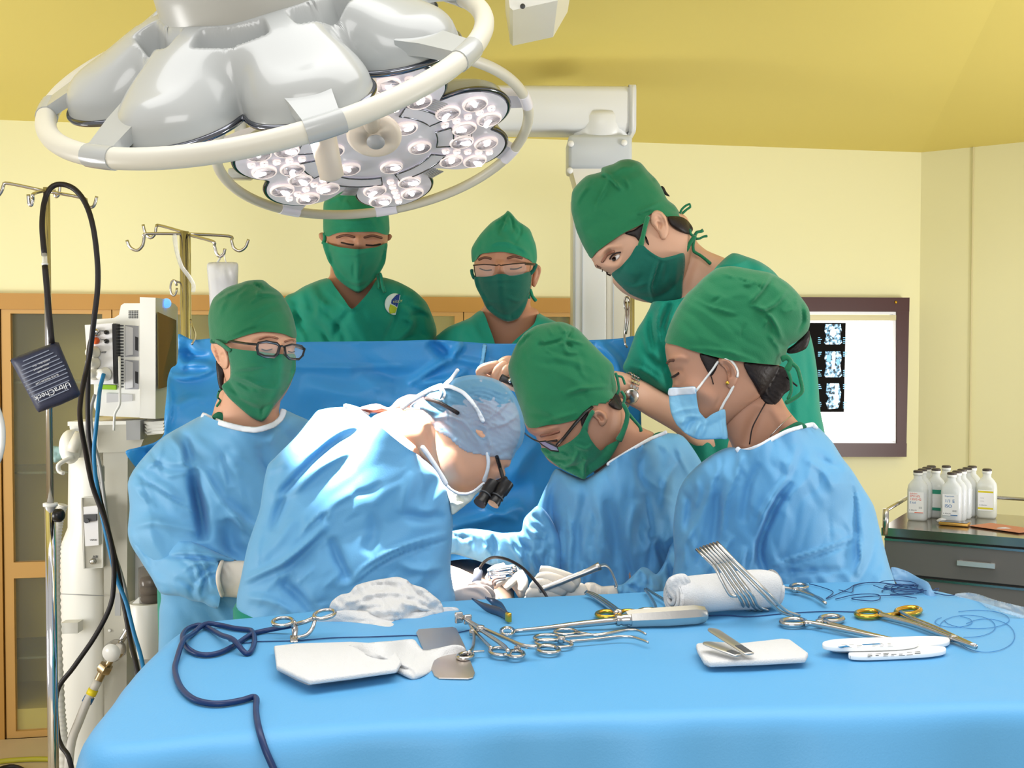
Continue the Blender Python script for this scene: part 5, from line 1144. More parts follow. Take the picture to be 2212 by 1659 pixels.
nk, _ = inflate([(1430, 560), (1470, 520), (1497, 505), (1507, 524), (1527, 541), (1562, 556), (1600, 575), (1575, 660), (1520, 700), (1470, 690), (1440, 640)], dD + .03, k=.95, step=5, hmax=.07, strokes=[([(1505, 545), (1485, 590), (1475, 640)], -.006, 12)])
eD, eDs = inflate([(1405, 471), (1408, 459), (1418, 453), (1430, 457), (1440, 470), (1445, 487), (1445, 502), (1441, 512), (1436, 517), (1429, 517), (1425, 509), (1421, 500), (1413, 491), (1406, 482)], off(fD, .004), k=.9, step=2.4, hmax=.013, strokes=[([(1408, 465), (1418, 458), (1430, 463), (1438, 478), (1441, 498)], .0035, 2.5), ([(1416, 468), (1426, 475), (1430, 490)], -.004, 3.5), ([(1418, 478), (1425, 486), (1424, 496)], -.007, 4), ([(1432, 470), (1436, 488)], -.003, 2.5)])
# stretched arm: forearm, wrist and a hand whose fingers rest on the surgeon's cap
arm, aS = inflate([(1120, 778), (1200, 790), (1300, 799), (1345, 804), (1400, 828), (1450, 856), (1530, 880), (1620, 905), (1700, 900), (1720, 960), (1640, 992), (1560, 985), (1500, 962), (1450, 928), (1400, 899), (1362, 877), (1300, 860), (1200, 850), (1130, 838), (1100, 822)], [(1110, 800, 2.44), (1300, 830, 2.50), (1450, 890, 2.55), (1600, 940, 2.63), (1710, 930, 2.76)], k=1.0, step=5, hmax=.045)
fing = []
def finger(pts, r): fing.append(tube([P(x, y, d) for x, y, d in pts] , r, 10, sp=3))
palm, _ = inflate([(1034, 800), (1042, 791), (1058, 787), (1070, 783), (1084, 772), (1100, 768), (1140, 775), (1150, 830), (1110, 838), (1085, 822), (1060, 812)], 2.430, k=.9, step=3.2, hmax=.026, strokes=[([(1058, 800), (1068, 808)], -.004, 4), ([(1078, 795), (1072, 815)], -.003, 4)])
finger([(1075, 790, 2.415), (1050, 795, 2.402), (1038, 803, 2.402), (1044, 814, 2.408), (1058, 818, 2.415)], [.012, .0115, .011, .010, .007])
finger([(1090, 790, 2.408), (1078, 798, 2.392), (1071, 812, 2.390), (1072, 826, 2.395)], [.012, .0112, .0105, .0075])
finger([(1105, 795, 2.405), (1092, 802, 2.387), (1085, 817, 2.383), (1088, 832, 2.390)], [.012, .0112, .0105, .0075])
finger([(1120, 800, 2.408), (1108, 812, 2.390), (1104, 826, 2.388), (1108, 838, 2.395)], [.011, .0105, .0098, .007])
finger([(1110, 830, 2.430), (1090, 836, 2.430), (1078, 842, 2.428)], [.013, .0115, .008])
lo, _ = inflate([(1440, 935), (1500, 952), (1580, 968), (1640, 975), (1640, 1010), (1560, 985), (1490, 968)], 2.62, k=1, step=6)
tor = tube([P(1540, 640, 2.72), P(1580, 720, 2.75), P(1620, 950, 2.76), P(1620, 1180, 2.76)], [.04, .07, .08, .08], 14, sp=3)
obj('body', [gD, nk, eD, arm, palm, lo, tor] + fing, M_skin3, D_)
for q in ((1300, 838, .0), ):
    w0, w1 = aS.at(1354, 806, 0), aS.at(1366, 884, 0)
wc = P(1352, 845, 2.52); ax = (P(1400, 868, 2.53) - P(1310, 826, 2.505)).normalized(); rw = .0425
links = []
e1 = ax.orthogonal().normalized(); e2 = ax.cross(e1)
for k in range(22):
    a = 2 * math.pi * k / 22; q = wc + (e1 * math.cos(a) + e2 * math.sin(a)) * rw
    tan = (e2 * math.cos(a) - e1 * math.sin(a)); nr = (e1 * math.cos(a) + e2 * math.sin(a))
    R = Matrix((ax, tan, nr)).transposed()
    links += [box(q, (.008, .0088, .004), R, .0012, 1), box(q + ax * .0078, (.006, .0080, .0036), R, .0012, 1), box(q - ax * .0078, (.006, .0080, .0036), R, .0012, 1)]
wt = obj('wrist_watch', links, M_steel, D_, smooth='auto', label='steel link wrist watch')
nv = (P(1374, 872, 2.4) - wc); nv = (nv - ax * nv.dot(ax)).normalized()
cs = obj('watch_case', lathe([(.016, -.003), (.018, 0), (.018, .006), (.0155, .0085)], wc + nv * rw * .98, nv, 24), M_steel, wt)
obj('watch_dial', lathe([(.0155, .0078), (.0155, .008), (0, .008)], wc + nv * rw * .98, nv, 24), mat('watch_face', (90, 60, 36), .2), wt)
top, tS = part('scrub_top', [(1552, 571), (1582, 547), (1615, 555), (1645, 567), (1675, 590), (1712, 640), (1750, 722), (1765, 800), (1772, 885), (1781, 932), (1800, 1050), (1800, 1400), (1480, 1400), (1465, 1200), (1470, 1000), (1455, 900), (1445, 860), (1400, 836), (1347, 800), (1355, 770), (1365, 741), (1376, 712), (1390, 690), (1402, 668), (1411, 652, 1), (1440, 650, 1), (1470, 645, 1), (1500, 630, 1), (1525, 605, 1)],
    [(1410, 655, 2.57), (1360, 780, 2.56), (1470, 645, 2.58), (1552, 571, 2.63), (1600, 700, 2.70), (1760, 850, 2.78), (1600, 1200, 2.76)], M_scrub, D_, kb=.7, k=.8, hmax=.11, step=5,
    strokes=[([(1432, 655), (1422, 690), (1425, 740)], .012, 5), ([(1448, 655), (1440, 680), (1425, 720)], -.012, 6), ([(1462, 650), (1448, 690), (1440, 740)], .007, 5), ([(1415, 665), (1405, 700), (1410, 760)], -.014, 8), ([(1380, 720), (1400, 770), (1440, 800)], -.01, 9), ([(1355, 790), (1390, 800), (1430, 830)], .006, 5), ([(1430, 740), (1440, 800), (1450, 850)], -.012, 10), ([(1560, 575), (1590, 572), (1620, 560)], .004, 3), ([(1550, 582), (1575, 580), (1590, 590)], -.004, 3), ([(1740, 740), (1745, 800), (1750, 880)], -.006, 8)], wr=[(.003, 45, 80, 2.2, 31), (.005, 34, 82, 2.6, 32, 't')])
cD, _ = part('cap', [(1277, 558), (1268, 546), (1259, 530), (1247, 503), (1240, 480), (1234, 452), (1236, 415), (1250, 395), (1267, 380), (1285, 375), (1298, 371), (1301, 362), (1325, 354), (1340, 346), (1360, 344), (1383, 351), (1400, 370), (1418, 388), (1430, 407), (1441, 430), (1457, 443), (1466, 456), (1471, 468, 1), (1455, 469, 1), (1442, 468, 1), (1425, 456, 1), (1412, 458, 1), (1400, 467, 1), (1392, 481, 1), (1350, 502, 1), (1320, 521, 1), (1290, 543, 1)], dD - .005, M_cap, D_, over=fD, k=1.0, step=3.8, hmax=.10,
    strokes=[([(1315, 390), (1300, 420), (1283, 452)], .006, 3.5), ([(1312, 392), (1295, 425), (1281, 455)], -.005, 3), ([(1288, 385), (1262, 412), (1243, 445)], .005, 4), ([(1285, 387), (1265, 408)], -.005, 3), ([(1318, 385), (1332, 398), (1344, 413)], .006, 3.5), ([(1316, 390), (1330, 404), (1342, 414)], -.004, 2.5), ([(1298, 371), (1310, 375), (1322, 385)], .006, 4), ([(1300, 380), (1312, 384)], -.006, 3), ([(1325, 375), (1345, 362), (1370, 362)], .004, 5), ([(1386, 356), (1402, 378), (1420, 400), (1436, 425)], -.005, 3), ([(1378, 460), (1410, 445), (1441, 430)], .004, 4), ([(1375, 466), (1405, 455)], -.004, 3), ([(1240, 455), (1250, 490), (1262, 525)], -.003, 4), ([(1340, 380), (1355, 395), (1360, 412)], .003, 3)], wr=[(.0018, 32, 40, 2, 15), (.002, 24, 140, 2.4, 35, 't')])
mk_o = [(1321, 592, 1), (1330, 584, 1), (1340, 577, 1), (1351, 565, 1), (1362, 552, 1), (1375, 531, 1), (1390, 531, 1), (1398, 538, 1), (1407, 545, 1), (1420, 553, 1), (1432, 557, 1), (1455, 552, 1), (1477, 547), (1480, 570), (1475, 610), (1472, 644), (1450, 652), (1415, 657), (1387, 647), (1360, 635), (1340, 617), (1327, 603)]
mD, mDs = part('mask', mk_o, lambda xy: np.minimum(fD(xy), dD - .035) - .007, M_mask2, D_, k=.25, step=3.6,
    strokes=[([(1421, 562), (1412, 595), (1405, 620), (1412, 650)], .007, 4), ([(1427, 562), (1416, 598), (1410, 622)], -.006, 4), ([(1340, 615), (1370, 620), (1400, 610)], .003, 5), ([(1392, 537), (1412, 552), (1434, 562), (1476, 552)], .003, 3), ([(1440, 570), (1436, 610)], -.003, 5), ([(1462, 560), (1458, 640)], .003, 6)], wr=[(.0012, 24, 20, 2, 19)])
band('mask_tie', [(1383, 534), (1389, 510), (1394, 488), (1400, 468)], [12, 10, 10, 9], off(fD, .014), M_cap, D_); band('mask_tie', [(1475, 551), (1484, 538), (1493, 521), (1502, 510)], 9, dD - .035, M_cap, D_)
for pts, w in (([(1500, 512), (1505, 502), (1514, 500), (1519, 497)], 7), ([(1503, 516), (1512, 515), (1520, 511), (1528, 510)], 5), ([(1499, 516), (1497, 530), (1499, 543), (1512, 551), (1525, 561), (1535, 570)], 7), ([(1490, 495), (1492, 505), (1500, 512)], 6)): band('mask_tie', pts, w, dD - .03, M_cap, D_)
for pts in ([(1469, 462), (1473, 452), (1482, 444), (1490, 441), (1491, 447), (1483, 453), (1474, 461)],): band('cap_tie', pts, 5, dD - .01, M_cap, D_, step=2)
for hq in ([inflate([(1443, 468), (1470, 468), (1484, 475), (1494, 487), (1497, 496), (1490, 506), (1475, 503), (1458, 494), (1447, 484)], off(fD, .006), k=.8, step=3)[0], inflate([(1350, 504), (1370, 496), (1391, 483), (1389, 500), (1382, 522), (1372, 512)], off(fD, .003), k=.3, step=3)[0], inflate([(1394, 508), (1400, 520), (1402, 530), (1395, 522)], off(fD, .002), k=.3, step=3)[0], inflate([(1428, 402), (1434, 404), (1440, 415), (1447, 424), (1438, 422), (1431, 414)], dD, k=.7, step=2.5)[0]]): obj('hair', hq, M_hair, D_)
ew, eS = inflate([(1320, 560), (1327, 554), (1337, 549), (1339, 553), (1334, 560), (1326, 564)], off(fD, .0015), k=.6, step=1.8, hmax=.003); obj('eye', ew, M_eye, D_)
obj('iris', inflate([(1321, 560), (1325, 555), (1330, 556), (1330, 562), (1325, 564)], off(fD, .0045), k=.5, step=1.5, hmax=.0016)[0], M_iris, D_)
curve_on('eyelashes', fD, [(1317, 560), (1322, 552), (1330, 547), (1341, 545)], .0019, M_lash, D_, o=.003); obj('eyelashes', [tube([P(1302, 580, dD - .01), P(1301, 587, dD - .015)], .001, 5), tube([P(1310, 584, dD - .01), P(1312, 592, dD - .01), P(1319, 595, dD - .008)], .0022, 6)], M_lash, D_)
brow(D_, fD, [(1300, 566), (1312, 550), (1326, 543)], 6, m=mat('soft_brow', (160, 112, 92), .8)); brow(D_, fD, [(1286, 573), (1293, 577), (1298, 580)], 4)
legs(D_, 1630, 2.78)
# phone-like torch held by the stretched hand
q = P(1096, 822, 2.355)
clip = thing('head_light', 'small black head light clip held in the fingers above the bouffant cap', 'head light', q)
obj('clip_body', box(q, (.034, .022, .016), Matrix.Rotation(.45, 3, 'Y'), .003), M_black, clip); obj('clip_base', box(q + Vector((.004, .0, -.014)), (.04, .022, .008), Matrix.Rotation(.45, 3, 'Y'), .002), mat('clip_pink', (230, 200, 190), .4), clip)
obj('silver_face', lathe([(.005, 0), (.005, .002), (0, .002)], q + Vector((.006, -.011, .0)), (0, -1, 0), 14), M_chrome, clip)

# ---------------------------------------------------------------- E: bowed assistant with glasses, gloved hands
dE = 2.28
E_ = person('person in blue gown, head bowed, with thin black glasses and gloved hands on a retractor', 1330, 2.38)
gE, fE = inflate([(1134, 915), (1137, 925), (1143, 934), (1152, 940), (1158, 944), (1160, 951), (1166, 958), (1170, 968), (1174, 980), (1190, 1000), (1225, 1018), (1262, 1028), (1295, 1005), (1325, 965), (1345, 915), (1342, 880), (1316, 830), (1288, 785), (1245, 740), (1190, 722), (1140, 748), (1115, 790), (1122, 860)], dE, k=1.05, step=4.2, hmax=.09,
    strokes=[([(1170, 948), (1190, 942), (1210, 935)], -.007, 7), ([(1150, 935), (1178, 928), (1208, 922)], .006, 7), ([(1175, 953), (1195, 952), (1208, 946)], .004, 5), ([(1165, 962), (1180, 968)], .006, 6)])
nk, _ = inflate([(1285, 930), (1340, 860), (1352, 890), (1368, 911), (1390, 925), (1415, 940), (1400, 990), (1350, 1030), (1300, 1040), (1275, 1000)], dE + .03, k=.95, step=5, hmax=.065)
eE, _ = inflate([(1277, 894), (1284, 886), (1298, 885), (1309, 893), (1313, 905), (1308, 916), (1301, 921), (1296, 918), (1291, 908), (1284, 902)], off(fE, .004), k=.9, step=2.4, hmax=.012, strokes=[([(1280, 893), (1292, 888), (1304, 895), (1308, 908)], .003, 2.5), ([(1289, 897), (1298, 902), (1300, 910)], -.007, 4)])
tor = tube([P(1350, 1000, 2.36), P(1360, 1060, 2.38), P(1350, 1250, 2.38), P(1340, 1450, 2.38)], [.04, .06, .08, .08], 14, sp=3)
obj('body', [gE, nk, eE, tor], M_skinF, E_)
gwE, gES = part('gown', [(1313, 1003), (1290, 1020), (1262, 1034), (1235, 1026), (1204, 1012), (1193, 1022), (1186, 1038), (1174, 1062), (1163, 1088), (1158, 1104), (1168, 1150), (1185, 1180), (1194, 1240), (1194, 1500), (1185, 1850), (1470, 1850), (1485, 1300), (1512, 1090), (1526, 1030), (1514, 996), (1485, 952), (1466, 938), (1432, 936, 1), (1405, 948, 1), (1370, 968, 1), (1340, 985, 1)],
    [(1262, 1034, 2.27), (1313, 1003, 2.25), (1370, 965, 2.26), (1435, 938, 2.34), (1180, 1100, 2.36), (1540, 1050, 2.42), (1470, 1300, 2.42), (1350, 1300, 2.38), (1350, 1850, 2.38)], M_gown, E_, kb=.6, k=.8, hmax=.125, step=5,
    strokes=[([(1270, 1040), (1255, 1120), (1240, 1240)], -.010, 13), ([(1290, 1060), (1300, 1150), (1290, 1260)], .009, 11), ([(1310, 1080), (1330, 1160), (1320, 1250)], -.012, 12), ([(1375, 1080), (1360, 1150), (1370, 1230)], .012, 12), ([(1396, 1063), (1405, 1110), (1412, 1160)], -.014, 8, 'e'), ([(1415, 1160), (1430, 1200), (1445, 1235)], -.02, 10), ([(1460, 960), (1475, 1000), (1490, 1030)], .007, 5), ([(1475, 985), (1440, 1040), (1430, 1120)], .010, 10), ([(1205, 1030), (1190, 1090), (1196, 1160)], -.012, 10), ([(1390, 970), (1380, 1020), (1395, 1060)], -.007, 8), ([(1400, 1140), (1405, 1190), (1400, 1235)], -.012, 8), ([(1275, 1180), (1280, 1220), (1270, 1270)], .007, 7), ([(1235, 1160), (1230, 1220), (1225, 1270)], .006, 7), ([(1345, 1195), (1360, 1240), (1355, 1270)], -.009, 7)] + rand_creases((1210, 1130, 1400, 1280), 14, 80, 20, (40, 100), .005, 5, 15, 'g') + rand_creases((1380, 960, 1520, 1100), 7, 60, 40, (30, 80), .004, 4, 12), wr=[(.004, 40, 85, 3, 44), (.006, 36, 84, 3, 45, 't'), (.0025, 18, 80, 2.4, 55, 't')])
band('collar', [(1313, 1003), (1340, 986), (1370, 968), (1405, 948), (1432, 937), (1440, 933)], 8, [(1313, 1003, 2.222), (1370, 965, 2.185), (1435, 938, 2.26)], M_trim, E_, k=.4)
part('undershirt', [(1406, 946), (1415, 936), (1432, 932), (1440, 935), (1425, 945), (1408, 954)], 2.29, mat('under_green', (22, 104, 74), .8), E_, k=.4, step=3.5)
sl1, _ = inflate([(1165, 1092), (1145, 1106), (1132, 1121), (1126, 1147), (1108, 1150), (1082, 1151), (1050, 1145), (1014, 1142), (978, 1147), (955, 1160), (940, 1180), (945, 1205), (978, 1197), (1008, 1204), (1037, 1213), (1066, 1222), (1095, 1228), (1118, 1238), (1140, 1242), (1175, 1262), (1205, 1258), (1215, 1180), (1190, 1120)], [(1180, 1150, 2.30), (1050, 1180, 2.30), (960, 1180, 2.34)], k=1.0, step=4, hmax=.07,
    strokes=[([(1040, 1150), (1050, 1180), (1035, 1205)], .010, 6), ([(1065, 1152), (1072, 1185), (1060, 1215)], -.010, 6), ([(1095, 1150), (1105, 1180), (1125, 1205), (1128, 1190)], .010, 5), ([(1110, 1150), (1130, 1178), (1150, 1190)], -.010, 5), ([(1130, 1125), (1150, 1150), (1180, 1165)], .010, 6), ([(1150, 1110), (1175, 1135)], -.008, 6), ([(1150, 1190), (1165, 1225), (1190, 1250)], -.010, 7), ([(1010, 1145), (1020, 1170), (1005, 1198)], -.008, 6), ([(990, 1150), (997, 1180)], .006, 5)] + rand_creases((980, 1145, 1180, 1240), 12, 60, 50, (25, 60), .006, 4, 16), wr=[(.004, 24, 60, 2, 46), (.006, 18, 75, 2, 56, 't')])
sl2, _ = inflate([(1470, 1110), (1505, 1120), (1530, 1200), (1500, 1300), (1440, 1310), (1380, 1305), (1325, 1300), (1322, 1284), (1324, 1266), (1345, 1262), (1362, 1248), (1385, 1226), (1400, 1228), (1418, 1240), (1435, 1215), (1450, 1170)], [(1330, 1280, 2.13), (1390, 1265, 2.17), (1450, 1250, 2.29), (1490, 1180, 2.33)], k=1, step=4, hmax=.06,
    strokes=[([(1362, 1250), (1385, 1232), (1400, 1260)], .008, 5), ([(1345, 1265), (1370, 1270), (1390, 1295)], -.008, 5), ([(1410, 1240), (1425, 1265), (1420, 1295)], .008, 5), ([(1400, 1240), (1405, 1270)], -.009, 5), ([(1440, 1210), (1450, 1250), (1445, 1290)], -.010, 6)] + rand_creases((1340, 1225, 1480, 1300), 10, 70, 50, (25, 60), .006, 4, 17), wr=[(.004, 22, 70, 2, 48), (.006, 18, 80, 2, 57, 't')])
obj('sleeve', sl1, M_gown, gwE); obj('sleeve', sl2, M_gown, gwE)
cE, _ = part('cap', [(1139, 923), (1133, 915), (1127, 895), (1123, 879), (1115, 856), (1108, 833), (1100, 810), (1098, 790), (1106, 765), (1117, 741), (1134, 719), (1159, 703), (1192, 696), (1217, 696), (1246, 709), (1271, 734), (1300, 763), (1324, 788), (1328, 815), (1332, 836), (1328, 856), (1313, 873), (1295, 876, 1), (1282, 876, 1), (1270, 887, 1), (1251, 904, 1), (1212, 915, 1), (1183, 918, 1), (1158, 924, 1)], dE + .01, M_cap, E_, over=fE, k=1.08, step=3.8, hmax=.11,
    strokes=[([(1218, 730), (1200, 740), (1160, 745)], -.006, 3.5), ([(1225, 735), (1235, 715), (1232, 705)], -.005, 3), ([(1222, 733), (1245, 738), (1265, 745)], .005, 3.5), ([(1222, 730), (1218, 715), (1205, 700)], .005, 3), ([(1215, 738), (1225, 760), (1250, 762)], .005, 4), ([(1220, 740), (1238, 750)], -.006, 3), ([(1108, 770), (1118, 745), (1135, 725), (1165, 705)], .004, 4), ([(1120, 750), (1145, 722)], -.004, 3), ([(1220, 850), (1260, 838), (1320, 835)], .004, 5), ([(1225, 858), (1270, 845)], -.003, 4), ([(1128, 900), (1112, 850), (1102, 800)], -.003, 4), ([(1250, 770), (1255, 800), (1270, 820)], .003, 6), ([(1325, 790), (1322, 820), (1318, 838)], -.004, 4), ([(1160, 915), (1200, 905), (1250, 890)], .003, 5)] + rand_creases((1160, 700, 1270, 760), 10, 30, 60, (15, 40), .0035, 2.6, 18), wr=[(.002, 34, 60, 2, 41), (.0022, 24, 20, 2.4, 42, 't')])
mE, _ = part('mask', [(1168, 968, 1), (1185, 968, 1), (1206, 966, 1), (1231, 954, 1), (1249, 939, 1), (1260, 924, 1), (1268, 932, 1), (1278, 952, 1), (1297, 973, 1), (1312, 962, 1), (1339, 950), (1332, 968), (1322, 985), (1312, 998), (1292, 1013), (1270, 1027), (1262, 1036), (1241, 1027), (1212, 1012), (1187, 993), (1175, 982)], lambda xy: np.minimum(fE(xy), dE - .035) - .007, M_mask, E_, k=.28, step=3.2,
    strokes=[([(1210, 1005), (1235, 1000), (1250, 975)], .005, 4), ([(1222, 1012), (1240, 1008), (1258, 1000)], -.004, 3), ([(1262, 1030), (1262, 1005), (1270, 990)], .005, 3), ([(1268, 1030), (1268, 1005)], -.005, 3), ([(1258, 990), (1270, 992)], .005, 3), ([(1175, 975), (1190, 980), (1215, 978)], .004, 3), ([(1240, 960), (1265, 970), (1280, 960)], .004, 4), ([(1185, 990), (1215, 995), (1240, 990)], -.003, 4)] + rand_creases((1190, 970, 1300, 1020), 9, 40, 60, (15, 35), .003, 2.6, 19), wr=[(.0018, 18, 30, 2, 43)])
band('mask_tie', [(1262, 932), (1267, 915), (1274, 900), (1282, 888)], [14, 11, 10, 9], off(fE, .010), M_mask, E_); band('mask_tie', [(1336, 952), (1345, 935), (1353, 912), (1355, 892), (1346, 872)], [14, 12, 11, 10, 8], dE - .05, M_mask, E_)
for pts, w in (([(1330, 806), (1334, 820), (1337, 840), (1333, 852)], 6), ([(1334, 812), (1344, 815), (1350, 830)], 5), ([(1357, 893), (1370, 908), (1382, 922), (1385, 932)], 7), ([(1346, 872), (1350, 858), (1342, 845)], 6)): band('mask_tie', pts, w, dE - .02, M_mask, E_)
for hq in ([inflate([(1314, 872), (1324, 860), (1332, 848), (1340, 860), (1345, 878), (1340, 886), (1325, 882)], off(fE, .006), k=.7, step=3)[0], inflate([(1255, 905), (1272, 888), (1264, 915), (1258, 925)], off(fE, .002), k=.3, step=2.5)[0]]): obj('hair', hq, M_hair, E_)
curve_on('eyelashes', fE, [(1180, 955), (1192, 953), (1204, 951)], .0022, M_lash, E_); brow(E_, fE, [(1168, 942), (1190, 938), (1208, 932)], 5, m=mat('soft_brow', (160, 112, 92), .8))
gls = obj('glasses', [tube([fE.at(1280, 878, .006), fE.at(1262, 893, .01), fE.at(1240, 918, .012), fE.at(1218, 946, .014), fE.at(1202, 963, .014)], .0035, 8, flat=.5), tube([P(x, y, dE - .085) for x, y in ((1164, 954), (1178, 953), (1203, 965), (1207, 975), (1190, 973), (1172, 962))], .0018, 6, closed=True), tube([P(1166, 955, dE - .085), P(1152, 949, dE - .06), P(1140, 941, dE - .03), P(1134, 936, dE)], .0018, 6)], M_black, E_)
obj('lens', prism([P(x, y, dE - .085) for x, y in ((1164, 954), (1178, 953), (1203, 965), (1207, 975), (1190, 973), (1172, 962))], (0, .001, 0)), mat('tinted_lens', (180, 176, 214), .03, alpha=.55), gls, smooth=False)
# gloved hands: right hand round the retractor handle, left hand reaching to the field
GL = []
hd, _ = inflate([(1158, 1262), (1170, 1250), (1195, 1246), (1225, 1256), (1250, 1258), (1262, 1262), (1270, 1275), (1268, 1300), (1180, 1304), (1150, 1300), (1140, 1290), (1146, 1272)], 2.10, k=.9, step=3.2, hmax=.035, strokes=[([(1145, 1279), (1160, 1285), (1172, 1293)], -.004, 3), ([(1205, 1258), (1225, 1262)], -.003, 4), ([(1165, 1258), (1185, 1262)], -.004, 3)])
GL.append(hd)
def gf(pts, r): GL.append(tube([P(x, y, d) for x, y, d in pts], r, 12, sp=4))
gf([(1245, 1258, 2.09), (1215, 1246, 2.075), (1185, 1236, 2.07), (1166, 1231, 2.07)], [.013, .0125, .0115, .0085])
gf([(1235, 1266, 2.085), (1205, 1256, 2.06), (1180, 1248, 2.055), (1167, 1252, 2.06), (1172, 1263, 2.065)], [.013, .013, .0125, .0115, .008])
gf([(1215, 1275, 2.08), (1185, 1264, 2.05), (1162, 1263, 2.05), (1156, 1272, 2.055), (1168, 1280, 2.06)], [.013, .013, .0125, .011, .008])
gf([(1205, 1287, 2.08), (1175, 1278, 2.05), (1153, 1278, 2.05), (1147, 1287, 2.055), (1160, 1294, 2.06)], [.0125, .012, .0115, .0105, .008])
gf([(1195, 1297, 2.08), (1165, 1294, 2.06), (1145, 1295, 2.06), (1136, 1299, 2.065)], [.012, .011, .010, .008])
cuffs, _ = inflate([(1262, 1262), (1282, 1258), (1300, 1266), (1322, 1265), (1332, 1268), (1332, 1302), (1262, 1302)], 2.115, k=.9, step=3, hmax=.035, strokes=[([(1275, 1262), (1272, 1300)], .004, 3), ([(1285, 1262), (1282, 1300)], -.004, 3), ([(1297, 1266), (1296, 1300)], .004, 3), ([(1309, 1266), (1307, 1300)], -.004, 3)])
h2, _ = inflate([(1060, 1234), (1075, 1228), (1092, 1222), (1110, 1220), (1122, 1230), (1133, 1248), (1140, 1262), (1138, 1285), (1122, 1292), (1110, 1275), (1095, 1262), (1075, 1258)], 2.24, k=.9, step=3, hmax=.03, strokes=[([(1122, 1235), (1115, 1260), (1120, 1285)], -.003, 4)])
obj('glove', GL, M_glove, E_); GL = [h2]
gf([(1095, 1232, 2.225), (1078, 1236, 2.215), (1064, 1242, 2.212), (1054, 1252, 2.215)], [.011, .011, .0105, .008])
gf([(1100, 1242, 2.222), (1085, 1250, 2.21), (1072, 1258, 2.207), (1066, 1266, 2.21)], [.011, .011, .010, .008])
gf([(1108, 1252, 2.222), (1098, 1262, 2.21), (1090, 1270, 2.208)], [.011, .010, .008])
gf([(1090, 1226, 2.24), (1072, 1230, 2.235), (1056, 1237, 2.235)], [.010, .010, .0078])
gf([(1120, 1240, 2.23), (1130, 1258, 2.215), (1128, 1276, 2.215)], [.012, .011, .009])
obj('glove', GL, M_glove, E_); obj('glove_cuff', cuffs, M_glove, E_)
legs(E_, 1345, 2.4)
# things they hold
def held(name, label, cat, q): return thing(name, label, cat, q)
rt = held('retractor', 'right-angled steel retractor held in the gloved hands of the bowed assistant', 'retractor', P(1290, 1235, 2.06))
pth = pxpts([(1165, 1275, 2.03), (1200, 1262, 2.04), (1232, 1249, 2.045), (1270, 1234, 2.05), (1296, 1222, 2.05), (1308, 1221, 2.05), (1318, 1230, 2.05), (1326, 1246, 2.05), (1332, 1264, 2.05), (1327, 1268, 2.05)])
obj('handle', tube(pth[:5], [.0055, .0055, .0055, .006, .008], 10, sp=3, up=(0, 1, 0)), M_steel2, rt)
obj('blade', [tube(pth[4:], .013, 8, sp=4, flat=.16, up=(0, 1, 0))], M_steel2, rt)

# ---------------------------------------------------------------- F: nurse in profile with a light blue mask, right
dF = 2.06
F_ = person('person in profile at the right, in blue gown with light blue ear-loop mask', 1650, 2.14)
gF, fF = inflate([(1438, 742), (1437, 756), (1439, 770), (1441, 783), (1445, 795), (1449, 806), (1452, 817), (1453, 828), (1451, 838), (1447, 850), (1450, 862), (1457, 880), (1458, 905), (1475, 930), (1510, 945), (1550, 935), (1600, 890), (1650, 850), (1680, 800), (1690, 760), (1715, 700), (1700, 650), (1660, 600), (1590, 590), (1530, 605), (1485, 650), (1455, 700)], dF, k=.95, step=4.5, hmax=.085,
    strokes=[([(1450, 800), (1462, 803), (1475, 798)], -.006, 7), ([(1445, 782), (1465, 772), (1490, 775)], .005, 8), ([(1452, 808), (1462, 806), (1472, 802)], .004, 4), ([(1475, 830), (1520, 850), (1550, 870)], .006, 20), ([(1455, 822), (1460, 838)], .004, 5)])
nk, _ = inflate([(1540, 900), (1600, 840), (1680, 830), (1687, 855), (1701, 883), (1724, 911), (1748, 930), (1720, 1000), (1640, 1020), (1592, 985), (1575, 950)], dF + .03, k=.95, step=5, hmax=.065, strokes=[([(1640, 880), (1622, 920), (1610, 965)], -.005, 14), ([(1660, 870), (1680, 900), (1690, 930)], .004, 10)])
eF, eFs = inflate([(1551, 781), (1554, 773), (1564, 771), (1578, 778), (1590, 793), (1595, 810), (1592, 824), (1586, 834), (1577, 840), (1570, 834), (1572, 822), (1571, 808), (1565, 796), (1557, 789)], off(fF, .004), k=.9, step=2.5, hmax=.014, strokes=[([(1556, 777), (1570, 779), (1584, 792), (1590, 812)], .004, 3), ([(1562, 784), (1574, 796), (1579, 815)], -.005, 4), ([(1572, 800), (1575, 818)], -.005, 4)])
tor = tube([P(1660, 960, 2.13), P(1680, 1030, 2.16), P(1680, 1250, 2.16), P(1680, 1450, 2.16)], [.04, .07, .08, .08], 14, sp=3)
obj('body', [gF, nk, eF, tor], M_skinF, F_)
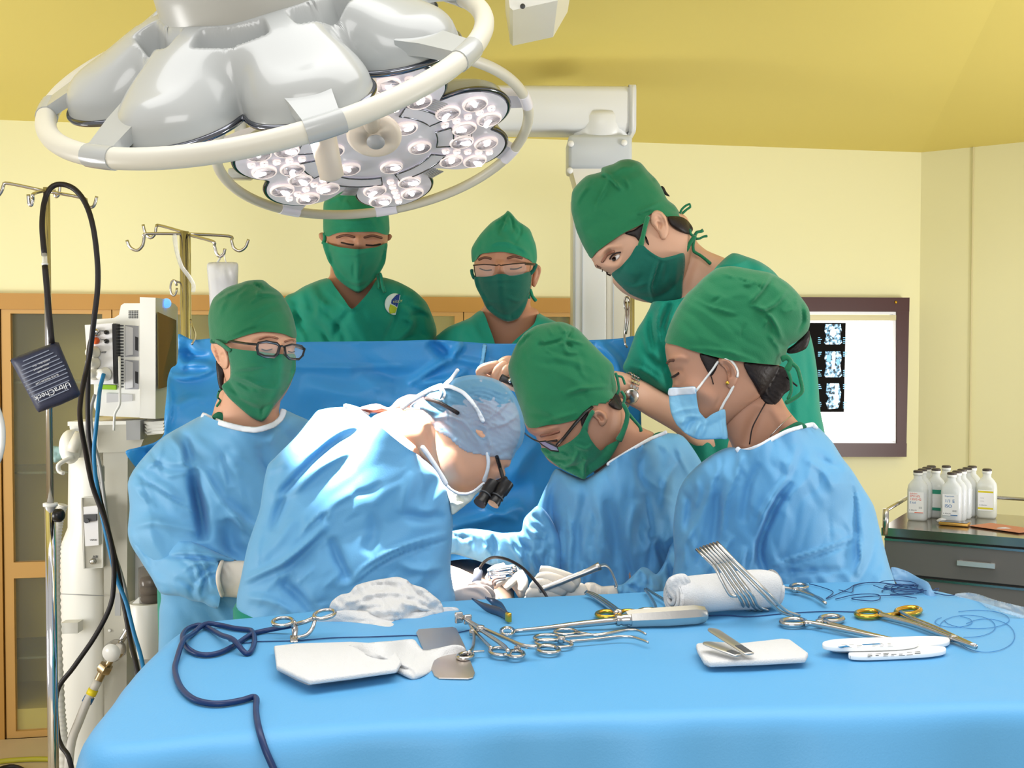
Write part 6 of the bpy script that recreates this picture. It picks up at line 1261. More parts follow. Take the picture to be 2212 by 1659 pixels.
gwF, gFS = part('gown', [(1593, 968), (1578, 966), (1561, 970), (1538, 982), (1516, 998), (1498, 1014), (1480, 1034), (1466, 1061), (1457, 1106), (1454, 1151), (1457, 1205), (1452, 1243), (1440, 1290), (1434, 1500), (1430, 1750), (1900, 1750), (1925, 1450), (1938, 1290), (1932, 1255), (1922, 1225), (1914, 1196), (1900, 1142), (1887, 1092), (1860, 1047), (1840, 1015), (1819, 988), (1796, 952), (1770, 925), (1757, 919, 1), (1732, 923, 1), (1700, 932, 1), (1665, 950, 1), (1645, 962, 1), (1620, 972, 1)],
    [(1593, 968, 2.05), (1630, 970, 2.02), (1700, 930, 2.05), (1760, 920, 2.12), (1460, 1150, 2.12), (1900, 1150, 2.16), (1680, 1300, 2.14), (1680, 1750, 2.14)], M_gown, F_, kb=.6, k=.75, hmax=.13, step=5.2,
    strokes=[([(1560, 1000), (1530, 1080), (1500, 1200)], .008, 11), ([(1545, 1030), (1550, 1100), (1535, 1200)], -.010, 10), ([(1600, 1010), (1570, 1090), (1560, 1200)], .010, 8, 'e'), ([(1640, 1000), (1615, 1060), (1605, 1130)], -.008, 10), ([(1720, 960), (1700, 1030), (1690, 1080)], .007, 10), ([(1710, 1040), (1665, 1110), (1640, 1190), (1660, 1250)], -.022, 10), ([(1700, 1030), (1655, 1100), (1635, 1170)], .014, 8), ([(1760, 980), (1790, 1000), (1820, 1010)], -.006, 7), ([(1740, 990), (1780, 1020), (1800, 1060)], .006, 8), ([(1835, 1020), (1848, 1080), (1852, 1150), (1860, 1240)], -.014, 8, 'e'), ([(1845, 1160), (1780, 1185), (1700, 1210), (1660, 1225)], .006, 3), ([(1845, 1172), (1780, 1197), (1705, 1222)], -.004, 3), ([(1850, 1150), (1858, 1200), (1850, 1245)], .010, 6), ([(1660, 1240), (1740, 1235), (1830, 1230)], -.006, 7), ([(1470, 1060), (1490, 1090), (1480, 1150)], -.010, 9), ([(1500, 1030), (1510, 1070), (1490, 1110)], .007, 9), ([(1460, 1200), (1500, 1140), (1530, 1060)], .006, 8), ([(1610, 1180), (1600, 1220), (1605, 1250)], .008, 9)] + rand_creases((1470, 1000, 1640, 1250), 10, 100, 20, (50, 120), .005, 6, 25, 'g') + rand_creases((1680, 960, 1900, 1240), 12, 30, 60, (30, 80), .004, 5, 26), wr=[(.004, 60, 100, 2.5, 61), (.006, 46, 102, 2.6, 62, 't'), (.0025, 22, 70, 2.2, 65, 't')])
band('collar', [(1591, 968), (1600, 976), (1620, 973), (1645, 962), (1665, 950), (1700, 932), (1732, 922), (1755, 917)], [11, 14, 13, 11, 10, 9, 9, 10], [(1593, 968, 2.0), (1640, 965, 1.945), (1700, 932, 1.97), (1757, 919, 2.05)], M_trim, F_, k=.4)
obj('collar_tab', inflate([(1752, 922), (1752, 913), (1759, 913), (1768, 924), (1762, 928)], 2.06, k=.4, step=3)[0], M_trim, F_)
part('undershirt', [(1682, 934), (1700, 922), (1722, 911), (1737, 915), (1742, 924), (1712, 932), (1690, 942)], 2.02, mat('under_green', (22, 104, 74), .8), F_, k=.4, step=3.5)
cF, _ = part('cap', [(1437, 740), (1439, 725), (1447, 700), (1462, 667), (1482, 637), (1500, 620), (1520, 600), (1545, 581), (1565, 576), (1585, 575), (1625, 582), (1665, 590), (1700, 610), (1725, 635), (1747, 667), (1750, 695), (1745, 715), (1725, 735), (1704, 748), (1698, 765), (1688, 774), (1685, 788, 1), (1650, 786, 1), (1600, 781, 1), (1550, 772, 1), (1500, 759, 1), (1462, 746, 1)], dF + .005, M_cap, F_, over=fF, k=.97, step=4, hmax=.115,
    strokes=[([(1665, 592), (1640, 630), (1618, 655)], .006, 5), ([(1672, 600), (1650, 632), (1622, 660)], -.005, 4), ([(1618, 656), (1650, 668), (1680, 650), (1705, 618)], .005, 5), ([(1625, 664), (1650, 675), (1672, 664)], -.006, 4), ([(1648, 668), (1668, 688), (1680, 710), (1690, 735)], .006, 5), ([(1645, 675), (1662, 690), (1674, 712)], -.005, 4), ([(1555, 590), (1590, 600), (1622, 610)], .004, 4), ([(1580, 596), (1610, 608), (1630, 612)], -.004, 3), ([(1500, 645), (1540, 665), (1590, 678)], .004, 4), ([(1545, 668), (1570, 680), (1595, 684)], -.004, 3), ([(1730, 650), (1735, 690), (1722, 720)], -.005, 4), ([(1740, 665), (1742, 695)], .004, 4), ([(1670, 735), (1690, 745), (1700, 752)], -.005, 4), ([(1480, 752), (1560, 758), (1640, 780)], .003, 5), ([(1660, 720), (1680, 750), (1685, 775)], .005, 5), ([(1560, 640), (1535, 655)], -.003, 4), ([(1640, 615), (1645, 628)], -.005, 3)] + rand_creases((1600, 590, 1730, 720), 10, 120, 60, (20, 45), .0035, 3, 28), wr=[(.002, 36, 30, 2, 63), (.0024, 26, 25, 2.4, 66, 't')])
M_sm = mat('surgical_mask_blue', (142, 204, 236), 0.65, bump=.15, bscale=400)
mF, mFs = part('mask', [(1445, 839, 1), (1470, 837, 1), (1500, 835, 1), (1504, 845, 1), (1505, 860, 1), (1510, 887, 1), (1518, 898, 1), (1525, 904, 1), (1536, 896, 1), (1550, 889, 1), (1566, 885), (1569, 915), (1572, 947), (1555, 948), (1540, 949), (1507, 949), (1482, 937), (1470, 926), (1460, 915), (1449, 890), (1445, 860)], lambda xy: np.minimum(fF(xy), dF - .035) - .007, M_sm, F_, k=.28, step=3.2,
    strokes=[([(1450, 893), (1475, 884), (1508, 880)], .005, 4, 'e'), ([(1462, 912), (1485, 898), (1515, 900)], .005, 4, 'e'), ([(1482, 935), (1490, 915), (1505, 903)], -.006, 5), ([(1500, 945), (1506, 925), (1515, 912)], .006, 5), ([(1470, 918), (1480, 905)], .005, 4), ([(1525, 908), (1520, 930), (1512, 946)], .004, 5), ([(1556, 890), (1560, 946)], .0025, 3)], wr=[(.001, 18, 60, 2, 64)])
g, _ = inflate([(1446, 840), (1470, 838), (1500, 836), (1502, 845), (1502, 851), (1475, 853), (1445, 855)], off(mFs, .0012), 0, sheet=.001, step=3); obj('mask_border', g, M_trim, mF)
band('ear_loop', [(1503, 845), (1520, 823), (1538, 800), (1551, 781)], 5, off(fF, .006), M_white, F_, k=.8, step=2.2); band('ear_loop', [(1566, 773), (1577, 777), (1588, 789), (1594, 803), (1593, 815)], 5, off(eFs, .002), M_white, F_, k=.8, step=2.2); band('ear_loop', [(1584, 834), (1575, 852), (1564, 870), (1555, 889)], 5.5, off(fF, .006), M_white, F_, k=.8, step=2.2)
obj('earring', [ellipsoid(fF.at(1571, 827, .014), (.0035, .0035, .0035), None, 10, 8)], M_gold, F_)
hb, _ = inflate([(1608, 783), (1650, 787), (1685, 790), (1702, 800), (1712, 822), (1708, 840), (1694, 852), (1682, 868), (1664, 880), (1650, 872), (1640, 850), (1626, 825), (1614, 805)], off(fF, .003), k=.35, step=3, wr=[(.0012, 6, 35, 6, 6)])
ht, _ = inflate([(1512, 764), (1552, 774), (1551, 786), (1546, 800), (1536, 812), (1524, 795)], off(fF, .002), k=.25, step=3)
bun, _ = inflate([(1698, 757), (1715, 744), (1732, 728), (1747, 713), (1750, 730), (1742, 752), (1722, 762), (1704, 764)], dF + .02, k=.9, step=3, wr=[(.002, 8, 140, 4, 6)])
for hq in (hb, ht, bun): obj('hair', hq, M_hair, F_)
obj('hair_strand', [tube([fF.at(1655, 868, .002), P(1640, 895, dF - .06), P(1625, 925, dF - .065), P(1619, 960, dF - .066)], .0012, 6, sp=4), tube([fF.at(1700, 815, .01), P(1712, 826, dF - .03), P(1722, 834, dF - .03)], .0016, 6, sp=3), tube([fF.at(1530, 800, .003), fF.at(1537, 815, .003), fF.at(1541, 830, .002)], .001, 5)], M_hair, F_)
for pts, w in (([(1688, 776), (1700, 772), (1708, 782), (1700, 800)], 13), ([(1706, 782), (1722, 795), (1730, 822), (1733, 845), (1720, 858), (1698, 870)], 9), ([(1700, 798), (1708, 820), (1709, 845), (1702, 862)], 7)): band('cap_tie', pts, w, dF - .04, M_cap, F_)
curve_on('eyelashes', fF, [(1451, 815), (1457, 812), (1466, 806)], .0022, M_lash, F_, o=.002); brow(F_, fF, [(1441, 786), (1446, 779), (1456, 778)], 6)
obj('necklace', tube([P(1663, 943, dF - .045), P(1680, 925, dF - .045), P(1695, 910, dF - .03), P(1709, 898, dF)], .0009, 6, sp=3), M_steel, F_)
legs(F_, 1680, 2.16)

# ---------------------------------------------------------------- G: operating surgeon bending forward, bouffant cap and loupes
dG = 2.02
G_ = person('surgeon bending forward with bouffant cap and magnifying loupes, back brightly lit', 740, 2.0)
gG, fG = inflate([(935, 905), (950, 860), (1000, 825), (1050, 820), (1095, 845), (1120, 890), (1124, 940), (1108, 980), (1103, 1000), (1099, 1008), (1090, 1012), (1092, 1024), (1087, 1034), (1076, 1034), (1066, 1042), (1050, 1052), (1028, 1062), (1006, 1066), (984, 1062), (966, 1046), (950, 1015), (938, 970)], dG, k=1.0, step=4.2, hmax=.085, strokes=[([(975, 965), (985, 1010), (1005, 1045)], .005, 18), ([(1065, 1000), (1080, 1015)], -.006, 8)])
nk, _ = inflate([(800, 905), (850, 884), (905, 880), (960, 880), (975, 960), (970, 1050), (950, 1040), (925, 1005), (895, 985), (850, 990), (800, 960)], dG + .01, k=.95, step=5, hmax=.075, strokes=[([(925, 915), (932, 960), (955, 1020)], -.004, 14)])
eG, _ = inflate([(1020, 925), (1030, 914), (1045, 914), (1056, 925), (1056, 942), (1045, 950), (1034, 944), (1026, 935)], off(fG, .003), k=.6, step=2.6, hmax=.006, strokes=[([(1030, 925), (1045, 928), (1046, 940)], -.005, 4)])
tor = tube([P(880, 950, 2.03), P(820, 1030, 2.02), P(750, 1200, 2.02), P(720, 1450, 2.02)], [.04, .055, .08, .08], 14, sp=3)
obj('body', [gG, nk, eG, tor], M_skin, G_)
gwG, gGS = part('gown', [(776, 886), (760, 880), (747, 879), (715, 881), (687, 887), (670, 906), (657, 922), (645, 937), (628, 955), (610, 972), (594, 988), (579, 1004), (572, 1030), (567, 1060), (564, 1082), (560, 1104), (547, 1142), (536, 1175), (529, 1205), (520, 1250), (512, 1288), (510, 1335), (508, 1500), (520, 1850), (960, 1850), (978, 1500), (984, 1310), (980, 1275), (974, 1235), (974, 1200), (977, 1160), (978, 1126), (975, 1100), (971, 1077), (967, 1060), (960, 1046), (950, 1030), (939, 1014), (928, 1003), (914, 992), (901, 981, 1), (880, 968, 1), (850, 945, 1), (815, 915, 1), (795, 898, 1)],
    [(776, 886, 2.06), (840, 935, 1.99), (905, 985, 1.98), (960, 1050, 2.0), (690, 900, 2.10), (580, 1010, 2.04), (520, 1290, 2.02), (975, 1200, 2.02), (740, 1250, 2.02), (740, 1850, 2.02)], M_gown, G_, kb=.6, k=.72, hmax=.165, step=5.2,
    strokes=[([(790, 925), (735, 950), (690, 985), (640, 1035), (600, 1075)], -.020, 11), ([(760, 970), (690, 1010), (640, 1055), (600, 1078)], .014, 10), ([(640, 1040), (610, 1090), (590, 1150)], -.014, 14), ([(575, 1020), (600, 1010), (625, 1000)], .005, 8), ([(705, 1130), (680, 1160), (620, 1210), (560, 1240), (520, 1258)], .014, 9), ([(700, 1150), (650, 1200), (600, 1240)], -.008, 9), ([(700, 1100), (675, 1125), (655, 1145)], .008, 4), ([(710, 1105), (690, 1125)], -.006, 3), ([(715, 1160), (728, 1200), (755, 1260)], -.012, 12), ([(705, 1120), (720, 1090), (770, 1060)], .006, 8), ([(825, 1045), (800, 1060), (760, 1070)], -.006, 8), ([(755, 1255), (800, 1215), (870, 1180), (972, 1150)], .007, 4), ([(762, 1268), (810, 1228), (880, 1192), (974, 1164)], -.006, 3), ([(765, 1262), (815, 1222), (880, 1187), (974, 1158)], .004, 4), ([(900, 1010), (880, 1060), (870, 1110)], .008, 16), ([(870, 1110), (910, 1120), (960, 1115)], -.010, 12), ([(940, 1030), (925, 1060), (920, 1100)], -.006, 12), ([(800, 1090), (810, 1150), (790, 1200)], -.007, 18), ([(530, 1290), (590, 1300), (640, 1330)], .010, 10), ([(600, 1250), (650, 1290), (680, 1330)], -.012, 14), ([(860, 1215), (900, 1230), (960, 1225)], .006, 10), ([(640, 1120), (600, 1170), (560, 1210)], .005, 14), ([(620, 965), (600, 1000), (585, 1060)], -.005, 10), ([(690, 905), (660, 960), (640, 985)], .006, 14)] + rand_creases((560, 1060, 950, 1300), 10, 130, 40, (50, 130), .003, 7, 35, 'g') + rand_creases((560, 1080, 950, 1310), 8, 140, 30, (30, 80), .004, 4, 36), wr=[(.004, 75, 130, 2.2, 71), (.0035, 60, 128, 2.8, 72, 't'), (.001, 24, 140, 2.2, 75, 't')])
obj('gown_tie', inflate([(745, 882), (747, 872), (790, 885), (800, 893), (790, 897)], 2.04, k=.5, step=4)[0], M_trim, G_)
M_bouf = mat('bouffant_film', (122, 190, 232), .55, alpha=.5, bump=.4, bscale=220, sheen=.2)
hairc, hS = inflate([(905, 878), (925, 860), (960, 838), (1010, 820), (1060, 822), (1098, 848), (1118, 890), (1122, 935), (1108, 968), (1060, 975), (1000, 955), (950, 915), (920, 895)], dG - .002, k=1.05, step=5, hmax=.088, wr=[(.002, 10, 20, 4, 5)])
back, _ = inflate([(772, 884), (790, 876), (815, 872), (840, 880), (860, 862), (885, 852), (915, 858), (930, 880), (900, 892), (850, 893), (800, 893)], dG + .02, k=.8, step=4, wr=[(.002, 9, 10, 4, 7)])
obj('hair', hairc, M_hair, G_); obj('hair', back, M_hair2, G_)
wrk = [([(1005, 840 + i * 9), (1040, 835 + i * 9), (1085, 850 + i * 11)], .0026, 2.4) for i in range(9)]
bf, bS = part('bouffant_cap', [(901, 866), (917, 858), (934, 845), (950, 833), (966, 824), (983, 817), (1014, 810), (1044, 812), (1075, 821), (1100, 839), (1118, 866), (1130, 899), (1134, 928), (1128, 958), (1114, 977), (1106, 993), (1085, 996), (1070, 992), (1057, 988), (1034, 984), (1003, 977), (983, 962), (969, 948), (946, 936), (926, 917), (919, 897), (901, 890), (885, 878)], dG, M_bouf, G_, over=(hS, fG), gap=.007, k=1.18, step=3.6, hmax=.115,
    strokes=wrk + [([(1048, 910), (1085, 880), (1110, 850)], .005, 4), ([(1050, 925), (1090, 915), (1125, 890)], .005, 4), ([(1045, 905), (1020, 870), (980, 850)], .004, 4), ([(1052, 935), (1060, 965), (1056, 988)], .006, 4), ([(935, 905), (975, 900), (1010, 920), (1045, 970)], .006, 5), ([(930, 900), (985, 940), (1040, 980)], -.004, 4), ([(920, 870), (960, 885), (1000, 900)], -.005, 5), ([(1065, 985), (1085, 980), (1120, 965)], -.004, 4)] + rand_creases((935, 890, 1050, 980), 16, 50, 40, (20, 50), .004, 2.6, 37) + rand_creases((960, 825, 1120, 960), 24, 25, 25, (30, 70), .0028, 2.4, 38), wr=[(.0022, 14, 30, 3, 73)])
for pts, w in (([(958, 834), (975, 836), (1000, 848), (1018, 866), (1032, 887), (1044, 911)], 9), ([(955, 833), (930, 842), (905, 856), (885, 868), (868, 882)], 11), ([(960, 832), (975, 818), (986, 803), (990, 797)], 8), ([(948, 836), (953, 848), (948, 862), (956, 862), (961, 850), (955, 838)], 5)): band('mask_tie', pts, w, off(bS, .006), M_trim, G_, k=.6)
band('mask_tie', [(1053, 978), (1055, 1000), (1052, 1020), (1045, 1040)], 8, off(fG, .008), M_trim, G_); band('mask_tie', [(912, 965), (930, 990), (948, 1018), (964, 1046)], 10, dG - .085, M_trim, G_)
obj('cap_slit_hair', inflate(strip([(918, 859), (945, 868), (968, 880), (990, 893)], 8), off(bS, .004), k=.4, step=3)[0], M_hair, G_)  # dark strip laid on the cap for hair showing through its slit
part('mask', [(962, 1046, 1), (975, 1058, 1), (991, 1066, 1), (1008, 1067, 1), (1024, 1061, 1), (1046, 1045), (1040, 1058), (1026, 1070), (1018, 1082), (1010, 1088), (995, 1100), (977, 1112), (972, 1092), (966, 1068)], dG - .03, mat('white_mask_fabric', (226, 228, 214), .7, bump=.2, bscale=300), G_, k=.6, step=3, strokes=[([(975, 1075), (985, 1090), (1000, 1085)], .004, 4), ([(990, 1070), (1000, 1085)], -.004, 3)], wr=[(.002, 12, 40, 2, 74)])
obj('mask_edge', inflate(strip([(961, 1045), (975, 1058), (991, 1066), (1008, 1067), (1024, 1061), (1045, 1044)], 6), dG - .05, k=.6, step=2.4)[0], M_trim, G_)
lp = obj('loupes', [tube([fG.at(1073, 986, .012), fG.at(1080, 1010, .014), P(1088, 1038, dG - .05)], .0035, 8), tube([P(1045, 1052, dG - .055), P(1062, 1048, dG - .06), P(1080, 1040, dG - .065), P(1092, 1034, dG - .05)], .005, 8), ] + [lathe([(.0125, 0), (.0125, .022), (.0105, .026), (.0105, .040), (.0118, .043), (.0118, .050)], P(x, y, dG - .06), (P(x2, y2, dG - .075) - P(x, y, dG - .06)), 20) for x, y, x2, y2 in ((1066, 1044, 1051, 1066), (1096, 1042, 1077, 1070))], M_black, G_, smooth='auto')
obj('lens_ring', [lathe([(.0095, .0), (.012, .0), (.012, .002), (.0095, .002)], P(x, y, dG - .0775), (P(x, y, dG - .075) - P(x2, y2, dG - .06)), 20) for x, y, x2, y2 in ((1049, 1068, 1066, 1044), (1075, 1073, 1096, 1042))], M_dgrey, lp)
sg = []
hg, _ = inflate([(972, 1276), (990, 1269), (1012, 1265), (1035, 1264), (1050, 1272), (1062, 1288), (1060, 1304), (970, 1304)], 2.05, k=.85, step=3.4, hmax=.03, strokes=[([(1000, 1275), (1030, 1280), (1050, 1295)], -.003, 5)])
sg.append(hg)
for pts, r in (([(1030, 1275, 2.06), (1046, 1276, 2.08), (1058, 1284, 2.10), (1062, 1296, 2.10)], [.012, .0115, .0105, .008]), ([(1020, 1272, 2.07), (1038, 1266, 2.10), (1052, 1266, 2.12), (1060, 1274, 2.13)], [.012, .0115, .0105, .008]), ([(1012, 1290, 2.05), (1034, 1294, 2.06), (1052, 1300, 2.08)], [.012, .0115, .009]), ([(1005, 1280, 2.09), (1022, 1258, 2.13), (1030, 1250, 2.15)], [.012, .011, .009]), ([(1000, 1296, 2.05), (1022, 1302, 2.06), (1040, 1306, 2.07)], [.011, .010, .008])):
    sg.append(tube([P(x, y, d) for x, y, d in pts], r, 12, sp=4))
obj('glove', sg, mat('latex_glove_shaded', (206, 192, 186), .45, bump=.15, bscale=150), G_)  # greyer copy of the glove latex, shadow put into its colour
legs(G_, 700, 2.04)
# ================================================================ SCREEN DRAPE, PATIENT, OPERATING TABLE
zt1, zt2_ = P(420, 735, 2.84), P(1372, 730, 2.84)
scr = thing('screen_drape', 'large blue sterile drape hung as a screen in front of the two standing people', 'drape', (P(880, 740, 2.84).x, 2.84, 0))
dr, drS = inflate([(385, 722), (400, 727), (418, 734), (460, 731), (520, 735), (600, 739), (700, 738), (800, 737), (870, 736), (930, 734), (965, 735), (1000, 738), (1060, 742), (1115, 742), (1200, 738), (1290, 734), (1340, 731), (1372, 727), (1366, 760), (1372, 800), (1385, 900), (1390, 1300), (1380, 1700), (420, 1700), (400, 1300), (380, 1100), (330, 1060), (293, 1010), (271, 976), (300, 966), (335, 955), (354, 938), (355, 900), (360, 850), (362, 818), (370, 795), (382, 786), (385, 755)],
    [(385, 722, 2.84), (800, 740, 2.84), (1372, 730, 2.84), (271, 976, 2.66), (330, 1000, 2.74), (800, 900, 2.84), (1150, 900, 2.83), (1100, 1100, 2.81), (1050, 1150, 2.80), (1372, 1000, 2.84), (800, 1700, 2.84), (400, 1700, 2.84), (1380, 1700, 2.84)], sheet=.006, step=6,
    strokes=[([(600, 790), (700, 792), (770, 792), (870, 790)], .010, 5, 'e'), ([(930, 736), (960, 762), (980, 775)], -.02, 14), ([(1000, 740), (975, 770), (930, 800), (880, 830)], .016, 9), ([(980, 774), (1040, 785), (1100, 800)], .010, 6), ([(975, 772), (985, 760), (1000, 742)], .012, 6), ([(760, 800), (860, 810), (960, 800)], -.008, 18), ([(900, 830), (970, 820), (1010, 800)], .012, 8), ([(650, 830), (750, 850), (850, 830)], .010, 22), ([(1130, 760), (1200, 755), (1290, 750)], -.008, 10), ([(1050, 745), (1045, 775), (1038, 810)], .005, 4), ([(1290, 740), (1330, 780), (1345, 830)], .016, 12), ([(388, 790), (430, 785), (465, 795)], .014, 7), ([(370, 812), (400, 815), (440, 808), (466, 795)], .014, 6), ([(385, 760), (420, 770), (455, 770)], -.014, 10), ([(400, 735), (408, 770), (402, 810)], -.008, 10), ([(362, 820), (368, 870), (358, 935)], .012, 8), ([(375, 880), (420, 860), (455, 870)], .010, 12), ([(360, 940), (350, 980), (330, 1020)], .014, 8), ([(300, 970), (340, 985), (370, 1000)], -.010, 8), ([(700, 890), (800, 870), (900, 880)], .008, 20), ([(970, 1140), (1050, 1120), (1130, 1090)], .022, 14), ([(1000, 1000), (1080, 1060), (1150, 1060)], -.012, 24), ([(1100, 1040), (1140, 980), (1170, 960)], .010, 18), ([(1020, 1075), (1060, 1105), (1120, 1125)], .010, 8)],
    wr=[(.008, 120, 20, 2.2, 81), (.006, 70, 15, 2.4, 82, 't')])
obj('drape_sheet', dr, M_drape, scr)
band('tape_strip', [(1047, 745), (1044, 770), (1038, 800)], 9, off(drS, .002), mat('drape_tape', (120, 190, 236), .4), scr, k=.05)
obj('support_bar', [tube([(zt1.x, 2.882, P(420, 750, 2.85).z), (zt2_.x, 2.882, P(1372, 750, 2.85).z)], .008, 10), tube([(zt2_.x - .02, 2.892, 0.0), (zt2_.x - .02, 2.882, P(1372, 750, 2.85).z)], .01, 10)], M_steel, scr)
fcp = thing('towel_clamp', 'steel towel clamp clipping the right end of the blue screen drape', 'clamp', P(1352, 740, 2.78))
obj('shank', [tube(pxpts([(1352, 652, 2.80), (1352, 690, 2.79), (1349, 720, 2.79), (1350, 742, 2.78), (1355, 751, 2.78)]), .0028, 8, sp=3), tube(pxpts([(1358, 652, 2.80), (1357, 690, 2.79), (1352, 722, 2.79)]), .0028, 8, sp=3)], M_steel, fcp)
obj('ring', tube([P(1354 + 5.5 * math.cos(a), 655 + 14 * math.sin(a), 2.80) for a in np.linspace(0, 2 * math.pi, 17)[:-1]], .0026, 8, closed=True), M_steel, fcp)
rod = thing('steel_rod', 'thin steel rod standing just behind the right end of the drape', 'rod', (P(1366, 700, 2.9).x, 2.9, 0))
obj('rod', tube([(P(1366, 700, 2.9).x, 2.9, 0.0), P(1366, 632, 2.9)], .006, 10), M_steel, rod)
# operating table and patient
ot = thing('operating_table', 'operating table under the patient, hidden behind the staff', 'operating table', (-.06, 2.45, 0))
obj('mattress', box((-.12, 2.44, .80), (.26, .48, .08), bev=.02), M_black, ot); obj('column', box((-.12, 2.46, .40), (.2, .24, .74), bev=.02), M_steel2, ot); obj('base', box((-.12, 2.46, .04), (.26, .5, .08), bev=.02), M_steel2, ot)
pat = thing('person', 'patient lying on the operating table with bare, brightly lit skin beside the gloved hands', 'person', (-.06, 2.4, .84))
rings = []
for y, w, h, zc_ in ((2.135, .05, .05, .89), (2.15, .10, .08, .90), (2.18, .112, .095, .905), (2.22, .115, .09, .895), (2.27, .115, .07, .88), (2.40, .13, .07, .875), (2.58, .13, .07, .875), (2.66, .09, .05, .87)):
    rings.append([Vector((-.125 + w * math.cos(a), y, zc_ + h * math.sin(a) * ((1 - .3 * math.cos(a)) if math.sin(a) > 0 else .4))) for a in np.linspace(0, 2 * math.pi, 33)[:-1]])
obj('body', loftrings(rings), mat('patient_skin', (232, 190, 164), .5, sss=.1), pat)
cov = thing('patient_drape', 'blue sterile sheet covering the patient towards the screen', 'drape', (-.06, 2.6, .8))
rings = []
for y, w, h, zc_ in ((2.42, .145, .08, .885), (2.46, .15, .09, .885), (2.58, .15, .09, .885), (2.71, .15, .085, .885)):
    rings.append([Vector((-.115 + w * (1 + .015 * math.sin(9 * a)) * math.cos(a), y, zc_ + h * (1 + .03 * math.sin(7 * a + y * 20)) * math.sin(a) if math.sin(a) > 0 else zc_ + 1.2 * h * math.sin(a))) for a in np.linspace(-.5, math.pi + .5, 48)])
v = [p for r in rings for p in r]; n_ = 48
obj('sheet', (v, [(i * n_ + k, i * n_ + k + 1, (i + 1) * n_ + k + 1, (i + 1) * n_ + k) for i in range(3) for k in range(n_ - 1)]), M_drape, cov)
# instruments in the field
ct = thing('cautery_pencil', 'grey cautery pencil standing in the field with a thin black cable arching to the right', 'cautery pencil', P(1031, 1262, 2.105))
obj('pencil_body', tube([P(1028, 1262, 2.102), P(1031, 1246, 2.102), P(1034, 1232, 2.105), P(1036, 1228, 2.105)], [.009, .009, .0085, .004], 12), mat('pencil_grey', (168, 172, 190), .4), ct)
obj('cable', tube(pxpts([(1036, 1230, 2.105), (1042, 1218, 2.09), (1058, 1206, 2.07), (1078, 1204, 2.04), (1104, 1212, 2.01), (1130, 1228, 1.98), (1155, 1254, 1.95), (1178, 1284, 1.93), (1186, 1305, 1.92)]), .0028, 8, sp=4), M_rubber, ct)
kc = thing('wound_clamp', 'shiny steel clamp held in the operating field by a gloved hand', 'clamp', P(1085, 1240, 2.17))
obj('arm', [bar(P(1058, 1236, 2.17), P(1112, 1227, 2.17), .010, .007, bev=.002), bar(P(1058, 1246, 2.165), P(1106, 1240, 2.165), .010, .009, bev=.002), bar(P(1059, 1233, 2.168), P(1059, 1250, 2.165), .01, .008, bev=.002), tube([P(1106, 1240, 2.165), P(1112, 1234, 2.165), P(1114, 1226, 2.168)], .003, 8, sp=3)], M_chrome, kc, smooth='auto')
obj('screw', tube([P(1106, 1232, 2.155), P(1116, 1228, 2.155)], .007, 8), M_chrome, kc)
vc = thing('small_vessel_clamp', 'small curved metal clip lying on the lit skin below the steel clamp', 'clamp', P(1078, 1252, 2.11))
obj('jaw', [tube(pxpts([(1062, 1264, 2.12), (1064, 1254, 2.12), (1074, 1248, 2.11), (1086, 1247, 2.11), (1093, 1245, 2.11)]), .003, 8, sp=4), tube(pxpts([(1068, 1264, 2.12), (1070, 1257, 2.11), (1080, 1252, 2.11), (1092, 1250, 2.11)]), .003, 8, sp=4)], mat('pinkish_steel', (216, 196, 188), .3, metal=.8), vc)
# ================================================================ INSTRUMENT TABLE
ZTB = 1.02
loop_px = [(468, 1343), (560, 1334), (720, 1318), (980, 1299), (1230, 1288), (1450, 1277), (1600, 1268), (1740, 1261), (1860, 1258), (1930, 1262), (2010, 1275), (2110, 1300), (2212, 1332), (2330, 1372), (2440, 1420), (2480, 1462), (2420, 1505), (2212, 1511), (1950, 1517), (1700, 1523), (1400, 1531), (1100, 1541), (800, 1555), (560, 1572), (380, 1590), (268, 1600), (236, 1588), (246, 1556), (290, 1495), (345, 1425), (400, 1372), (430, 1352)]
lp_w = [onz(x, y, ZTB) for x, y in loop_px]
def dense_loop(pts, stp):
    q = catmull(pts, 14, True); out = [q[0]]
    for p in q[1:]:
        if (p - out[-1]).length >= stp: out.append(p)
    if (out[0] - out[-1]).length < stp * .5: out.pop()
    return out
LP = dense_loop(lp_w, .011); nl = len(LP)
cen = sum((p for p in LP), Vector()) / nl
area2 = sum(LP[i].x * LP[(i + 1) % nl].y - LP[(i + 1) % nl].x * LP[i].y for i in range(nl)); sgn = 1 if area2 > 0 else -1
def nrm(i):
    t = (LP[(i + 3) % nl] - LP[i - 3]).normalized(); return Vector((t.y, -t.x, 0)) * sgn
NR = [nrm(i) for i in range(nl)]
prof = [(.004, .0003), (.009, .0014), (.014, .0036), (.019, .007), (.023, .0115), (.0265, .0175), (.029, .026), (.031, .038), (.034, .055), (.038, .08), (.045, .12), (.054, .17), (.064, .24), (.074, .33), (.084, .45), (.092, .60), (.098, .76)]
vs = []; fs = []
arc = [0.0]
for i in range(1, nl): arc.append(arc[-1] + (LP[i] - LP[i - 1]).length)
B2 = np.array([(p.x, p.y) for p in LP])
lo, hi = B2.min(0), B2.max(0); st = .012
gx, gy = np.meshgrid(np.arange(lo[0], hi[0], st), np.arange(lo[1], hi[1], st)); G = np.stack([gx.ravel(), gy.ravel()], 1)
G = G[inside(G, B2)]
kk = []
for i in range(0, len(G), 1000):
    dd, _ = seg_dist(G[i:i + 1000], B2, np.roll(B2, -1, 0)); kk.append(dd.min(1))
kk = np.concatenate(kk); G = G[kk > st * .5]; kk = kk[kk > st * .5]
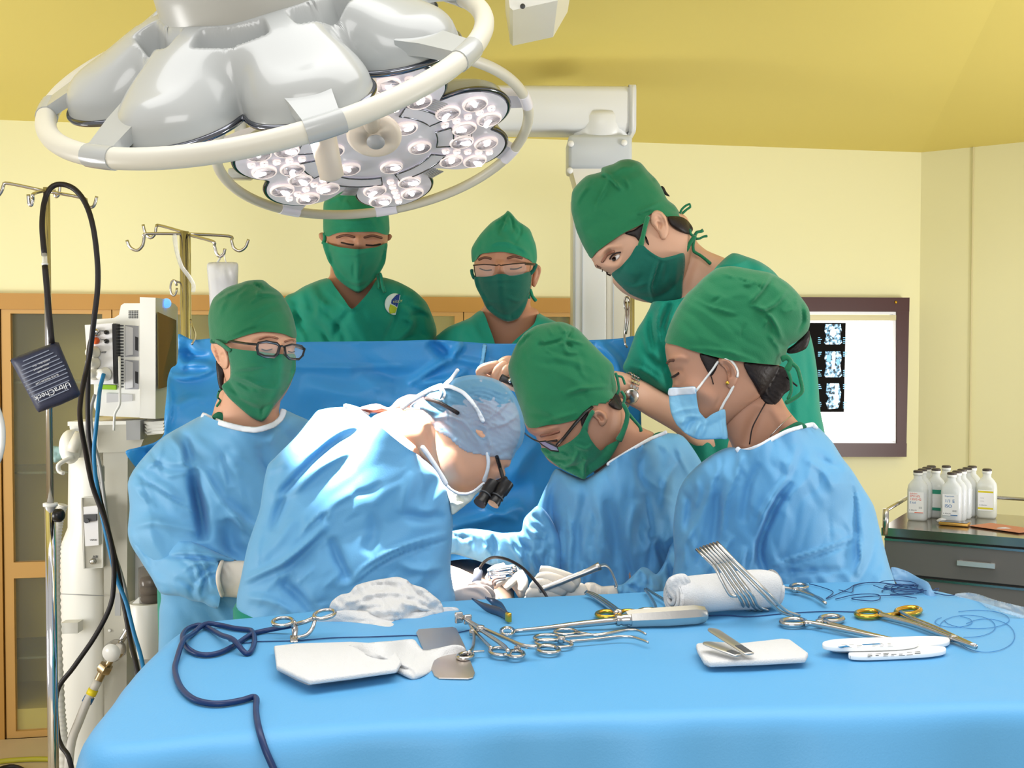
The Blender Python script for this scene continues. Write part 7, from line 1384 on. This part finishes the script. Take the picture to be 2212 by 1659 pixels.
res = delaunay_2d_cdt([Vector(p) for p in np.concatenate([B2, G]).tolist()], [(i, (i + 1) % nl) for i in range(nl)], [], 1, 1e-6, True)
xy = np.array([tuple(v) for v in res[0]])
ddm, _ = seg_dist(xy, B2, np.roll(B2, -1, 0)); edge = np.clip(ddm.min(1) / .05, 0, 1)
hz2 = (.0016 * pn(xy[:, 0] * 7, xy[:, 1] * 7, 3) + .0009 * pn(xy[:, 0] * 20, xy[:, 1] * 14, 4)) * edge
vs = [Vector((x, y, ZTB + h)) for (x, y), h in zip(xy.tolist(), hz2.tolist())]; fs = [tuple(f) for f in res[2]]
cenf = [np.mean(xy[list(f)], 0) for f in fs]; okf = inside(np.array(cenf), B2); fs = [f for f, k in zip(fs, okf) if k]
fs = [f if ((xy[f[1]] - xy[f[0]])[0] * (xy[f[2]] - xy[f[0]])[1] - (xy[f[1]] - xy[f[0]])[1] * (xy[f[2]] - xy[f[0]])[0]) > 0 else tuple(reversed(f)) for f in fs]
b2v = {}
for i, og in enumerate(res[3]):
    for j in og:
        if j < nl: b2v[j] = i
prev = [b2v[j] for j in range(nl)]
for k, (o_, dn) in enumerate(prof):
    base = len(vs)
    amp = min(1, dn / .12)
    w = pn(np.array(arc) * 6.0, np.full(nl, dn * 1.2), 11) * .05 * amp + pn(np.array(arc) * 15.0, np.full(nl, dn * 1.5), 12) * .018 * amp
    for i in range(nl):
        vs.append(LP[i] + NR[i] * (o_ + float(w[i])) + Vector((0, 0, -dn)))
    cur = list(range(base, base + nl))
    for i in range(nl):
        j = (i + 1) % nl; fs.append((prev[i], cur[i], cur[j], prev[j]) if sgn > 0 else (prev[j], cur[j], cur[i], prev[i]))
    prev = cur
tab = thing('instrument_table', 'instrument table fully covered with a light blue sterile sheet in the foreground', 'table', (cen.x, cen.y, 0))
cloth = obj('table_cover', (vs, fs), M_table, tab)
obj('frame', [box((cen.x, cen.y + .02, ZTB - .03), (.9, .3, .03), bev=.004)] + [tube([(cen.x + a, cen.y + b, 0), (cen.x + a, cen.y + b, ZTB - .02)], .014, 10) for a in (-.4, .4) for b in (-.1, .14)], M_steel, tab)
from mathutils.bvhtree import BVHTree
TBVH = BVHTree.FromPolygons([tuple(v) for v in vs], fs)
def TC(x, y, h=0.0):
    o = Vector((0, 0, ZC)); r = (P(x, y, 1.0) - o).normalized(); hit = TBVH.ray_cast(o, r)
    if hit[0] is None: return onz(x, y, ZTB + h)
    n = hit[1] if hit[1].z > 0 or hit[1].y < 0 else -hit[1]
    return hit[0] + n * h
def zz(x, y, h=0.0):
    """On the table plane, lifted h: seen at the pixel."""
    return onz(x, y, ZTB + .002 + h)
def ring_at(cx, cy, rx, ry, r, m, parent, h=.004, name='ring', tilt=0.0, n=20):
    ca, sa = math.cos(math.radians(tilt)), math.sin(math.radians(tilt))
    pts = []
    for k in range(n):
        a = 2 * math.pi * k / n; u, v = rx * math.cos(a), ry * math.sin(a)
        pts.append(zz(cx + u * ca - v * sa, cy + u * sa + v * ca, h))
    return obj(name, tube(pts, r, 8, closed=True, up=(0, 0, 1)), m, parent)
def rod_at(pts, r, h=.004, **kw): return tube([zz(x, y, h if len(q) < 1 else q[0]) for x, y, *q in pts], r, kw.pop('n', 8), **kw)
# ---- gauze
gz = thing('gauze_heap', 'loose heap of white gauze piled up at the back left of the instrument table', 'gauze', zz(840, 1350))
hp, _ = inflate([(712, 1320), (716, 1300), (735, 1285), (755, 1280), (770, 1264), (805, 1254), (835, 1249), (858, 1246), (878, 1252), (890, 1262), (915, 1270), (935, 1285), (952, 1300), (958, 1318), (950, 1334), (900, 1345), (820, 1348), (740, 1336)], [(712, 1320, 1.70), (835, 1250, 1.72), (957, 1315, 1.70), (830, 1347, 1.65)], k=.75, hmax=.05, step=4,
    strokes=[([(775, 1300), (800, 1285), (850, 1280), (885, 1290)], .007, 6), ([(780, 1310), (790, 1330), (810, 1340)], -.008, 6), ([(880, 1255), (900, 1280), (930, 1300)], -.007, 5), ([(740, 1305), (770, 1295), (790, 1290)], .006, 6), ([(860, 1300), (900, 1310), (940, 1325)], .006, 6), ([(800, 1265), (830, 1262), (860, 1268)], -.005, 5)], wr=[(.009, 30, 20, 1.4, 91), (.003, 12, 60, 1.5, 92)])
hp2, _ = inflate([(672, 1344), (712, 1326), (745, 1318), (860, 1322), (935, 1318), (955, 1312), (985, 1312), (992, 1320), (975, 1330), (935, 1342), (890, 1353), (843, 1366), (800, 1362), (752, 1355), (715, 1348)], [(672, 1344, 1.64), (992, 1318, 1.71), (843, 1366, 1.578), (850, 1320, 1.70)], k=.35, hmax=.02, step=4, strokes=[([(700, 1345), (780, 1350), (845, 1358)], -.003, 2.5), ([(845, 1358), (900, 1346), (960, 1328)], -.003, 2.5), ([(740, 1338), (840, 1345), (930, 1335)], -.003, 3)], wr=[(.003, 22, 20, 2, 93)])
obj('gauze_cloth', [hp, hp2], M_gauze, gz)
def layered(name, label, poly, h0, n, th, group=None, shift=1.2):
    o = thing(name, label, 'gauze', zz(*poly[0]), group); rr = random.Random(len(label)); g = []
    for i in range(n):
        g.append(pad([(x + rr.uniform(-shift, shift) * 2, y + rr.uniform(-shift, shift) - i * .6) for x, y in poly], ZTB - .001 + h0 + i * th, th * .96, th * .34))
    obj('gauze_layers', g, M_gauze, o); return o
layered('gauze_pad_stack', 'stack of folded white gauze pads lying flat at the front left of the table', [(592, 1405), (640, 1400), (758, 1397), (842, 1402), (866, 1440), (858, 1455), (760, 1470), (668, 1482), (640, 1470), (598, 1449)], 0, 3, .0062)
fp = thing('folded_gauze', 'folded gauze pad lying across the gauze pad stack and the steel plate', 'gauze', zz(890, 1466))
fo1, _ = inflate([(736, 1400), (760, 1393), (800, 1388), (850, 1384), (892, 1381), (903, 1392), (916, 1404), (945, 1400), (978, 1393), (998, 1395), (1006, 1404), (998, 1416), (970, 1432), (930, 1453), (905, 1465), (890, 1468), (862, 1455), (825, 1437), (780, 1420), (745, 1410)], [(736, 1400, 1.44), (892, 1381, 1.50), (1004, 1404, 1.455), (890, 1468, 1.332), (825, 1437, 1.375)], k=.4, hmax=.02, step=3.6, strokes=[([(830, 1430), (870, 1443), (890, 1450), (893, 1464)], -.006, 3), ([(916, 1404), (900, 1420), (892, 1446)], -.004, 6), ([(760, 1408), (820, 1418), (880, 1440)], .004, 5), ([(745, 1405), (800, 1412), (840, 1432)], -.003, 2.5)], wr=[(.002, 26, 20, 2, 94)])
obj('gauze_fold', fo1, M_gauze, fp)
pl = thing('steel_plate', 'flat rounded steel plate retractor lying half under the folded gauze', 'retractor', zz(960, 1415))
obj('plate', pad([(899, 1369), (904, 1362), (978, 1357), (986, 1360), (1004, 1398), (1026, 1456), (1022, 1466), (1012, 1469), (948, 1468), (938, 1462), (920, 1420)], ZTB + .001, .0022, .0006), mat('plate_steel', (196, 186, 180), .34, metal=.9), pl)
# ---- cord and towel clip at the left
cd = [(628, 1370, .012), (573, 1369), (541, 1378), (504, 1403), (465, 1420), (428, 1420), (403, 1405), (394, 1385), (403, 1367), (428, 1357), (450, 1363), (478, 1384, .008), (504, 1404, .014), (530, 1418), (544, 1411), (550, 1389), (545, 1371), (535, 1367), (508, 1364), (475, 1357), (443, 1360, .008), (414, 1378), (396, 1406, .014), (382, 1432), (378, 1456), (389, 1490), (414, 1516)]
pts = [TC(q[0], q[1], q[2] if len(q) > 2 else .0045) for q in cd] + [TC(x, y, .0045) for x, y in ((447, 1527), (483, 1528), (523, 1521), (546, 1514), (554, 1519), (553, 1535), (554, 1555), (560, 1585), (573, 1622), (590, 1658), (604, 1692))]
tag(obj('cautery_cable', tube(pts, .0036, 10, sp=4), mat('navy_cord', (22, 46, 92), .4)), 'dark navy cord looped in a figure of eight and hanging over the front edge', 'cord')
tcl = thing('towel_clip', 'small ring-handled towel clip standing tilted beside the gauze heap, gripping the cord', 'clamp', zz(632, 1385))
def lift(x, y, base_y, r=None):
    d = zz(x, base_y).y; return P(x, y, d)
def uring(cx, cy, rx, ry, d, r, par, tilt=0, m=None):
    ca, sa = math.cos(math.radians(tilt)), math.sin(math.radians(tilt)); pts = []
    for k in range(22):
        a = 2 * math.pi * k / 22; u, v = rx * math.cos(a), ry * math.sin(a); yy = cy + u * sa + v * ca
        pts.append(P(cx + u * ca - v * sa, yy, d + (cy - yy) * .0016))
    return obj('ring', tube(pts, r, 8, closed=True, up=(0, 0, 1)), m or M_steel, par)
dq = 1.55
uring(611, 1343, 22, 8.5, dq, .0028, tcl, -4); uring(701, 1327, 23, 9, dq, .0028, tcl, -10)
obj('shank', [tube([P(633, 1342, dq), P(637, 1360, dq), P(636, 1378, dq - .01), P(633, 1386, dq - .02)], [.004, .005, .0035, .003], 8, sp=4), tube([P(680, 1334, dq), P(660, 1343, dq - .005), P(640, 1348, dq)], .0032, 8, sp=3), tube([P(680, 1340, dq), P(675, 1357, dq - .01), P(662, 1372, dq - .02), P(642, 1378, dq - .025)], .003, 8, sp=4)], M_steel, tcl)
obj('jaw', [bar(P(631, 1374, dq - .015), P(632, 1389, dq - .03), .006, .004, bev=.001), bar(P(639, 1374, dq - .015), P(639, 1389, dq - .03), .006, .004, bev=.001)], M_steel, tcl)
# ---- scissors-like clamps
def forceps(name, label, rings, shanks, r=.0033, m=None, mr=None, hr=.004, hs=.006, cat='forceps', joint=None, rr=None, taper=True):
    o = thing(name, label, cat, zz(*shanks[0][0][:2])); m = m or M_steel
    for (cx, cy, rx, ry, tl) in rings: ring_at(cx, cy, rx, ry, rr or r * .9, mr or m, o, hr, 'ring', tl)
    for s_ in shanks:
        n_ = len(s_); rs = [r * (1 - .35 * i / (n_ - 1)) if taper else r for i in range(n_)]
        obj('shank', tube([zz(q[0], q[1], q[2] if len(q) > 2 else hs) for q in s_], rs, 8, sp=4, flat=.8, up=(0, 0, 1)), m, o)
    if joint: obj('joint', lathe([(.0055, -.004), (.0055, .004), (.003, .005), (0, .005)], zz(joint[0], joint[1], hs), (0, 0, 1), 14), m, o)
    return o
k1 = forceps('tissue_clamp', 'steel tissue clamp lying nearest the steel plate, its jaw pointing back', [(1005, 1417, 16, 6, -6), (1080, 1408, 22, 8, 4)], [[(1012, 1411), (1021, 1400), (1024, 1375), (1018, 1355, .010), (1008, 1338, .012), (998, 1330, .013)], [(1062, 1402), (1050, 1390), (1033, 1372), (1020, 1358, .010), (1012, 1345, .012), (1008, 1335, .013)]], joint=(1022, 1366))
obj('ratchet', bar(zz(1022, 1408, .006), zz(1046, 1407, .006), .004, .003, bev=.0006), M_steel, k1)
k2 = forceps('tissue_clamp', 'longer steel tissue clamp crossing over the first, rings towards the right', [(1114, 1413, 17, 7, 0), (1184, 1403, 24, 8, 4)], [[(1098, 1408), (1088, 1395), (1055, 1372), (1025, 1352, .014), (1000, 1335, .016), (985, 1327, .017)], [(1160, 1398), (1130, 1395), (1095, 1380), (1050, 1360), (1020, 1345, .014), (990, 1326, .018)]], r=.0034, hs=.015, joint=(1038, 1358))
obj('jaw', [box(zz(991, 1334, .018), (.012, .006, .016), Matrix.Rotation(.5, 3, 'Z'), .002), box(zz(1010, 1338, .014), (.012, .006, .014), Matrix.Rotation(.5, 3, 'Z'), .002)], M_steel, k2)
obj('ratchet', bar(zz(1112, 1398, .008), zz(1124, 1400, .008), .004, .004, bev=.0006), M_steel, k2)
el = thing('curette', 'long steel curette with a thick faceted handle and a small open loop at its tip', 'curette', zz(1310, 1345))
hdl = [zz(1352, 1338, .010), zz(1362, 1337, .010), zz(1440, 1333, .012), zz(1500, 1329, .012), zz(1522, 1328, .012), zz(1529, 1328, .012)]
obj('handle', tube(hdl, [.0115, .0135, .0150, .0150, .012, .006], 8, flat=.85, up=(0, 0, 1)), M_steel2, el, smooth='auto')
obj('ferrule', [lathe([(.008, -.010), (.0085, -.006), (.0072, -.003), (.0085, 0), (.0085, .008), (.010, .012)], zz(1345, 1339, .010), (zz(1440, 1333, .012) - zz(1345, 1339, .010)), 16)], M_steel, el)
obj('shaft', tube([zz(1338, 1340, .010), zz(1250, 1349, .007), zz(1170, 1358, .0055), zz(1112, 1363, .005)], [.0055, .0048, .0034, .0028], 10, sp=3), M_steel, el)
ring_at(1096, 1364, 14, 8, .0026, M_steel, el, .004, 'loop')
obj('loop_serration', [ellipsoid(zz(1096 + 11 * math.cos(a), 1364 + 6 * math.sin(a), .0055), (.0018, .0018, .0014), None, 6, 4) for a in np.linspace(0, 6.0, 14)], M_chrome, el)
s1_ = forceps('gold_handled_scissors', 'scissors with gold rings lying just behind the curette shaft', [(1311, 1327, 22, 6.5, 0), (1357, 1326, 22, 6.5, 0)], [[(1332, 1326), (1322, 1316), (1300, 1300), (1280, 1287), (1265, 1281)], [(1340, 1325), (1328, 1314), (1306, 1298), (1284, 1285), (1267, 1279)]], r=.0048, mr=M_gold, rr=.0036, cat='scissors', joint=(1335, 1322))
s2_ = forceps('artery_forceps', 'plain steel forceps spread open behind the curette handle', [(1400, 1321, 22, 5, 0), (1445, 1318, 16, 4, 0)], [[(1418, 1320), (1414, 1305), (1402, 1285), (1393, 1273)], [(1458, 1318), (1440, 1300), (1415, 1284), (1397, 1272)]], r=.0036)
s3_ = forceps('curved_forceps', 'pair of curved steel forceps lying in front of the curette', [(1222, 1365, 24, 5.5, 0), (1182, 1378, 28, 6.5, 0), (1196, 1390, 40, 8, 4)], [[(1245, 1366), (1290, 1373), (1330, 1366), (1358, 1361), (1378, 1362), (1395, 1370)], [(1210, 1378), (1255, 1374), (1300, 1370), (1345, 1362), (1375, 1361)], [(1232, 1386), (1280, 1382), (1330, 1376), (1362, 1376), (1385, 1382), (1400, 1388)]], r=.0027, joint=(1213, 1381))
tw = thing('tissue_forceps', 'dark steel tissue forceps with a gold end pointing back beside the gauze heap', 'forceps', zz(1098, 1336))
for pts, in (([(1099, 1334), (1080, 1322), (1050, 1312), (1019, 1293, .012)],), ([(1097, 1331), (1084, 1312), (1066, 1301), (1048, 1290, .012)],)):
    obj('arm', tube([zz(q[0], q[1], q[2] if len(q) > 2 else .006) for q in pts], [.0055, .0075, .0065, .0012], 8, sp=4, flat=.28, up=(0, 0, 1)), mat('tinted_steel', (96, 104, 122), .3, metal=.9), tw)
obj('gold_end', box(zz(1098, 1333, .007), (.006, .012, .014), Matrix.Rotation(.5, 3, 'Z'), .0015), M_gold, tw)
# ---- rolled towel with a set of retractors leaning on it
tr = thing('rolled_towel', 'white towel rolled into a bolster at the back of the table', 'towel', zz(1560, 1285))
A0, A1 = zz(1452, 1290, .030), zz(1672, 1270, .030)
ax = (A1 - A0).normalized(); sv, sf_ = [], []
nu, nv = 28, 26
for i in range(nv):
    t = i / (nv - 1); c = A0.lerp(A1, t)
    for k in range(nu):
        a = 2 * math.pi * k / nu; r = .031 * (1 + .05 * math.sin(3 * a + 5 * t) + .04 * math.sin(7 * t + 2 * a)) * (1 - .22 * (abs(2 * t - 1) ** 8)) * (.94 + .12 * abs(2 * t - 1))
        e1 = ax.cross(Vector((0, 0, 1))).normalized(); e2 = e1.cross(ax)
        sv.append(c + e1 * (r * math.cos(a)) + e2 * (r * .95 * math.sin(a)))
for i in range(nv - 1):
    for k in range(nu): l = (k + 1) % nu; sf_.append((i * nu + k, i * nu + l, (i + 1) * nu + l, (i + 1) * nu + k))
obj('towel_roll', (sv, sf_), M_gauze, tr)
sp = []
for e, c in ((-1, A0), (1, A1)):
    e1 = ax.cross(Vector((0, 0, 1))).normalized(); e2 = e1.cross(ax)
    pts = [c + ax * e * (.004 - .004 * k / 40) + e1 * ((.003 + .024 * k / 60) * math.cos(k * .32)) + e2 * ((.003 + .024 * k / 60) * math.sin(k * .32)) for k in range(61)]
    sp.append(tube(pts, .0034, 6))
    sp.append(lathe([(.029, 0), (.02, .001), (0, .001)], c - ax * e * .002, ax * e, 24))
    obj('rolled_layers', sp, M_gauze, tr); sp = []
cap_ = inflate([(1438, 1262), (1445, 1248), (1462, 1240), (1480, 1240), (1492, 1255), (1490, 1285), (1475, 1298), (1455, 1298), (1442, 1280)], A0.y - .008, k=.7, step=3.5, wr=[(.004, 14, 70, 2, 96)], hmax=.02)[0]
obj('towel_end', cap_, M_gauze, tr)
tops = [(1504, 1186), (1512, 1183), (1519, 1180), (1526, 1178), (1533, 1175), (1540, 1173), (1548, 1171)]
mids = [(1541, 1221), (1549, 1219), (1556, 1217), (1563, 1215), (1570, 1213), (1577, 1211), (1584, 1209)]
lows = [[(1574, 1281), (1582, 1287), (1592, 1288)], [(1598, 1292), (1608, 1312), (1622, 1319)], [(1607, 1290), (1618, 1311), (1634, 1319)], [(1616, 1288), (1628, 1310), (1646, 1319)], [(1625, 1286), (1638, 1309), (1660, 1319)], [(1652, 1288), (1684, 1320), (1714, 1331)], [(1662, 1284), (1696, 1318), (1728, 1330)]]
labs = ['leftmost and shortest curved retractor leaning on the rolled towel', 'second curved retractor from the left leaning on the rolled towel', 'third curved retractor from the left leaning on the rolled towel', 'middle one of the seven curved retractors leaning on the rolled towel', 'fifth curved retractor from the left leaning on the rolled towel', 'second longest curved retractor leaning on the rolled towel', 'longest curved retractor, at the right of the set leaning on the rolled towel']
for i in range(7):
    lo_ = lows[i]; db = zz(*lo_[-1]).y; cy = A0.lerp(A1, .45).y
    if i == 0: db = cy - .055
    o = thing('curved_retractor', labs[i], 'retractor', P(*lo_[-1], db), 'curved retractors on the rolled towel')
    dm_ = cy - .052 - .0045 * i
    pts = [P(*tops[i], cy - .018 - .004 * i), P(*mids[i], cy - .043 - .0045 * i), P((mids[i][0] + lo_[0][0]) / 2, (mids[i][1] + lo_[0][1]) / 2, dm_), P(*lo_[0], min(dm_ - .004, dm_ + (db - dm_) * .45) if i else db), P(*lo_[1], dm_ + (db - dm_) * .8), P(*lo_[2], db)]
    obj('retractor_bar', tube(pts, [.0025, .0027, .0027, .0027, .0026, .0020], 8, sp=5, flat=.8, up=(1, 0, 0)), M_steel2, o)
    obj('grip', tube([pts[0], pts[0].lerp(pts[1], .5), pts[1]], [.0026, .0030, .0028], 8, flat=.8, up=(1, 0, 0)), M_steel, o)
# ---- right side
b1 = forceps('artery_forceps', 'small steel forceps behind the rolled towel at its right end, tip bent towards the thread', [(1726, 1267, 18, 5, 0)], [[(1684, 1269), (1700, 1271), (1722, 1275), (1752, 1285), (1774, 1294), (1784, 1303)], [(1712, 1270), (1738, 1277), (1762, 1289), (1783, 1304)]], r=.0036, joint=(1718, 1274))
n1_ = forceps('needle_holder', 'plain steel needle holder lying behind the white suture packs', [(1714, 1344, 26, 6.5, 0), (1796, 1337, 24, 6, 0)], [[(1738, 1347), (1760, 1348), (1830, 1362), (1890, 1375), (1925, 1381)], [(1782, 1341), (1800, 1350), (1860, 1366), (1910, 1378), (1928, 1381)]], r=.0046, joint=(1770, 1345), taper=True)
obj('ratchet', bar(zz(1752, 1345, .006), zz(1780, 1342, .006), .004, .003, bev=.0006), M_steel, n1_)
n2_ = forceps('gold_needle_holder', 'long needle holder with gold rings at the right end of the table', [(1876, 1326, 26, 7, 0), (1962, 1320, 26, 7, -4)], [[(1900, 1328), (1920, 1334), (1980, 1350), (2060, 1380), (2108, 1397)], [(1946, 1326), (1970, 1338), (2020, 1358), (2080, 1385), (2108, 1397)]], r=.0058, mr=M_gold, rr=.0042, joint=(2060, 1379), taper=True)
obj('gold_shank', tube([zz(1898, 1328, .006), zz(1916, 1330, .006), zz(1940, 1326, .006)], .004, 8), M_gold, n2_)
gq = layered('folded_gauze', 'folded white gauze square under the two flat handles at the right of the table', [(1502, 1402), (1530, 1398), (1600, 1402), (1690, 1391), (1706, 1394), (1744, 1423), (1740, 1433), (1640, 1438), (1532, 1444), (1518, 1438), (1506, 1414)], 0, 2, .008)
for lab, a, b, w in (('longer flat steel blade handle leaning on the folded gauze square', (1534, 1357, .030), (1620, 1413, .020), .0085), ('shorter flat steel blade handle lying on the folded gauze square', (1522, 1387, .024), (1596, 1416, .019), .0085)):
    o = thing('blade_handle', lab, 'scalpel handle', zz(*b[:2]))
    A_, B__ = zz(a[0], a[1], a[2]), zz(b[0], b[1], b[2])
    obj('handle', [tube([A_, A_.lerp(B__, .06), A_.lerp(B__, .12), A_.lerp(B__, .55), A_.lerp(B__, .97), B__], [.003, .0075, .009, .0085, .0075, .006], 12, flat=.22, up=(B__ - A_).cross(Vector((0, 0, 1))))], M_steel2, o)
    obj('grip_end', bar(A_.lerp(B__, .72) + Vector((0, 0, .0015)), A_.lerp(B__, .97) + Vector((0, 0, .0015)), .010, .0012, bev=.0004), M_dgrey, o)
M_pk = mat('pack_paper', (236, 238, 238), .5)
def stadium(x0, x1, yc, ry, sl_):
    pts = []; xm = (x0 + x1) / 2; hw = (x1 - x0) / 2
    for k in range(40):
        a = 2 * math.pi * k / 40; c, s_ = math.cos(a), math.sin(a)
        x = hw * math.copysign(abs(c) ** .62, c); pts.append((xm + x, yc + sl_ * x + ry * math.copysign(abs(s_) ** .8, s_)))
    return pts
for lab, x0, x1, yc, ry, sl_, h, tt in (('lower white suture tray under the other one, nearest the needle holder', 1790, 2052, 1397, 11, -.045, .0, 2), ('front white suture tray lying alone before the other two', 1832, 2044, 1416, 9, -.05, 0.0, 3), ('top white suture tray with blue print, resting across the lower one', 1776, 1984, 1393, 10, -.025, .0075, 1)):
    o = thing('suture_tray', lab, 'suture pack', zz((x0 + x1) / 2, yc), None)
    ho = h
    poly = stadium(x0, x1, yc + (4 if h else 0), ry, sl_)
    obj('tray', pad(poly, ZTB + .002 + ho, .0065, .0016), M_pk, o)
    g = []; rr = random.Random(tt); zq = ZTB + .002 + ho + .0068
    def tq(fx, fy): x = x0 + (x1 - x0) * fx; return onz(x, yc + (4 if h else 0) + sl_ * (x - (x0 + x1) / 2) + fy, zq)
    for k in range(7):
        fx = .2 + .08 * k; 
        for r_ in (-4, -1, 2): 
            if rr.random() < .75: g.append(bar(tq(fx, r_ - 2), tq(fx + .05 * rr.uniform(.5, 1.2), r_ - 2), .0014, .0003))
    obj('print', g, M_dgrey if tt != 1 else M_grey, o, smooth=False)
    if tt == 1: obj('blue_print', [bar(tq(.18, 0), tq(.27, -3), .006, .0003), bar(tq(.42, -5), tq(.60, -6), .004, .0003)], M_bl, o, smooth=False)
# ---- threads
M_th = mat('blue_thread', (20, 60, 110), .5); M_th2 = mat('pale_thread', (60, 130, 190), .5)
def thread(label, pts, r=.0007, m=None, h=.0015):
    o = obj('suture_thread', tube([TC(q[0], q[1], q[2] if len(q) > 2 else h) for q in pts], r, 5, sp=5), m or M_th); tag(o, label, 'thread'); return o
thread('blue thread running along the table behind the gauze pad stack', [(494, 1386), (530, 1391), (560, 1388), (640, 1386), (720, 1380), (800, 1378), (880, 1375), (915, 1375), (985, 1369), (1020, 1362)], .0009)
thread('blue thread running from the curette handle towards the gold needle holder', [(1530, 1332), (1570, 1331), (1620, 1334), (1700, 1327), (1780, 1323), (1850, 1324)], .0009)
rt_ = random.Random(11); tang = []
for k in range(7):
    a0 = rt_.uniform(0, 6.28); c = (1945 + rt_.uniform(-30, 30), 1276 + rt_.uniform(-4, 4)); rx, ry = rt_.uniform(28, 62), rt_.uniform(5, 10)
    tang.append(tube([TC(c[0] + rx * math.cos(a0 + t) + rt_.uniform(-3, 3), c[1] + ry * math.sin(a0 + t) + rt_.uniform(-1, 1), .002 + .001 * k) for t in np.linspace(0, 5.6, 16)], .0007, 5, sp=3))
tang.append(tube([TC(x, y, .003) for x, y in ((1748, 1265), (1775, 1272), (1800, 1283), (1785, 1297), (1830, 1277), (1850, 1266), (1890, 1262), (1950, 1268))], .0008, 5, sp=5))
tang.append(tube([TC(x, y, .003) for x, y in ((1805, 1298), (1850, 1288), (1895, 1288), (1900, 1298), (1880, 1302), (1840, 1296), (1930, 1290), (1980, 1296))], .0008, 5, sp=5))
tang.append(tube([TC(x, y, .003) for x, y in ((1812, 1278), (1840, 1283), (1848, 1268), (1900, 1262), (2010, 1283), (2050, 1290), (2090, 1283), (2130, 1296))], .0008, 5, sp=5))
tag(obj('thread_tangle', tang, M_th), 'tangle of dark blue suture thread at the back right of the table', 'thread')
tg2 = []
for cx, cy, rx, ry in ((2090, 1355, 60, 24), (2130, 1375, 62, 36), (2110, 1340, 70, 20), (2060, 1345, 40, 12)):
    a0 = rt_.uniform(0, 6.28); tg2.append(tube([TC(cx + rx * math.cos(a0 + t), cy + ry * math.sin(a0 + t), .0015) for t in np.linspace(0, 5.2, 16)], .0005, 5, sp=3))
tag(obj('loose_thread', tg2, M_th2), 'pale loose loops of thread around the tip of the gold needle holder', 'thread')
# ---- plastic sheet edges at the right
M_film2 = mat('clear_film', (222, 236, 244), .12, alpha=.32)
pf = thing('plastic_wrap', 'crumpled clear plastic wrap at the far right edge of the table', 'plastic wrap', zz(2170, 1310))
obj('wrap', inflate([(2060, 1284), (2090, 1280), (2115, 1284), (2150, 1296), (2190, 1306), (2240, 1318), (2300, 1345), (2240, 1345), (2180, 1328), (2130, 1312), (2090, 1298)], [(2060, 1284, 1.80), (2212, 1320, 1.66), (2300, 1345, 1.56)], k=.3, hmax=.01, step=4, wr=[(.008, 18, 20, 2, 97), (.004, 8, 60, 1.5, 98)])[0], M_film2, pf)
fl_ = thing('film_corner', 'translucent bluish drape corner sticking up behind the thread tangle', 'drape', zz(1970, 1272))
obj('film', inflate([(1925, 1226), (1955, 1232), (1985, 1248), (2005, 1258), (2014, 1275), (2022, 1292), (1980, 1290), (1938, 1262)], [(1925, 1226, 1.93), (2022, 1292, 1.80), (1938, 1262, 1.90)], 0, sheet=.001, step=4, wr=[(.004, 24, 40, 2, 99)])[0], mat('blue_film', (130, 180, 220), .3, alpha=.6), fl_)
